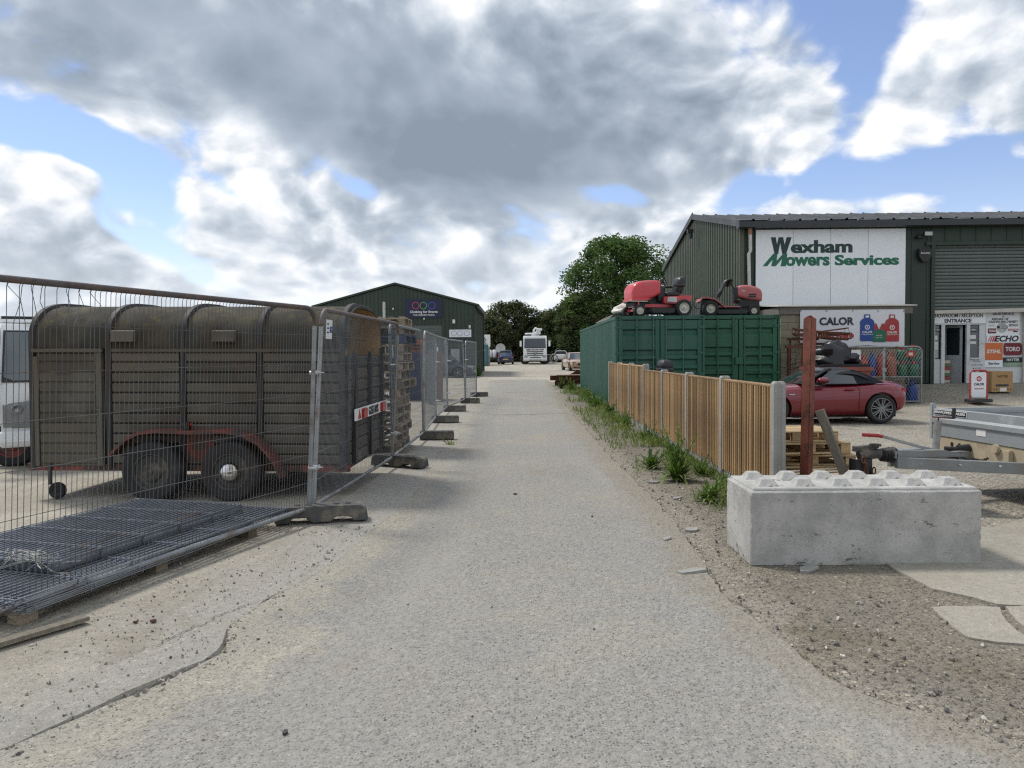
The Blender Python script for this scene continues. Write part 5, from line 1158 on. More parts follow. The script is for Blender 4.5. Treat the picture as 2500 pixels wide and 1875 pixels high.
obj('plinth', MB().box(-.02, xl1 - xl0, -.03, 1.9, -.05, .198), M_GUT, le)
obj('fascia', MB().box(-.05, xl1 - xl0 + .2, -.06, -.02, zl - .12, zl + .10), M_FASC, le, bev=.004); obj('fascia', MB().box(-.07, -.03, -.019, 1.95, zl - .12, zl + .10), M_FASC, le, bev=.004)
obj('roof', MB().loft([[(-.12, -.12, zl + .105), (xl1 - xl0 + .3, -.12, zl + .105), (xl1 - xl0 + .3, 1.95, zl + .25), (-.12, 1.95, zl + .25)], [(-.12, -.12, zl + .14), (xl1 - xl0 + .3, -.12, zl + .14), (xl1 - xl0 + .3, 1.95, zl + .285), (-.12, 1.95, zl + .285)]]), M_GREYW, le)
# banner
M_BANW = mat('banner_white', (0.70, 0.71, 0.74), 0.4, 0, 0.04, 2); M_CNAVY = mat('banner_navy', (0.012, 0.012, 0.04), 0.5); M_CRED = mat('banner_red', (0.45, 0.02, 0.045), 0.5); M_CBLUE = mat('bottle_blue', (0.012, 0.055, 0.26), 0.4, 0, 0.1); M_CGRN = mat('bottle_green', (0.008, 0.115, 0.06), 0.4, 0, 0.1); M_BRED = mat('bottle_red', (0.42, 0.03, 0.035), 0.4, 0, 0.15, dirt=(0.30, 0.06, 0.05)); M_BORG = mat('bottle_faded_orange', (0.36, 0.11, 0.07), 0.5, 0, 0.15)
YN = YL - .075
def q3(cx, cy): p = at_y(1800 + cx / 4.916, 740 + cy / 4.916, YN); return p.x, p.z
bn = thing('gas_banner', 'white banner reading CALOR Sold Here with three printed gas bottles', 'banner', (q3(755, 515)[0], YN, q3(755, 515)[1]))
N = lambda name, mb, m, **k: obj(name, mb, m, world=bn, **k)
mb = MB(); (bx0, bz1), (bx1, bz0) = q3(755, 85), q3(2003, 512); rings = []
for j in range(9): rings.append([(bx0 + (bx1 - bx0) * i / 24, YN + .010 * mnoise.noise((i * .6, j * .8, 2)) , bz0 + (bz1 - bz0) * j / 8 + .02 * math.sin(i * .52) * (1 if j == 0 else 0)) for i in range(25)])
sheet_ = N('banner_sheet', mb.loft(rings, caps=False, closed=False), M_BANW, smooth=True)
BT = lambda s_, c0, c1, m, bold=.02, par=None: sign_txt(s_, c0, c1, m, par or sheet_, YN - .014, q3, bold=bold)
BT('CALOR', (985, 172), (1398, 262), M_CNAVY, .032); BT('Sold Here', (985, 345), (1396, 418), M_CRED, .032)
mb = MB(); cxr, czr = q3(868, 215)
obj('logo_ring', MB().lathe([(.16, YN - .018), (.16, YN - .014), (.11, YN - .014), (.11, YN - .018)], 'y', 24, (cxr, 0, czr), closed=True), M_CRED, sheet_)
def bottle_print(cx0, cx1, cyt, cyb, m, tall, t1, t2):
    cxm = (cx0 + cx1) / 2; w = cx1 - cx0; hh = cyb - cyt
    if tall: pl = [(cx0, cyb - 12), (cx0 + 8, cyb), (cx1 - 8, cyb), (cx1, cyb - 12), (cx1, cyt + hh * .28), (cx1 - w * .1, cyt + hh * .2), (cxm + w * .22, cyt + hh * .15), (cxm + w * .2, cyt), (cxm - w * .2, cyt), (cxm - w * .22, cyt + hh * .15), (cx0 + w * .1, cyt + hh * .2), (cx0, cyt + hh * .28)]
    else: pl = [(cx0, cyb - 10), (cx0 + 8, cyb), (cx1 - 8, cyb), (cx1, cyb - 10), (cx1, cyt + 20), (cx1 - 12, cyt + 4), (cxm + 10, cyt - 16), (cxm - 10, cyt - 16), (cx0 + 12, cyt + 4), (cx0, cyt + 20)]
    o = obj('printed_bottle', MB().prism([q3(*p) for p in pl], 'y', YN - .0175 - (0 if tall else .003), YN - .014), m, sheet_)
    Yt = YN - .018 - (0 if tall else .003)
    if tall:
        sign_txt(t1, (cx0 + w * .14, cyt + hh * .62), (cx1 - w * .14, cyt + hh * .70), M_WHITE, o, Yt, q3, bold=.03); sign_txt(t2, (cx0 + w * .1, cyt + hh * .725), (cx1 - w * .1, cyt + hh * .775), M_WHITE, o, Yt, q3, bold=.01)
        cx_, cz_ = q3(cxm, cyt + hh * .48); obj('logo_ring', MB().lathe([(.075, Yt - .003), (.075, Yt), (.052, Yt), (.052, Yt - .003)], 'y', 20, (cx_, 0, cz_), closed=True).box(cx_ - .012, cx_ + .012, Yt - .003, Yt, cz_ - .03, cz_ + .07), M_WHITE, o)
        hx0, hz1 = q3(cxm - w * .12, cyt + 14); hx1, hz0 = q3(cxm + w * .12, cyt + hh * .12); obj('handle_gap', MB().box(hx0, hx1, Yt - .002, Yt, hz0, hz1), M_BANW, o)
    else: sign_txt(t1, (cx0 + w * .28, cyt + hh * .38), (cx1 - w * .28, cyt + hh * .48), M_WHITE, o, Yt, q3, bold=.02); sign_txt(t2, (cx0 + w * .22, cyt + hh * .6), (cx1 - w * .22, cyt + hh * .66), M_WHITE, o, Yt, q3, bold=.01)
bottle_print(1472, 1642, 135, 456, M_CBLUE, True, 'CALOR', '15kg Butane'); bottle_print(1774, 1938, 137, 460, M_BRED, True, 'CALOR', '13kg Propane')
obj('printed_handle', MB().prism([q3(*p) for p in [(1640, 330), (1642, 245), (1668, 245), (1700, 320), (1735, 245), (1776, 245), (1776, 330)]], 'y', YN - .016, YN - .014), M_BRED, sheet_)
bottle_print(1620, 1780, 330, 466, M_CGRN, False, 'CALOR', 'Patio Gas')
for cx in (760, 1070, 1385, 1690, 2000): obj('eyelet', MB().lathe([(.022, YN - .016), (.022, YN - .008)], 'y', 10, (q3(cx, 92)[0], 0, q3(cx, 92)[1])), M_GALV, sheet_)

# ------------------------------------------------------------------ gas bottle cage
YC = 22.35; cgl = at_y(2054, 980, YC); cgr = at_y(2249, 982, YC); gzb = 0.06; CW = cgr.x - cgl.x; CH = at_y(2150, 847, YC).z - gzb
cg = thing('gas_cage', 'galvanised mesh gas bottle cage with rounded tube frame below the banner', 'cage', (cgl.x, YC, gzb))
def rframe(y, x0_, x1_, h): return MB().tube([(x0_, y, 0)] + [(x0_ + .16 - .16 * math.cos(R(a)), y, h - .16 + .16 * math.sin(R(a))) for a in range(0, 91, 18)] + [(x1_ - .16 + .16 * math.sin(R(a)), y, h - .16 + .16 * math.cos(R(a))) for a in range(0, 91, 18)] + [(x1_, y, 0)], .024, 8)
obj('front_frame', rframe(0, 0, CW, CH), M_GALV, cg, smooth=40); obj('rear_frame', rframe(.75, 0, CW, CH), M_GALV, cg, smooth=40)
xm_ = at_y(2157, 900, YC).x - cgl.x; zm_ = at_y(2190, 920, YC).z - gzb
obj('door_post', MB().box(xm_ - .035, xm_ + .035, -.03, .02, 0, CH - .02), M_GALV, cg); obj('mid_rail', MB().cyl((0, -.005, zm_), (CW, -.005, zm_), .016, n=8), M_GALV, cg); obj('mid_rail', MB().cyl((0, .75, zm_), (CW, .75, zm_), .016, n=8), M_GALV, cg)
obj('bottom_rail', MB().cyl((0, 0, .04), (CW, 0, .04), .018, n=8), M_GALV, cg); obj('side_rail', MB().cyl((CW, 0, .04), (CW, .75, .04), .018, n=8).cyl((CW, 0, CH - .1), (CW, .75, CH - .1), .018, n=8), M_GALV, cg)
obj('shelf', MB().box(0.02, CW - .02, .02, .73, zm_ - .03, zm_ - .016), M_GALV, cg); obj('hasp', MB().box(xm_ - .06, xm_ + .06, -.06, -.031, .9, 1.02), M_GALV, cg)
mb = MB(); st_ = .085
k = -20
while k * st_ < CW + 2:                              # expanded-metal diamonds as two sets of slanting wires
    for s_ in (-1, 1):
        xa, xb = k * st_, k * st_ + s_ * CH * .55
        pts = [];
        t0, t1 = 0.0, 1.0
        for lo_, hi_ in ((0.02, CW - .02),):
            dx_ = xb - xa
            ta, tb = sorted(((lo_ - xa) / dx_, (hi_ - xa) / dx_)); t0, t1 = max(t0, ta), min(t1, tb)
        if t1 > t0 + .02: mb.tube([(xa + (xb - xa) * t0, -.002 * s_, .04 + (CH - .07) * t0), (xa + (xb - xa) * t1, -.002 * s_, .04 + (CH - .07) * t1)], .0028, 3, caps=False)
    k += 1
tag(obj('wire_mesh', mb, M_GALV, cg), kind='stuff')
obj('cage_notice', MB().box(at_y(2072, 865, YC).x - cgl.x, at_y(2100, 865, YC).x - cgl.x, -.035, -.03, CH - .42, CH - .08), M_WHITE, cg)
rs = obj('warning_sign', MB().box(at_y(2211, 860, YC).x - cgl.x, at_y(2233, 860, YC).x - cgl.x, -.035, -.03, CH - .30, CH - .12), M_BRED, cg); obj('warning_mark', MB().box(at_y(2217, 860, YC).x - cgl.x, at_y(2227, 860, YC).x - cgl.x, -.037, -.0352, CH - .25, CH - .17), M_CREAM, rs)
def gas_bottle(label, x, z, r, h, m, m2=None, yy=.32):
    t = thing('gas_bottle', label, 'gas bottle', (cgl.x + x, YC + yy, gzb + z), random.uniform(0, 6), 'gas bottles in the mesh cage')
    obj('cylinder', MB().lathe([(r * .9, 0), (r * .92, .03), (r, .05), (r, h * .62), (r * .96, h * .70), (r * .78, h * .77), (r * .35, h * .80), (.001, h * .80)], 'z', 20), m, t, smooth=35)
    mb = MB()
    for a in range(4): mb.add(*MB_seg(r * .52, R(a * 90 + 12), R(a * 90 + 78), h * .76, h))
    obj('collar', mb, m2 or m, t); obj('valve', MB().cyl((0, 0, h * .79), (0, 0, h * .93), r * .14), M_ZINC, t); return t
def MB_seg(r, a0, a1, z0, z1, n=5):
    vs, fs = [], []
    for k in range(n + 1):
        a = a0 + (a1 - a0) * k / n
        for rr in (r, r * .93):
            vs += [(rr * math.cos(a), rr * math.sin(a), z0), (rr * math.cos(a), rr * math.sin(a), z1)]
    for k in range(n):
        b = k * 4; fs += [(b, b + 4, b + 5, b + 1), (b + 2, b + 3, b + 7, b + 6), (b + 1, b + 5, b + 7, b + 3)]
    return vs, fs
gx = lambda px: at_y(px, 900, YC + .3).x - cgl.x
gas_bottle('red gas bottle at the left end of the cage upper shelf', gx(2108), zm_, .13, .64, M_BRED); gas_bottle('slim blue gas bottle between two red ones on the upper shelf', gx(2130), zm_, .11, .70, M_CBLUE)
gas_bottle('red gas bottle just left of the cage door post', gx(2150), zm_, .12, .68, M_BRED); gas_bottle('faded orange-brown gas bottle right of the cage door post', gx(2176), zm_, .15, .74, M_BORG)
gas_bottle('green gas bottle with red collar, left of the pair on the shelf', gx(2203), zm_, .155, .46, M_CGRN, M_BRED); gas_bottle('green gas bottle with red collar at the right end of the shelf', gx(2230), zm_, .155, .46, M_CGRN, M_BRED)
gas_bottle('upper green gas bottle stacked on the left one of the pair', gx(2203), zm_ + .465, .155, .40, M_CGRN, M_BRED); gas_bottle('upper green gas bottle stacked at the right end, behind the red sign', gx(2230), zm_ + .465, .155, .46, M_CGRN, M_BRED)
gas_bottle('bright blue gas bottle alone in the lower right of the cage', gx(2228), .02, .155, .62, M_CBLUE)

# ------------------------------------------------------------------ pavement sign and carton
pp = at_z(2390, 986, 0.1); gp = gz(pp.x, 22.0)
pb = thing('pavement_sign', 'red framed pavement sign reading CALOR Sold here on a dark base', 'sign', (at_y(2389, 960, 22.0).x, 22.0, 0.09), R(4))
obj('base', MB().rbox(-.29, .29, 0, .09, .04, -.22, .22), mat('sign_base', (0.06, 0.06, 0.065), 0.8, 0, .2), pb, bev=.02)
obj('frame', MB().tube([(-.255, 0, .06), (-.255, 0, .80)] + [(-.155 - .10 * math.cos(R(a)), 0, .80 + .10 * math.sin(R(a))) for a in (30, 60, 90)] + [(.155 + .10 * math.sin(R(a)), 0, .80 + .10 * math.cos(R(a))) for a in (0, 30, 60)] + [(.255, 0, .80), (.255, 0, .06)], .022, 8), M_BRED, pb, smooth=40)
ps_ = obj('sign_face', MB().rbox(-.215, .215, .13, .845, .05, -.015, .015), M_SIGN, pb)
obj('logo_ring', MB().lathe([(.075, -.019), (.075, -.0155), (.048, -.0155), (.048, -.019)], 'y', 24, (0, 0, .66), closed=True), M_CRED, ps_); obj('logo_bar', MB().box(-.012, .012, -.019, -.0155, .62, .72), M_CRED, ps_)
text('CALOR', M_CNAVY, ps_, (-.15, -.0155, .47), (.30, 0, 0), (0, 0, .075), .03); text('Sold here', M_CRED, ps_, (-.13, -.0155, .36), (.27, 0, 0), (0, 0, .045), .015)
for x in (-.12, .10): obj('spring_hook', MB().cyl((x, 0, .84), (x, 0, .9), .014, n=6), M_BLACK, pb)
M_CARD = mat('cardboard', (0.36, 0.225, 0.105), 0.85, 0, .1, 3)
xc0, xc1 = at_y(2418, 960, 23.2).x, at_y(2472, 960, 23.2).x; zc0 = gz((xc0 + xc1) / 2, 23.4)
cb = thing('cardboard_carton', 'brown cardboard mower carton standing beside the pavement sign', 'carton', ((xc0 + xc1) / 2, 23.5, zc0), R(3))
hw = (xc1 - xc0) / 2; ctn = obj('carton_body', MB().box(-hw, hw, -.3, .3, 0, .62), M_CARD, cb, bev=.008)
text('HAYTER', mat('carton_print', (0.10, 0.055, 0.03), .8), ctn, (-hw * .45, -.3005, .44), (hw * 1.0, 0, 0), (0, 0, .07), .02); obj('tape_strip', MB().box(-hw * .6, hw * .6, -.303, -.3005, .17, .235), M_GUT, ctn); obj('label_sheet', MB().box(-hw * .2, hw * .42, -.304, -.3005, .02, .13), M_WHITE, ctn)
for x in (-.75, -.5, .55, .8): obj('carton_mark', MB().prism([(hw * x - .025, .07), (hw * x + .025, .07), (hw * x, .12)], 'y', -.303, -.3005), bpy.data.materials['carton_print'], ctn)

# ------------------------------------------------------------------ red skip with bags, rusty trestles
M_RUST = mat('rusty_steel', (0.115, 0.045, 0.025), 0.85, 0.2, 0.35, 6, .3, 50, dirt=(0.06, 0.03, 0.02), dscale=5)
M_SKIP = mat('faded_red_skip', (0.30, 0.085, 0.06), 0.7, 0, 0.2, 3, dirt=(0.16, 0.05, 0.035), dscale=2.5)
YK = 20.6; kx0, kx1 = at_y(1978, 900, YK).x, at_y(2101, 900, YK).x
skp = thing('red_skip', 'faded red steel skip behind the sports car, loaded with black bags', 'skip', ((kx0 + kx1) / 2, YK, 0)); hw = (kx1 - kx0) / 2
obj('skip_body', MB().loft([[(-hw * .8, -.5, .05), (hw * .8, -.5, .05), (hw * .8, .5, .05), (-hw * .8, .5, .05)], [(-hw, -.62, 1.05), (hw, -.62, 1.05), (hw, .62, 1.05), (-hw, .62, 1.05)]]), M_SKIP, skp, bev=.01)
obj('skip_rim', MB().box(-hw - .05, hw + .05, -.67, .67, 1.0505, 1.15), M_SKIP, skp, bev=.01)
def blobmesh(rx, ry, rz_, amp, seed, n=14, m=9):
    mb = MB(); rings = []
    for i in range(m + 1):
        ph = PI * i / m; ring = []
        for k in range(n):
            a = 2 * PI * k / n; d = Vector((math.cos(a) * math.sin(ph), math.sin(a) * math.sin(ph), math.cos(ph)))
            s_ = 1 + amp * mnoise.noise(d * 1.8 + Vector((seed, 0, 0))) + amp * .6 * mnoise.noise(d * 5 + Vector((seed, 3, 0))); ring.append((d.x * rx * s_, d.y * ry * s_, max(-rz_ * .45, d.z * rz_ * s_) + rz_ * .45))
        rings.append(ring)
    return mb.loft(rings, caps=False)
M_BAG = mat('black_bag', (0.012, 0.012, 0.014), 0.3, 0, .2, 4, .9, 16)
tag(obj('rubbish_bag', blobmesh(.55, .45, .40, .5, 3), M_BAG, None, (kx0 + .55, YK, 1.235), smooth=50), 'big shiny black bag heaped on the red skip behind the rust post', 'bag')
tag(obj('rubbish_bag', blobmesh(.38, .4, .22, .5, 9), M_BAG, None, (kx0 + 1.0, YK + .1, 1.235), smooth=50), 'smaller black bag at the right of the heap on the red skip', 'bag')
for k in range(3): tag(obj('black_sheet', MB().box(-.75 + .1 * k, .62, -.5, .5, 0, .024), M_BLACK, None, (kx0 + .72, YK, 1.152 + .027 * k), (0, 0, R(3 * k - 3))), ['lowest black plastic sheet lying across the skip rim', 'middle black plastic sheet lying across the skip rim', 'top black plastic sheet lying under the bags on the skip'][k], 'sheet', 'black sheets across the skip')
rnd = random.Random(21)
def trestle(label, x, y, rz, h=1.72, w=.75):
    t = thing('steel_trestle', label, 'trestle', (x, y, 0), rz, 'rusty trestles by the block wall')
    for s_ in (-1, 1):
        for q in (-1, 1): obj('leg', MB().tube([(s_ * w * .5 + q * .10, q * .22, 0), (s_ * w * .5, q * .03, h)], .024, 4), M_RUST, t)
        obj('brace', MB().tube([(s_ * w * .5 - .07, -.15, h * .35), (s_ * w * .5 + .07, .15, h * .35)], .014, 4), M_RUST, t)
    obj('top_bar', MB().box(-w * .62, w * .62, -.04, .04, h - .05, h + .02), M_RUST, t); obj('cross_bar', MB().tube([(-w * .5, 0, h * .6), (w * .5, 0, h * .72)], .016, 4), M_RUST, t); return t
xt = at_y(1945, 880, 22.4).x
trestle('rusty steel trestle nearest the green container', xt, 22.1, R(10)); trestle('rusty steel trestle leaning behind the rust red post', xt + .55, 22.4, R(-8), 1.80); trestle('taller rusty steel trestle against the block wall', xt + .3, 22.75, R(3), 1.95)
for k in range(6):
    o = obj('steel_grid', MB().tube([(-.75, 0, 0), (.75, 0, 0), (.75, 0, .15), (-.75, 0, .15)], .025, 4, closed=True).box(-.02, .02, -.02, .02, 0, .15), M_RUST, None, (xt + .75 + rnd.uniform(-.12, .12), 22.05 + .17 * k, 1.97 + .015 * (k % 3)), (R(rnd.uniform(-12, 12)), R(rnd.uniform(-7, 9)), R(rnd.uniform(-12, 12))))
    tag(o, 'flat rusty rectangular steel frame, %s from the front of the pile on the trestles' % ['first', 'second', 'third', 'fourth', 'fifth', 'last'][k], 'steel frame', 'rusty frames piled on the trestles')

# ------------------------------------------------------------------ cars
M_TYRE = mat('car_tyre', (0.02, 0.02, 0.021), 0.8, 0, .2, 6); M_ALLOY = mat('alloy', (0.24, 0.245, 0.255), 0.35, 0.5, 0.1); M_UNDER = mat('underbody', (0.012, 0.012, 0.013), 0.8)
def paint(name, c, coat=1.0): return mat(name, c, 0.33, 0.25, 0.04, 2, coat=coat, dirt=tuple(x * .85 + .012 for x in c), dscale=1.2, damt=.25)
def car_body(S, m, wx_, wr, w):
    rings = []
    for x, hw, zb, zs, zt in S:
        half = [(0, zb), (hw * .80, zb), (hw * .955, zb + (zs - zb) * .10), (hw * 1.0, zb + (zs - zb) * .45), (hw * .985, zb + (zs - zb) * .82), (hw * .92, zs), (hw * .72, zt), (0, zt + .025)]
        rings.append([(x, y, z) for y, z in half] + [(x, -y, z) for y, z in half[-2:0:-1]])
    cut = MB()
    for xw in wx_:
        for s_ in (-1, 1): cut.cyl((xw, s_ * (w - .24), wr), (xw, s_ * (w + .3), wr), wr + .05, n=28)
    return solid(MB().loft(rings), 2, cut, 38, m, 'body')
def car(label, loc, rz, S, wx_, wr, w, green, pm, roof_m, glass, spokes=8, group=None, z_belt=.86, tail=None, nose=None, name='car', plate=None):
    t = thing(name, label, 'car', loc, rz, group)
    link('body', car_body(S, pm, wx_, wr, w), t)
    obj('underbody', MB().box(.25, S[-1][0] - .25, -w * .72, w * .72, .13, .5), M_UNDER, t)
    for xw in wx_:
        for s_ in (-1, 1): wheel(t, (xw, s_ * (w - .105), wr), wr, .20, wr * .74, M_ALLOY, spokes, s_, m_tyre=M_TYRE)
    wb, wt_, A, Bp, C, D, zr = green                  # windscreen base/top, roof end, rear base
    def ring(x, z, wd): return [(x, -wd, z_belt - .02 if z > z_belt else z), (x, -wd, z), (x, -wd * .72, z + .035), (x, 0, z + .05), (x, wd * .72, z + .035), (x, wd, z), (x, wd, z_belt - .02 if z > z_belt else z)]
    obj('windscreen', MB().loft([[(A, -wb, z_belt), (A - .06, -wb * .5, z_belt), (A - .08, 0, z_belt), (A - .06, wb * .5, z_belt), (A, wb, z_belt)], [(Bp, -wt_, zr - .02), (Bp - .04, -wt_ * .5, zr), (Bp - .05, 0, zr + .005), (Bp - .04, wt_ * .5, zr), (Bp, wt_, zr - .02)]], caps=False, closed=False), glass, t, smooth=True)
    return t, wb, wt_
M_REDCAR = paint('soul_red', (0.175, 0.002, 0.011)); M_FABRIC = mat('soft_top_fabric', (0.012, 0.014, 0.02), 0.9, 0, .15, 8, .2, 90)
S_MX = [(0.0, .52, .34, .50, .56), (.06, .66, .24, .55, .62), (.35, .82, .17, .66, .72), (.78, .87, .15, .74, .80), (1.25, .86, .14, .76, .85), (1.75, .855, .14, .79, .865), (2.4, .855, .14, .80, .865), (2.85, .872, .15, .83, .885), (3.12, .875, .16, .845, .90), (3.45, .82, .20, .82, .90), (3.68, .74, .28, .76, .87), (3.76, .60, .40, .70, .80)]
rw = at_y(2150, 1004, 16.62)
mx, wb, wt_ = car('dark red two-seat convertible with black soft top, parked side-on', (rw.x - 3.10, 17.4, 0.0), R(0.5), S_MX, (.80, 3.10), .315, .87, (.74, .56, 1.42, 2.02, 2.6, 3.15, 1.20), M_REDCAR, M_FABRIC, M_GLASS, 8, z_belt=.865, name='convertible_car')
top = []
for x, z, wd, zb_ in ((2.00, 1.165, .56, .90), (2.2, 1.195, .60, .88), (2.45, 1.20, .63, .88), (2.65, 1.165, .66, .88), (2.85, 1.07, .69, .88), (3.02, .97, .69, .88), (3.20, .875, .66, .855)):
    zl_ = max(zb_, z - .12); top.append([(x, -wd - .09 * (zl_ < z - .1), zl_), (x, -wd, z - .03), (x, -wd * .6, z), (x, 0, z + .02), (x, wd * .6, z), (x, wd, z - .03), (x, wd + .09 * (zl_ < z - .1), zl_)])
obj('soft_top', MB().loft(top, caps=False, closed=False), M_FABRIC, mx, sub=2, smooth=True)
for s_ in (-1, 1):
    # rear quarter of the hood, side window, pillar, mirror
    yb_, yt_ = s_ * .775, s_ * .645
    P3 = lambda x, z: (x, yb_ + (yt_ - yb_) * (z - .86) / .30, z)
    quad = [P3(2.60, .86), P3(3.20, .87), P3(3.02, .965), P3(2.80, 1.07), P3(2.60, 1.15), P3(2.50, 1.165)]
    obj('soft_top_quarter', MB().add(quad + [(x, y - s_ * .03, z) for x, y, z in quad], [tuple(range(6)), tuple(range(6, 12))[::-1]] + [(i, (i + 1) % 6, 6 + (i + 1) % 6, 6 + i) for i in range(6)]), M_FABRIC, mx)
    wnd = [P3(1.66, .862), P3(2.60, .862), P3(2.605, 1.0), P3(2.52, 1.12), P3(2.36, 1.15), P3(2.06, 1.14)]
    obj('side_window', MB().add([(x, y - s_ * .008, z) for x, y, z in wnd], [tuple(range(6))]), M_GLASS, mx)
    obj('pillar', MB().tube([(1.44, s_ * .735, .865), (1.75, s_ * .68, 1.03), (2.02, s_ * .585, 1.165), (2.1, s_ * .60, 1.18)], .028, 6), M_BLACK, mx, smooth=50)
    obj('window_trim', MB().tube([P3(1.6, .858), P3(2.62, .858)], .010, 4), M_BLACK, mx)
    mr = obj('mirror', MB().loft([[(x, s_ * (.90 + .10 * math.cos(a)), .945 + .065 * math.sin(a) * k) for a in [2 * PI * q / 10 for q in range(10)]] for x, k in ((1.70, .35), (1.73, .85), (1.82, 1.0), (1.90, .9))]), M_REDCAR, mx, smooth=50)
    obj('mirror_foot', MB().box(1.78, 1.86, s_ * .86 - .05, s_ * .86 + .02, .84, .90), M_BLACK, mr)
    obj('door_handle', MB().loft([[(2.30, s_ * .872, .735), (2.30, s_ * .872, .765), (2.30, s_ * .86, .765), (2.30, s_ * .86, .735)], [(2.40, s_ * .892, .73), (2.40, s_ * .892, .765), (2.40, s_ * .86, .765), (2.40, s_ * .86, .73)], [(2.52, s_ * .872, .73), (2.52, s_ * .872, .755), (2.52, s_ * .86, .755), (2.52, s_ * .86, .73)]]), M_REDCAR, mx, smooth=60)
    obj('tail_lamp', MB().loft([[(3.60, s_ * .735, .66), (3.60, s_ * .735, .76), (3.60, s_ * .70, .76), (3.60, s_ * .70, .66)], [(3.70, s_ * .685, .66), (3.70, s_ * .685, .755), (3.70, s_ * .65, .755), (3.70, s_ * .65, .66)]]), M_RED, mx, bev=.008)
    obj('side_repeater', MB().rbox(1.10, 1.22, .63, .655, .01, s_ * .872 - .004, s_ * .872 + .004), M_PALE, mx)
    for xg in (1.36, 2.60): obj('door_gap', MB().tube([(xg, s_ * .868, .26), (xg + .01, s_ * .878, .5), (xg + .02, s_ * .862, .72), (xg, s_ * .80, .83)], .004, 4), M_UNDER, mx)
obj('sill_trim', MB().box(1.2, 2.75, -.83, -.80, .135, .16), M_BLACK, mx)

# ------------------------------------------------------------------ rust red post, leaning timber, chained steel post
px_ = at_y(1976, 1000, 7.9)
ps2 = thing('steel_post', 'rust red square steel post with bolts on top, behind the concrete block', 'post', (2.945, 7.9, 0), rot=(0, R(2.0), R(38)))
obj('shaft', MB().box(-.047, .047, -.047, .047, -.05, 1.90), mat('red_oxide_steel', (0.175, 0.055, 0.034), 0.75, 0, .25, 5, .2, 40, dirt=(0.095, 0.032, 0.022), dscale=4, damt=.55), ps2, bev=.006)
for x, y in ((-.02, -.02), (.02, .015)): obj('bolt', MB().cyl((x, y, 1.90), (x, y, 1.925), .009, n=6), M_RUST, ps2)
a, b = at_y(2001, 1001, 7.75), at_y(2074, 1190, 7.6)
ld = (a - b); tl = thing('timber_prop', 'weathered grey timber leaning behind the concrete block', 'timber', b - ld.normalized() * .1, rot=ld.to_track_quat('Z', 'Y').to_euler())
obj('beam', MB().box(-.045, .045, -.04, .04, 0, ld.length + .1), M_WOODG, tl, bev=.004)
ch = thing('chained_post', 'short black steel post with a rusty chain beneath the trailer coupling', 'post', (at_y(2101, 1140, 7.55).x, 7.55, 0), R(10))
obj('channel', MB().prism([(-.085, -.06), (.085, -.06), (.085, .06), (.07, .06), (.07, -.045), (-.07, -.045), (-.07, .06), (-.085, .06)], 'z', 0, .50), M_BLACK, ch)
for k in range(9):
    a_ = k * .8; c_ = Vector((-.03 + .03 * math.sin(a_), -.09, .50 - .055 * k)) if k < 6 else Vector((.03 + .02 * k - .1, -.08, .24 + .05 * (k - 5)))
    M_ = Matrix.Translation(c_) @ Matrix.Rotation(PI / 2 * (k % 2), 4, 'Z')
    obj('chain_link', MB().tube([M_ @ Vector((.018 * math.cos(2 * PI * q / 10), 0, .034 * math.sin(2 * PI * q / 10))) for q in range(10)], .007, 5, closed=True), M_RUST, ch)

# ------------------------------------------------------------------ flatbed trailer
M_GALVP = mat('galvanised_sheet', (0.36, 0.39, 0.40), 0.5, 0.15, 0.18, 2.5, dirt=(0.45, 0.46, 0.46), dscale=2, damt=.3)
M_TANP = mat('dusty_tan_panel', (0.44, 0.37, 0.255), 0.7, 0, 0.15, 2.5, dirt=(0.34, 0.28, 0.195), dscale=3, damt=.4)
M_FRAME = mat('dull_galvanised_frame', (0.27, 0.28, 0.28), 0.55, 0.2, .2, 4, dirt=(0.22, 0.195, 0.155), dscale=3, damt=.4)
fb = thing('flatbed_trailer', 'galvanised flatbed trailer with drawbar and jockey post, cut by the right edge', 'trailer', (3.39, 7.57, 0), R(5.7))
HB = 1.47
obj('front_frame', MB().box(HB, HB + .06, -1.1, 1.1, .41, .594), M_TANP, fb, bev=.006)
hb = obj('headboard', MB().loft([[(HB - .01, y, .597), (HB - .01, y, .72), (HB - .03, y, .745), (HB - .03, y, .79), (HB - .01, y, .815), (HB - .01, y, .90), (HB + .03, y, .905), (HB + .03, y, .597)] for y in (-1.1, 1.1)]), M_GALVP, fb)
obj('end_ear', MB().box(HB - .02, HB + .03, 1.102, 1.15, .55, .955), M_GALVP, fb, bev=.006)
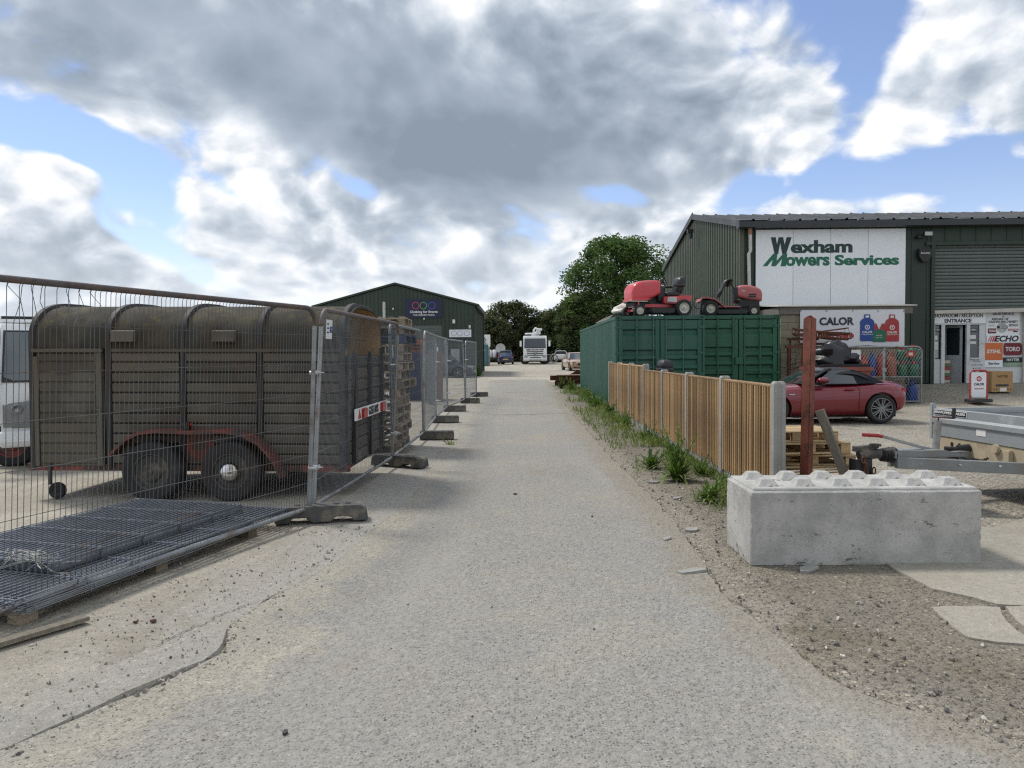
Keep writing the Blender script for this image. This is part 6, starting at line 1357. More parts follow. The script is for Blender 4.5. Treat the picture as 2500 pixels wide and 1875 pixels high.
for s_ in (-1, 1):
    obj('side_board', MB().box(HB + .05, HB + 4.2, min(s_ * 1.07, s_ * 1.10), max(s_ * 1.07, s_ * 1.10), .597, .90), M_GALVP, fb)
    for k in range(5): obj('board_rib', MB().box(HB + .06, HB + 4.2, min(s_ * 1.055, s_ * 1.0695), max(s_ * 1.055, s_ * 1.0695), .62 + .055 * k, .65 + .055 * k), M_GALVP, fb)
    obj('frame_rail', MB().box(HB + .061, HB + 4.2, min(s_ * 1.04, s_ * 1.10), max(s_ * 1.04, s_ * 1.10), .41, .594), M_TANP, fb)
    rl = obj('drawbar_rail', MB().loft([[(x, y - .03, z - .055), (x, y + .03, z - .055), (x, y + .03, z + .055), (x, y - .03, z + .055)] for x, y, z in ((.30, s_ * .06, .46), (HB + .3, s_ * .62, .425), (HB + 1.4, s_ * .95, .41))]), M_FRAME, fb, bev=.004)
    for k in range(4): obj('rail_bolt', MB().cyl((.5 + .3 * k, s_ * (.115 + .143 * k) - s_ * .0 + (-.035 if s_ < 0 else .035), .46), (.5 + .3 * k, s_ * (.115 + .143 * k) + (-.05 if s_ < 0 else .05), .46), .010, n=6), M_ZINC, rl)
    for k in range(2): wheel(fb, (HB + 2.0 + .75 * k, s_ * .98, .30), .30, .2, .19, M_FRAME, 0, s_)
obj('deck', MB().box(HB + .05, HB + 4.2, -1.05, 1.05, .58, .60), M_WOODG, fb)
obj('coupling_bracket', MB().loft([[(x, -w_, z0_), (x, w_, z0_), (x, w_, z1_), (x, -w_, z1_)] for x, w_, z0_, z1_ in ((.28, .07, .50, .575), (.75, .16, .516, .585), (.95, .18, .516, .54))]), M_FRAME, fb, bev=.006)
obj('coupling_head', MB().tube([(-.05, 0, .525), (.02, 0, .54), (.12, 0, .545), (.2, 0, .54)], [.05, .062, .05, .045], 12), M_RUSTRIM, fb, smooth=40); obj('coupling_handle', MB().loft([[(-.10, -.03, .57), (-.10, .03, .57), (-.10, .03, .62), (-.10, -.03, .62)], [(.14, -.03, .60), (.14, .03, .60), (.14, .03, .63), (.14, -.03, .63)]]).lathe([(.055, .62), (.055, .64), (.035, .64), (.035, .62)], 'z', 16, (.12, 0, 0), closed=True), M_RUSTRIM, fb)
obj('gaiter', MB().lathe([(.045, .17), (.065, .18), (.05, .195), (.07, .21), (.054, .225), (.074, .24), (.058, .255), (.078, .27), (.06, .29), (.08, .305), (.07, .33)], 'x', 16, (0, 0, .53)), M_BLACK, fb, smooth=30)
hbk = obj('handbrake_lever', MB().tube([(.72, -.02, .57), (.55, -.02, .61), (.18, -.02, .715)], .020, 4), M_FRAME, fb); obj('lever_grip', MB().tube([(.18, -.02, .715), (.13, -.02, .725), (-.02, -.02, .735)], .018, 8), M_RED, hbk, smooth=40)
jp = obj('jockey_post', MB().cyl((.73, -.02, .50), (.76, -.02, .86), .034, n=12).cyl((.73, -.02, .53), (.732, -.02, .57), .052, n=12), M_FRAME, fb, smooth=40)
obj('crank', MB().tube([(.76, -.02, .86), (.762, -.02, .895), (.70, -.02, .90), (.90, -.05, .885)], .009, 6), M_REDRUST, jp); obj('crank_grip', MB().cyl((.90, -.05, .88), (.905, -.05, .985), .018, n=10), M_BLACK, jp)
obj('clamp_handle', MB().tube([(.78, -.08, .52), (.90, -.12, .50), (.93, -.12, .42)], .011, 6), M_REDRUST, fb)
bp_ = obj('brand_plate', MB().box(HB - .016, HB - .0105, .53, 1.07, .828, .892), M_WHITE, fb); obj('plate_field', MB().box(HB - .018, HB - .0165, .537, 1.063, .834, .886), M_NAVYTXT, bp_)
text('BRIAN JAMES TRAILERS', M_WHITE, bp_, (HB - .0185, 1.05, .842), (0, -.50, 0), (0, 0, .036), .02)
obj('document_sticker', MB().box(HB - .014, HB - .0105, .24, .38, .66, .74), M_WHITE, hb); obj('rail_sticker', MB().box(.52, .66, -.157, -.155, .44, .49, Matrix.Rotation(0, 4, 'Z')), M_WHITE, fb)
for y in (.78, .66, .10): obj('panel_hole', MB().cyl((HB - .003, y, .52), (HB + .001, y, .52), .026, n=12), M_BLACK, fb)
obj('socket_plug', MB().cyl((HB - .12, .52, .50), (HB - .002, .50, .51), .045, n=12).cyl((HB - .24, .56, .505), (HB - .12, .52, .50), .025, n=10), M_BLACK, fb, smooth=40)
obj('plug_bracket', MB().box(HB - .05, HB - .001, -.14, .12, .42, .56).cyl((HB - .09, .02, .56), (HB - .05, .02, .56), .05, n=12), M_TANP, fb, bev=.006)
obj('cable', MB().tube([(HB - .2, .55, .50), (HB - .22, .5, .46), (HB - .15, .40, .43)] + [(HB - .14 + .012 * math.cos(k * 2.2), .40 - .012 * k, .425 - .0006 * k * (30 - k) * .1 + .012 * math.sin(k * 2.2) + (.0035 * max(0, k - 18))) for k in range(32)], .008, 5), M_BLACK, fb, smooth=60)
mk = obj('marker_lamp', MB().rbox(-.03, .03, .45, .55, .015, HB - .008, HB - .001, M=Matrix.Rotation(-PI / 2, 4, 'Z') @ Matrix.Translation((.42, 0, 0)) @ Matrix.Rotation(0, 4, 'Z')), M_PALE, fb)
bpy.data.objects.remove(mk)
obj('marker_lamp', MB().box(HB - .012, HB - .001, -.47, -.41, .45, .55), M_PALE, fb, bev=.004)

# ------------------------------------------------------------------ far green shed
M_SHED = mat('shed_green', (0.030, 0.050, 0.036), 0.55, 0, 0.1, 0.6)
YD = 49.0; gd = gz(-8, YD); xr_ = at_y(1160.8, 850, YD).x; apx = at_y(964.4, 695, YD); xl_ = 2 * apx.x - xr_; ez = at_y(1160.7, 745, YD).z; DL = 10.0
sd = thing('green_shed', 'dark green gabled shed with a navy sign of three coloured rings', 'building', (apx.x, YD, gd))
D = lambda name, mb, m, **k: obj(name, mb, m, world=sd, **k)
rz_ = lambda x: ez + (apx.z - ez) * (1 - abs(x - apx.x) / (xr_ - apx.x))
def q5(cx, cy, Y=YD - .08): p = at_y(760 + cx / 4.916, 680 + cy / 4.916, Y); return p.x, p.z
dx0, dx1, dzt = q5(1000, 900)[0], q5(1640, 900)[0], q5(1400, 556)[1]
x = xl_
while x < xr_ - .05:
    xe = min(x + 1.0, xr_); pts = []; q = x
    while q < xe - .02: pts += [(q, 0), (q + .19, 0), (q + .205, .03), (q + .235, .03), (q + .25, 0)]; q += .25
    pts = [(min(a, xe - .002), b) for a, b in pts]
    zb_ = dzt if dx0 - .3 < x and xe < dx1 + .3 else gd
    D('cladding_sheet', MB().loft([[(a, YD - b, zb_ - .02) for a, b in pts], [(a, YD - b, rz_(a) - .03) for a, b in pts]], caps=False, closed=False), M_SHED); x += 1.0
y = YD
while y < YD + DL - .05:
    pts = []; q = y
    while q < y + .98: pts += [(q, 0), (q + .42, 0), (q + .44, .03), (q + .48, .03), (q + .5, 0)]; q += .5
    D('cladding_sheet', MB().loft([[(xr_ + b, a, gd - .02) for a, b in pts], [(xr_ + b, a, ez - .02) for a, b in pts]], caps=False, closed=False), M_SHED); y += 1.0
D('rear_wall', MB().prism([(xl_, gd), (xr_, gd), (xr_, ez), (apx.x, apx.z), (xl_, ez)], 'y', YD + DL, YD + DL + .05), M_SHED); D('side_wall', MB().box(xl_ - .02, xl_ + .03, YD + .05, YD + DL, gd, ez), M_SHED)
for xa_, za_, xb_, zb_ in ((xl_ - .25, ez - .06, apx.x, apx.z + .02), (apx.x, apx.z + .02, xr_ + .25, ez - .06)):
    D('roof_slope', MB().loft([[(xa_, yy, za_), (xb_, yy, zb_), (xb_, yy, zb_ + .12), (xa_, yy, za_ + .12)] for yy in (YD - .12, YD + DL + .15)]), M_SHED)
D('gutter', MB().box(xr_ + .1, xr_ + .27, YD - .1, YD + DL, ez - .18, ez - .065), M_GUT); D('downpipe', MB().cyl((xr_ + .1, YD + DL - .4, gd), (xr_ + .1, YD + DL - .4, ez - .15), .05), M_GUT)
ds = D('roller_door', MB().box(dx0, dx1, YD + .05, YD + .08, gd, dzt), M_SHUT); hs = .15; slm = MB().prism([(0, .01), (-.03, .04), (-.03, hs - .03), (0, hs - .005)], 'x', dx0, dx1).mesh('slat', M_SHUT)
for k in range(int((dzt - gd) / hs)): link('slat', slm, ds, (0, YD + .045, gd + k * hs))
M_NAVY = mat('navy_board', (0.008, 0.014, 0.045), 0.4); M_R1, M_R2, M_R3 = mat('ring_pink', (0.5, 0.04, 0.13), .5), mat('ring_green', (0.12, 0.32, 0.10), .5), mat('ring_blue', (0.04, 0.10, 0.42), .5); M_RG = mat('ring_grey', (0.42, 0.47, 0.55), .5)
(sa, sbz), (sc_, sdz) = q5(1120, 250), q5(1575, 470)
ns_ = D('sign_board', MB().box(sa, sc_, YD - .07, YD - .035, sdz, sbz), M_NAVY)
for cx, m in ((1252, M_R1), (1345, M_R2), (1447, M_R3)):
    a_, b_ = q5(cx, 325); r_ = .235; obj('ring', MB().lathe([(r_, YD - .08), (r_, YD - .0705), (r_ * .80, YD - .0705), (r_ * .80, YD - .08)], 'y', 28, (a_, 0, b_), closed=True), m, ns_)
for s_, c0, c1, bd_ in (('Clothing for Events', (1183, 386), (1517, 420), .03), ('THE UNIFORM PEOPLE', (1222, 430), (1480, 446), .025)): sign_txt(s_, c0, c1, M_WHITE, ns_, YD - .071, q5, bold=bd_)
(sa, sbz), (sc_, sdz) = q5(1655, 614), q5(1920, 702)
ws_ = D('ring_sign', MB().box(sa, sc_, YD - .07, YD - .035, sdz, sbz), M_SIGN)
for cx in (1712, 1784, 1866): a_, b_ = q5(cx, 656); obj('ring', MB().lathe([(.18, YD - .08), (.18, YD - .0705), (.14, YD - .0705), (.14, YD - .08)], 'y', 24, (a_, 0, b_), closed=True), M_RG, ws_)
for c in ((1695, 492, 1726, 538), (1890, 560, 1912, 598), (1345, 474, 1362, 492), (975, 352, 990, 374)):
    (a_, b_), (c__, d_) = q5(*c[:2]), q5(*c[2:]); D('wall_box', MB().box(a_, c__, YD - .12, YD - .032, d_, b_), M_WHITE)
(a_, b_), (c__, d_) = q5(1672, 846), q5(1780, 980); D('grey_panel', MB().box(a_, c__, YD - .06, YD - .032, d_ - .9, b_), M_GREYB)
(a_, b_) = q5(866, 280); tag(obj('scaffold_tube', MB().cyl((at_y(937, 850, 20).x, 20, 0), (at_y(937.5, 737, 20).x, 20, at_y(937, 737, 20).z), .035), M_PALE, smooth=40), 'pale upright pole standing behind the tall pallet stack', 'pole')

# stored goods behind the fence
M_TARP = mat('dark_blue_sheet', (0.020, 0.035, 0.085), 0.55, 0, .3, 2, .6, 7); M_ORG = mat('orange_plastic', (0.42, 0.10, 0.04), .5, 0, .15, dirt=(0.25, 0.10, 0.07))
mb = MB(); rings = []
for z, s_ in ((0, 1.0), (.5, .98), (1.0, .97), (1.5, .98), (1.62, .93)): rings.append([(x + .03 * mnoise.noise((x * 3, z * 3, 1)), y + .03 * mnoise.noise((y * 3, z * 3, 8)), z) for x, y in [(a * s_, b * s_) for a, b in rrect(-.75, .75, -.6, .6, .12, 3)]])
tag(obj('covered_pile', mb.loft(rings), M_TARP, None, (at_y(1008, 920, 26.5).x, 26.5, gz(-3.5, 26.5)), smooth=50), 'tall pile wrapped in dark blue sheeting behind the mesh fence', 'pile')
oc = thing('orange_crate', 'orange plastic crate on top of the blue covered pile', 'crate', (at_y(1016, 850, 26.5).x - .1, 26.4, gz(-3.5, 26.5) + 1.625), R(8))
obj('crate_body', MB().loft([[(x * s_, y * s_, z) for x, y in rrect(-.42, .42, -.32, .32, .05, 2)] for z, s_ in ((0, .9), (.36, .97), (.37, 1.03), (.44, 1.03))]), M_ORG, oc)
for z in (.12, .22): obj('crate_slot', MB().box(-.25, .25, -.318, -.30, z, z + .05), M_BLACK, oc)
tag(obj('upright_board', MB().box(-.12, .12, -.03, .03, 0, 1.66), mat('pink_board', (0.20, 0.125, 0.10), .8, 0, .25, 3, stretch=(8, 8, 1)), None, (at_y(1072, 900, 25.2).x, 25.2, gz(0, 25.2)), (R(-2), 0, 0)), 'pinkish brown board standing upright behind the fifth fence panel', 'board')
for k, (px, w_) in enumerate(((1052, .16), (1044, .10), (1062, .08))): tag(obj('metal_upright', MB().box(-w_ / 2, w_ / 2, -.05, .05, 0, 1.72 - .1 * k), M_FRAME, None, (at_y(px, 900, 24 + k * .7).x, 24 + k * .7, gz(0, 24))), ['widest grey metal upright behind the fourth fence panel', 'middle grey metal upright behind the fence', 'thin grey metal upright beside the pinkish board'][k], 'metal post', 'grey uprights behind the fence')

# ------------------------------------------------------------------ far vehicles
def far_car(label, loc, rz, pm, L=4.4, w=.90, roofz=1.42, kind='hatch', name='parked_car', glass=None):
    belt = .92; wr = .325; wx_ = (.85, L - .85); f = L / 4.4
    S = [(0.0, .62, .32, .55, .62), (.08, .76, .22, .62, .70), (.4, w * .96, .18, .72, .80), (.85, w, .17, .80, .87), (1.3 * f, w, .17, .86, .93), (2.2 * f, w, .17, .90, .95), (3.3 * f, w, .18, .92, .98), (L - .45, w * .97, .2, .93, 1.0 if kind == 'hatch' else .99), (L - .08, w * .86, .28, .88, .98), (L, .72, .36, .80, .90)]
    t = thing(name, label, 'car', loc, rz, 'cars parked in the far yard'); link('body', car_body(S, pm, wx_, wr, w), t)
    for xw in wx_:
        for s_ in (-1, 1): wheel(t, (xw, s_ * (w - .105), wr), wr, .20, wr * .72, M_ALLOY, 5, s_, m_tyre=M_TYRE)
    A, Bp, C, Dd = 1.28 * f, 2.0 * f, (3.35 if kind == 'hatch' else 2.75) * f, (4.15 if kind == 'hatch' else 3.75) * f
    wb, wt_ = w * .88, w * .66; gm = glass or M_GLASS
    R_ = lambda x, z, wd: [(x, -wd, z), (x, -wd * .5, z + .015), (x, 0, z + .02), (x, wd * .5, z + .015), (x, wd, z)]
    obj('windscreen', MB().loft([R_(A, belt, wb), R_(Bp, roofz - .04, wt_)], caps=False, closed=False), gm, t, smooth=True)
    obj('rear_screen', MB().loft([R_(C, roofz - .04, wt_), R_(Dd, belt + .05, wb * .95)], caps=False, closed=False), gm, t, smooth=True)
    obj('roof', MB().loft([R_(Bp - .05, roofz - .055, wt_ + .02), R_(Bp + .1, roofz, wt_ + .02), R_((Bp + C) / 2, roofz + .03, wt_ + .03), R_(C - .05, roofz, wt_ + .02), R_(C + (.2 if kind == 'hatch' else .06), roofz - .06, wt_)], caps=False, closed=False), pm, t, smooth=True)
    for s_ in (-1, 1):
        obj('side_glass', MB().add([(A, s_ * wb, belt - .02), (Dd, s_ * wb * .95, belt), (C, s_ * wt_, roofz - .04), (Bp, s_ * wt_, roofz - .04)], [(0, 1, 2, 3)]), gm, t)
        obj('pillar', MB().tube([(A, s_ * wb, belt), (Bp, s_ * wt_, roofz - .03), (C, s_ * wt_, roofz - .03), (Dd, s_ * wb * .96, belt + .03)], .045, 6), pm, t, smooth=50)
        obj('mirror', MB().loft([[(x, s_ * (w + .06 + .10 * math.cos(a)), 1.0 + .07 * math.sin(a) * k) for a in [2 * PI * q / 8 for q in range(8)]] for x, k in ((A + .22, .5), (A + .3, 1), (A + .4, .9))]), pm, t, smooth=50)
        obj('headlamp', MB().loft([[(.02, s_ * .56, .60), (.02, s_ * .56, .70), (.16, s_ * .80, .72), (.16, s_ * .80, .63)], [(.2, s_ * .54, .60), (.2, s_ * .54, .70), (.3, s_ * .76, .72), (.3, s_ * .76, .63)]]), M_LAMP, t)
        obj('tail_lamp', MB().loft([[(L - .015, s_ * .50, .78), (L - .015, s_ * .50, .90), (L - .13, s_ * .82, .93), (L - .13, s_ * .82, .78)], [(L - .2, s_ * .48, .78), (L - .2, s_ * .48, .90), (L - .3, s_ * .78, .93), (L - .3, s_ * .78, .78)]]), M_RED, t)
    obj('grille', MB().rbox(-.42, .42, .42, .60, .06, -.015, .10, M=Matrix.Rotation(PI / 2, 4, 'Z') @ Matrix.Scale(-1, 4, (0, 1, 0)) if False else Matrix(((0, 1, 0, 0), (1, 0, 0, 0), (0, 0, 1, 0), (0, 0, 0, 1)))), M_BLACK, t)
    obj('air_intake', MB().rbox(-.70, .70, .24, .34, .04, .0, .2, M=Matrix(((0, 1, 0, .03), (1, 0, 0, 0), (0, 0, 1, 0), (0, 0, 0, 1)))), M_BLACK, t)
    obj('number_plate', MB().box(-.022, -.005, -.26, .26, .36, .45), M_WHITE, t); obj('number_plate', MB().box(L + .002, L + .02, -.26, .26, .52, .62), M_CREAMP if kind == 'hatch' else M_WHITE, t)
    obj('rear_bumper_trim', MB().rbox(-.66, .66, .26, .38, .04, -.1, .0, M=Matrix(((0, 1, 0, L - .0), (1, 0, 0, 0), (0, 0, 1, 0), (0, 0, 0, 1)))), M_BLACK, t)
    return t
M_CREAMP = mat('yellow_plate', (0.62, 0.48, 0.10), .5); M_GOLD = paint('gold_paint', (0.38, 0.235, 0.125)); M_NAVYC = paint('navy_paint', (0.010, 0.018, 0.085)); M_WCAR = paint('white_car_paint', (0.62, 0.64, 0.66)); M_DKNAVY = paint('dark_navy_paint', (0.010, 0.014, 0.040))
g_ = at_y(1424, 880, 57.0); far_car('gold coupe facing the camera, half hidden by the green container', (g_.x, 57.0, gz(g_.x, 57)), R(97), M_GOLD, 4.6, .92, 1.38, 'coupe')
g_ = at_y(1370, 880, 92.0); far_car('white car seen from behind in front of the dark hedge', (g_.x + .2, 92.0 + 4.4, gz(g_.x, 92)), R(-93), M_WCAR, 4.4, .90, 1.40, 'coupe')
g_ = at_y(1234, 880, 82.0); far_car('navy blue hatchback seen from behind, left of the white lorry', (g_.x, 82.0 + 4.1, gz(g_.x, 82)), R(-90), M_NAVYC, 4.1, .87, 1.50)
g_ = at_y(1158, 915, 46.0); far_car('dark navy hatchback parked beside the shed, seen through the fence', (g_.x, 46.6, gz(g_.x, 46.5)), R(172), M_DKNAVY, 4.0, .87, 1.48)

# concrete-pump lorry
YT = 81.5; tx = at_y(1306.5, 880, YT).x; tz = gz(tx, YT)
tk = thing('pump_lorry', 'white concrete pump lorry facing the camera with a folded boom on top', 'lorry', (tx, YT, tz))
M_WT = mat('lorry_white', (0.82, 0.83, 0.84), .35, 0, .04, 1, coat=.4)
obj('cab', MB().prism([(0.0, .62), (-.06, .8), (-.04, 1.75), (.10, 2.75), (.30, 3.05), (2.0, 3.1), (2.0, .62)], 'x', -1.24, 1.24), M_WT, tk, bev=.05, smooth=35)
sc2 = lambda x, z: (x, -.04 + .14 * (z - 1.75) - .02, z)
obj('windscreen', MB().add([sc2(-1.14, 1.80), sc2(1.14, 1.80), sc2(1.10, 2.72), sc2(-1.10, 2.72)], [(0, 1, 2, 3)]), M_GLASS, tk)
obj('wiper_panel', MB().add([(x, y - .012, z) for x, y, z in (sc2(-1.15, 1.74), sc2(1.15, 1.74), sc2(1.14, 1.81), sc2(-1.14, 1.81))], [(0, 1, 2, 3)]), M_BLACK, tk)
obj('visor', MB().box(-1.1, 1.1, -.05, .12, 2.78, 2.96), M_WT, tk, bev=.03)
for k, (z, w_) in enumerate(((1.32, .86), (1.12, .86), (.94, .78))): obj('grille_bar', MB().loft([[(-w_, -.085, z), (w_, -.085, z), (w_, -.05, z + .07), (-w_, -.05, z + .07)], [(-w_ * .94, -.085, z + .0), (w_ * .94, -.085, z + .0), (w_, -.05, z + .09), (-w_, -.05, z + .09)]]).box(-w_, w_, -.088, -.05, z, z + .075), M_BLACK, tk)
obj('badge', MB().lathe([(.17, -.105), (.17, -.09), (.135, -.09), (.135, -.105)], 'y', 24, (0, 0, 1.20), closed=True), M_GALV, tk)
for a in (90, 210, 330): obj('badge_spoke', MB().cyl((0, -.1, 1.20), (.14 * math.cos(R(a)), -.1, 1.20 + .14 * math.sin(R(a))), .014, n=6), M_GALV, tk)
text('DENIS CONCRETE PUMP', M_NAVYTXT, tk, (-.92, -.075, 1.49), (1.84, 0, 0), (0, 0, .17), .03)
obj('bumper', MB().box(-1.25, 1.25, -.14, .4, .38, .92), M_WT, tk, bev=.05)
obj('bumper_grille', MB().rbox(-.58, .58, .70, .79, .03, -.15, -.12), M_BLACK, tk); obj('bumper_grille', MB().rbox(-.7, .7, .44, .52, .03, -.15, -.12), M_BLACK, tk); obj('number_plate', MB().box(-.26, .26, -.155, -.141, .83, .91), M_CREAM, tk)
for s_ in (-1, 1):
    obj('headlamp', MB().rbox(-.19, .19, .74, .98, .06, -.16, -.09, M=Matrix.Translation((s_ * .96, 0, 0))), M_LAMP, tk)
    obj('fog_slot', MB().rbox(-.17, .17, .46, .50, .015, -.15, -.12, M=Matrix.Translation((s_ * 1.0, 0, 0))), M_BLACK, tk)
    mr = obj('mirror', MB().rbox(-.10, .10, 1.92, 2.52, .05, -.1, .06, M=Matrix.Translation((s_ * 1.52, 0, 0))), M_WT, tk); obj('mirror_arm', MB().tube([(s_ * 1.2, .2, 2.6), (s_ * 1.5, 0, 2.55), (s_ * 1.5, 0, 1.9), (s_ * 1.2, .2, 1.85)], .03, 6), M_BLACK, mr)
    for yw in (1.2, 4.6, 6.0): wheel(tk, (s_ * 1.06, yw, .50), .50, .30, .28, M_FRAME, 0, s_)
obj('chassis', MB().box(-.5, .5, .5, 8.0, .6, .9), M_BLACK, tk); obj('pump_body', MB().box(-1.2, 1.2, 2.3, 8.0, .9, 2.2), M_WT, tk, bev=.05)
obj('boom', MB().box(-.25, .25, .6, 8.0, 3.15, 3.45).box(.2, .6, .4, 7.5, 3.2, 3.6).tube([(-1.05, .4, 3.28), (-.3, .5, 3.30)], .09, 8), M_WT, tk, bev=.03)
obj('boom_elbow', MB().tube([(-.12, .3, 3.3), (-.10, .2, 3.66), (.05, .2, 3.85), (.35, .25, 3.72), (.75, .3, 3.70)], .11, 8).tube([(.0, .4, 3.2), (.3, .3, 3.7), (.48, .3, 3.3)], .09, 8), M_WT, tk, smooth=50)

# toilet cabin, tank and oddments at the far end
wx0, wx1, wz0, wz1 = rct(1176, 838, 1192.5, 892, 76.0)
tc_ = thing('toilet_cabin', 'tall teal cabin standing at the far end of the green shed', 'cabin', ((wx0 + wx1) / 2 - .3, 76.0, gz(-3, 76)), R(4)); M_TEAL = mat('teal_plastic', (0.06, 0.155, 0.17), .6, 0, .1, 1)
obj('cabin_body', MB().box(-.62, .62, 0, 1.2, 0, 2.15), M_TEAL, tc_, bev=.04); obj('cabin_door', MB().box(-.1, .52, -.03, -.002, .1, 2.0), M_TEAL, tc_, bev=.02); obj('door_sign', MB().box(.1, .28, -.036, -.031, 1.5, 1.65), M_WHITE, tc_)
wt2 = thing('white_tank', 'white box tank with a black mark above the teal cabin', 'tank', ((wx0 + wx1) / 2 - .4, 78.2, gz(-3, 78)), R(4)); obj('tank_body', MB().box(-.75, .85, 0, 1.2, 1.9, 3.15), M_WT, wt2, bev=.05); obj('tank_stand', MB().box(-.7, .8, .05, 1.15, 0, 1.89), M_FRAME, wt2); obj('tank_mark', MB().tube([(.2, -.02, 2.9), (.4, -.02, 2.6), (.15, -.02, 2.4), (.45, -.02, 2.25)], .05, 4), M_BLACK, wt2)
tt = thing('plant_trailer', 'dark trailer with white drums parked beside the teal cabin', 'trailer', (at_y(1206, 880, 84).x, 84, gz(-2, 84))); obj('bed', MB().box(-.9, .9, -.5, 1.6, .55, .75), M_BLACK, tt); obj('headboard', MB().box(-.9, .9, 1.5, 1.6, .75, 1.3), M_RUST, tt)
for s_ in (-.45, .05): obj('drum', MB().lathe([(.2, .76), (.22, .9), (.22, 1.5), (.15, 1.6), (.001, 1.62)], 'z', 14, (s_, .4, 0)), M_WT, tt, smooth=40)
for s_ in (-1, 1): wheel(tt, (s_ * .95, .5, .33), .33, .2, .2, M_FRAME, 0, s_)
sdh = thing('satellite_dish', 'round pale dish standing behind the navy hatchback', 'dish', (at_y(1222, 860, 88).x, 88, gz(-2, 88))); obj('dish', MB().lathe([(.001, .16), (.3, .10), (.55, .0), (.56, -.02), (.3, .07), (.001, .13)], 'y', 20, (0, -.1, 1.75)), M_PALE, sdh, smooth=60); obj('mast', MB().cyl((0, .05, 0), (0, .05, 1.8), .04), M_FRAME, sdh)
for k, px in enumerate((1339, 1352.5)):
    o = obj('concrete_pipe', MB().lathe([(.5, 0), (.5, 1.0), (.40, 1.0), (.40, 0)], 'y', 24, closed=True), M_CPOST, None, (at_y(px, 875, 90).x, 90, gz(3, 90) + .52)); tag(o, ['concrete pipe ring beside the pump lorry', 'concrete pipe ring beside the white car'][k], 'pipe', 'concrete pipe rings in the far yard')

# rusty beams, pipe and rubble at the container's far corner
rnd = random.Random(31); bc = at_z(1384, 938, .1)
for k in range(6):
    y_ = 35.2 + .45 * (k % 3); z_ = gz(0, 36) + .02 + .24 * (k // 3)
    mb = MB(); hh, ww = .22, .11
    mb.prism([(-ww, 0), (ww, 0), (ww, .025), (.012, .025), (.012, hh - .025), (ww, hh - .025), (ww, hh), (-ww, hh), (-ww, hh - .025), (-.012, hh - .025), (-.012, .025), (-ww, .025)], 'x', -.55 - .12 * (k % 2) - .1 * (k // 3), 2.2)
    tag(obj('steel_beam', mb, M_RUST, None, (at_y(1384, 930, y_).x + .15 * (k % 3), y_, z_), (0, 0, R(rnd.uniform(-4, 4)))), 'rusty I-section steel beam, %s in the heap by the container' % ['front one of the lower layer', 'middle one of the lower layer', 'rear one of the lower layer', 'front one of the upper layer', 'middle one of the upper layer', 'rear one of the upper layer'][k], 'steel beam', 'rusty beams heaped by the container')
tag(obj('rusty_machine_part', MB().prism([(-.25, 0), (.5, 0), (.5, .14), (.36, .18), (.34, .34), (.26, .34), (.24, .16), (.05, .2), (-.05, .1)], 'y', -.15, .15), M_RUST, None, (at_y(1404, 915, 36).x, 36.2, gz(0, 36) + .50)), 'jagged rusty machine part on top of the beam heap', 'scrap')
a, b = at_z(1407, 953, .03), at_y(1415, 941, 31.3)
tag(obj('white_pipe', MB().tube([a, a.lerp(b, .5), b], .06, 10), M_PIPE, smooth=40), 'short white plastic pipe leaning at the container corner in the weeds', 'pipe')
tag(obj('white_plank', MB().box(-.55, .55, -.06, .06, 0, .05), M_GREYW, None, (at_z(1373, 957).x, 30.5, .02), (0, 0, R(6))), 'pale plank lying on rubble near the rusty beams', 'plank')
a, b = at_z(0, 1598, .03), at_z(138, 1556, .03)
tag(obj('timber_offcut', MB().box(-.5, .5, -.035, .035, 0, .022), M_WOODG, None, ((a.x + b.x) / 2 - .18, (a.y + b.y) / 2 - .03, .034), (0, 0, math.atan2(b.y - a.y, b.x - a.x))), 'flat grey timber offcut lying on concrete at the left edge', 'timber')
for k, (px, py, sx) in enumerate(((1690, 1400, .14), (1975, 1395, .11), (1652, 1220, .07), (1690, 1297, .10), (1595, 1180, .09), (1630, 1320, .07))):
    p = at_z(px, py); M_ = Matrix.Translation((p.x, p.y, .01)); mb = MB(); n = 7
    poly = [(sx * math.cos(2 * PI * q / n) * rnd.uniform(.6, 1.1), sx * .5 * math.sin(2 * PI * q / n) * rnd.uniform(.6, 1.1)) for q in range(n)]
    mb.prism(poly, 'z', 0, .018); tag(obj('stone_chip', mb, M_CPOST, None, (p.x, p.y, .008), (R(rnd.uniform(-6, 6)), R(rnd.uniform(-6, 6)), rnd.random())), ['flat concrete shard on soil left of the concrete block', 'thin concrete shard at the foot of the concrete block', 'small pale flake on the verge by the biggest weed', 'pale flake on the verge nearest the block corner', 'pale broken chip on the verge under the weed', 'grey slate chip lying on the verge soil'][k], 'stone chip', 'broken chips on the verge')

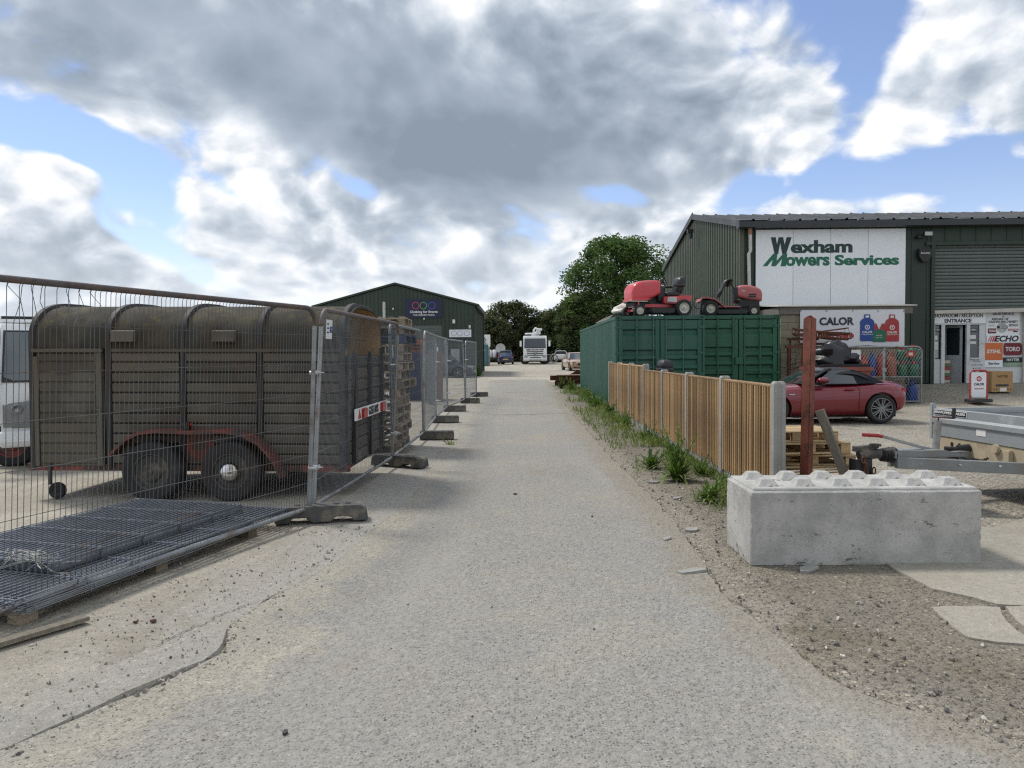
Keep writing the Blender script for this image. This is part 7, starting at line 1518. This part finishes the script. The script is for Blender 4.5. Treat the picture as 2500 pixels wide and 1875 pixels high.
for k, (px, py, sx) in enumerate(((330, 1521, .013), (374, 1519, .018))):
    p = at_z(px, py, .016); tag(obj('brick_fragment', MB().box(-sx, sx, -sx * .7, sx * .7, 0, sx * .9), mat('broken_brick', (.10, .05, .04), .9, 0, .3, 9) if k == 0 else bpy.data.materials['broken_brick'], None, (p.x, p.y, .017), (0, R(8), R(35 + 50 * k)), bev=.004), ['smaller red brick fragment on the concrete left of the road', 'larger red brick fragment on the concrete left of the road'][k], 'brick')
for k, (px, py, sx) in enumerate(((1258, 1207, .035), (695, 1792, .018), (1445, 1262, .014), (690, 1180, .05))):
    p = at_z(px, py, .013); n = 6; poly = [(sx * math.cos(2 * PI * q / n) * rnd.uniform(.5, 1.2), sx * .6 * math.sin(2 * PI * q / n) * rnd.uniform(.5, 1.2)) for q in range(n)]
    tag(obj('black_scrap', MB().prism(poly, 'z', 0, .012), M_BLACK, None, (p.x, p.y, .015), (R(14), R(-9), k)), ['black plastic scrap in the middle of the road', 'small black lump on the near road', 'tiny black crumb right of the road centre', 'black flat scrap beside the nearest fence foot'][k], 'scrap', 'black scraps on the road')

# ------------------------------------------------------------------ trees and hedge
def leaf_mat(name, c1, c2, tr=.25):
    m = bpy.data.materials.new(name); m.use_nodes = True; t = NT(m.node_tree); t.t.nodes.clear(); p = t.n('TexCoord').outputs['Object']
    f = t.math('ADD', t.math('MULTIPLY', t.noise(p, .55, 4, .6), .7), t.math('MULTIPLY', t.noise(p, 6.0, 2), .3))
    c = t.mix(t.mrange(f, .36, .64), c1, c2)
    b = t.n('BsdfPrincipled', Base__Color=c, Roughness=.6); t.set(b, 'Specular IOR Level', .3); tl = t.n('BsdfTranslucent', Color=t.vmath('MULTIPLY', c, (1.1, 1.25, .6)))
    mx_ = t.n('MixShader', Fac=tr); t.set(mx_, 1, b.outputs[0]); t.set(mx_, 2, tl.outputs[0]); t.n('OutputMaterial', Surface=mx_); return m
M_LEAF = leaf_mat('oak_leaf', (0.046, 0.10, 0.030), (0.13, 0.20, 0.06)); M_LEAFD = leaf_mat('hedge_leaf', (0.042, 0.068, 0.027), (0.105, 0.122, 0.052)); M_LEAFB = leaf_mat('brown_green_leaf', (0.042, 0.060, 0.026), (0.11, 0.115, 0.052))
M_BARK = mat('bark', (0.045, 0.038, 0.03), .95, 0, .3, 6, .6, 20)
def leaves(mb, c, rx, ry, rz_, n, size, rnd, flat=.5):
    for _ in range(n):
        d = Vector((rnd.gauss(0, 1), rnd.gauss(0, 1), rnd.gauss(0, 1))); d.normalize(); k = rnd.random() ** .45
        p = Vector((c[0] + d.x * rx * k, c[1] + d.y * ry * k, c[2] + d.z * rz_ * k))
        a = Vector((rnd.gauss(0, 1), rnd.gauss(0, 1), rnd.gauss(0, flat))).normalized(); b = a.orthogonal().normalized(); b = (Matrix.Rotation(rnd.random() * 6.28, 3, a) @ b)
        s_ = size * rnd.uniform(.6, 1.35); i = len(mb.v)
        mb.v += [tuple(p - a * s_), tuple(p + b * s_ * .5), tuple(p + a * s_), tuple(p - b * s_ * .5)]; mb.f.append((i, i + 1, i + 2, i + 3))
def tree(name, label, loc, H, rx, ry, base, nclump, per, size, m, seed, trunk_r=.35, clump=(.9, 1.6), cat='tree', group=None, sprigs=0, top_pow=1.0):
    rnd = random.Random(seed); t = thing(name, label, cat, loc, rnd.random() * .5, group); mb = MB(); cz = (H + base) / 2; hz = (H - base) / 2; tk_ = MB()
    tk_.tube([(0, 0, -.2), (.05, 0, base * .6), (.1, .05, base + hz * .6)], [trunk_r, trunk_r * .8, trunk_r * .45], 8)
    for k in range(nclump):
        u = rnd.uniform(-1, 1); a = rnd.random() * 2 * PI; rr = math.sqrt(max(0, 1 - abs(u) ** 2.4)); q = rnd.random() ** .38
        c = Vector((rx * rr * math.cos(a) * q, ry * rr * math.sin(a) * q, cz + hz * u * (.94 if u > 0 else 1.0)))
        s_ = rnd.uniform(*clump); c *= 1; leaves(mb, c, s_, s_, s_ * .72, per, size, rnd)
        if k % 6 == 0: tk_.tube([(.05, 0, base + hz * .15), (c.x * .45, c.y * .45, (base + c.z) / 2 + hz * .1), tuple(c)], [trunk_r * .35, trunk_r * .2, .03], 5)
    for k in range(sprigs):
        a = rnd.random() * 2 * PI; q = rnd.random() ** .5; p0 = Vector((rx * .8 * q * math.cos(a), ry * .8 * q * math.sin(a), cz + hz * .86 * math.sqrt(max(0, 1 - q * q)))); p1 = p0 + Vector((rnd.uniform(-.35, .35), rnd.uniform(-.3, .3), rnd.uniform(.3, .95)))
        tk_.tube([p0, p0.lerp(p1, .5) + Vector((rnd.uniform(-.1, .1), 0, 0)), p1], [.03, .02, .008], 4)
        for q_ in range(3): leaves(mb, p0.lerp(p1, .3 + .28 * q_), .16, .16, .16, 9, size * .8, rnd)
    obj('trunk', tk_, M_BARK, t, smooth=40); obj('crown', mb, m, t); return t
def at_tree(px, Y): return (at_y(px, 860, Y).x, Y, gz(0, Y))
tree('oak_tree', 'large rounded green tree rising behind the green container', at_tree(1512, 99), 15.8, 6.9, 5.6, 1.0, 235, 170, .20, M_LEAF, 1, .6, (.85, 2.0))
tree('shade_tree', 'lower dark green tree in front of the large rounded tree', at_tree(1418, 97), 8.6, 3.2, 2.4, .2, 110, 140, .18, M_LEAF, 2, .25, (.6, 1.1))
HG = 'hedge trees along the far end of the yard'
for k, (px, Y, H, rx, base, m, lb, sp) in enumerate(((1248, 100, 7.7, 4.3, 0.1, M_LEAFB, 'brownish green thorn tree behind the white pump lorry', 60), (1200, 97, 5.6, 2.4, 0.0, M_LEAFB, 'smaller brownish bush beside the teal cabin', 24), (1332, 102, 6.3, 3.6, 0.0, M_LEAFD, 'dark hedge tree right of the pump lorry', 40),
        (1385, 98, 7.2, 3.4, 0.0, M_LEAFD, 'dark hedge tree behind the white car', 40), (1172, 104, 5.4, 2.6, 0.0, M_LEAFD, 'dark tree showing past the corner of the green shed', 24), (1440, 96, 8.4, 4.2, 0.0, M_LEAFD, 'dark hedge tree partly behind the green container', 10), (1290, 106, 5.0, 3.6, 0.0, M_LEAFD, 'dark hedge mass directly behind the pump lorry', 10))):
    tree('hedge_tree', lb, at_tree(px, Y), H, rx, 2.0, base, int(42 * rx), 130, .15, m, 40 + k, .2, (.55, 1.15), group=HG, sprigs=sp)
rnd = random.Random(77)
mb = MB()
for k in range(520): leaves(mb, (rnd.uniform(-140, 150), rnd.uniform(150, 175), rnd.uniform(.5, 4.0)), 2.6, 1.5, 1.6, 16, .42, rnd)
tag(obj('distant_wood', mb, M_LEAFD), 'low line of distant trees beyond the yard', 'trees', kind='stuff')

# ------------------------------------------------------------------ weeds and grass on the verge
M_WEED = leaf_mat('weed_leaf', (0.10, 0.17, 0.04), (0.21, 0.28, 0.085), .3); M_GRASS = leaf_mat('verge_grass', (0.10, 0.16, 0.04), (0.21, 0.24, 0.09), .3); M_WEEDD = leaf_mat('dark_weed_leaf', (0.075, 0.13, 0.036), (0.14, 0.20, 0.06), .3)
def blade(mb, p, az, L, w, lift, droop, n=4, rnd=random):
    d = Vector((math.cos(az), math.sin(az), 0)); s_ = Vector((-d.y, d.x, 0)); pts = []
    for k in range(n + 1):
        t_ = k / n; q = Vector(p) + d * L * math.cos(lift) * t_ + Vector((0, 0, L * (math.sin(lift) * t_ - droop * t_ * t_))); ww = w * math.sin(PI * (.12 + .86 * t_)) ** .8 if k < n else 0.001; pts.append((q, ww))
    i = len(mb.v)
    for q, ww in pts: mb.v += [tuple(q - s_ * ww), tuple(q + Vector((0, 0, -.15 * ww))), tuple(q + s_ * ww)]
    for k in range(n): b = i + 3 * k; mb.f += [(b, b + 1, b + 4, b + 3), (b + 1, b + 2, b + 5, b + 4)]
def weed(label, x, y, H, nb, L, w, m, seed, stalks=3):
    rnd = random.Random(seed); t = thing('weed_plant', label, 'weed', (x, y, gz(x, y)), 0, 'weeds along the fence verge'); mb = MB(); sm = MB()
    for k in range(nb): blade(mb, (rnd.uniform(-.05, .05), rnd.uniform(-.05, .05), .01), rnd.random() * 6.28, L * rnd.uniform(.5, 1.15), w * rnd.uniform(.6, 1.2), rnd.uniform(.5, 1.4), rnd.uniform(.15, .75), rnd=rnd)
    for k in range(stalks):
        tip = Vector((rnd.uniform(-.22, .22), rnd.uniform(-.25, .25), H * rnd.uniform(.6, 1.0))); b0 = Vector((rnd.uniform(-.06, .06), rnd.uniform(-.06, .06), 0)); sm.tube([b0, b0.lerp(tip, .5) + Vector((0, 0, .03)), tip], [.006, .005, .003], 4)
        for q in range(14):
            f = .12 + .86 * q / 14; blade(mb, b0.lerp(tip, f), rnd.random() * 6.28, L * .5 * (1.25 - f), w * .65, rnd.uniform(.5, 1.2), rnd.uniform(.1, .5), 3, rnd)
    obj('leaves', mb, m, t, smooth=True)
    if stalks: obj('stems', sm, m, t)
WD = [(1.93, 9.3, .72, 110, .42, .020, M_WEED, 11, 'biggest bright green weed, tall and leafy, in front of the fourth fence bay'), (1.98, 7.95, .34, 60, .32, .017, M_WEED, 5, 'leafy weed right of the biggest one, nearer the block'), (1.78, 10.3, .30, 50, .32, .019, M_WEEDD, 4, 'dark spreading weed left of the biggest one'),
      (2.12, 6.95, .26, 60, .34, .020, M_WEED, 3, 'low bright weed between fence and concrete block'), (2.22, 6.5, .24, 50, .30, .016, M_WEED, 2, 'grassy weed tuft at the corner of the concrete block'), (2.1, 6.75, .12, 24, .2, .016, M_WEEDD, 0, 'small flat weed on the soil near the block'),
      (2.26, 11.2, .36, 40, .3, .018, M_WEEDD, 4, 'mid-height weed by the third fence bay from the block'), (2.3, 13.8, .42, 34, .28, .014, M_WEED, 5, 'thin tall weed by a fence post in the middle'), (2.28, 9.7, .30, 30, .26, .016, M_WEEDD, 3, 'weed at the foot of the fence behind the biggest one'),
      (2.3, 16.5, .45, 40, .3, .016, M_WEED, 5, 'tall thin weed where the fence steps up'), (2.3, 19.2, .55, 50, .36, .022, M_WEEDD, 5, 'bushy weed near the far end of the fence'), (2.2, 21.6, .62, 60, .42, .03, M_WEED, 6, 'bushy nettle clump at the container front corner'), (2.25, 23.4, .58, 54, .42, .03, M_WEEDD, 5, 'broad weed clump along the container side'), (2.3, 26.0, .5, 50, .4, .03, M_WEED, 5, 'weed clump halfway along the container side'), (2.1, 30.5, .7, 60, .45, .035, M_WEED, 6, 'tall weeds at the far corner of the container'), (1.85, 33.0, .55, 50, .45, .035, M_WEEDD, 4, 'weeds growing beside the rusty beams'),
      (-2.55, 48.4, .9, 70, .6, .05, M_WEEDD, 6, 'dark weeds at the corner of the green shed'), (-2.6, 49.8, .9, 60, .6, .05, M_WEED, 6, 'green weeds along the side of the shed'), (4.62, 6.42, .18, 20, .16, .008, M_WEEDD, 3, 'small dry weed on the ground right of the concrete block'), (-1.18, 13.2, .14, 14, .14, .012, M_WEED, 1, 'tiny weed growing at the concrete edge left of the road')]
for k, (x, y, H, nb, L, w_, m, st_, lb) in enumerate(WD): weed(lb, x, y, H, nb, L, w_, m, 100 + k, st_)
rnd = random.Random(8); mb = MB()
for k in range(11000):
    y = 5.6 + 28 * rnd.random() ** 1.2; xe = ev_edge(road_r, min(y, 33)); x = 2.5 - abs(rnd.gauss(0, .24)) if rnd.random() < .8 else rnd.uniform(xe + .1, 2.45)
    if mnoise.noise((x * .9, y * .7, 5)) < -.10 or x < xe + .04: continue
    blade(mb, (x, y, gz(x, y)), rnd.random() * 6.28, rnd.uniform(.06, .20) * (1 + .02 * y), .0055 + .0003 * y, rnd.uniform(.5, 1.4), rnd.uniform(0, .4), 2, rnd)
tag(obj('verge_grass', mb, M_GRASS, smooth=True), 'patchy grass and low weeds along the foot of the fence', 'grass', kind='stuff')
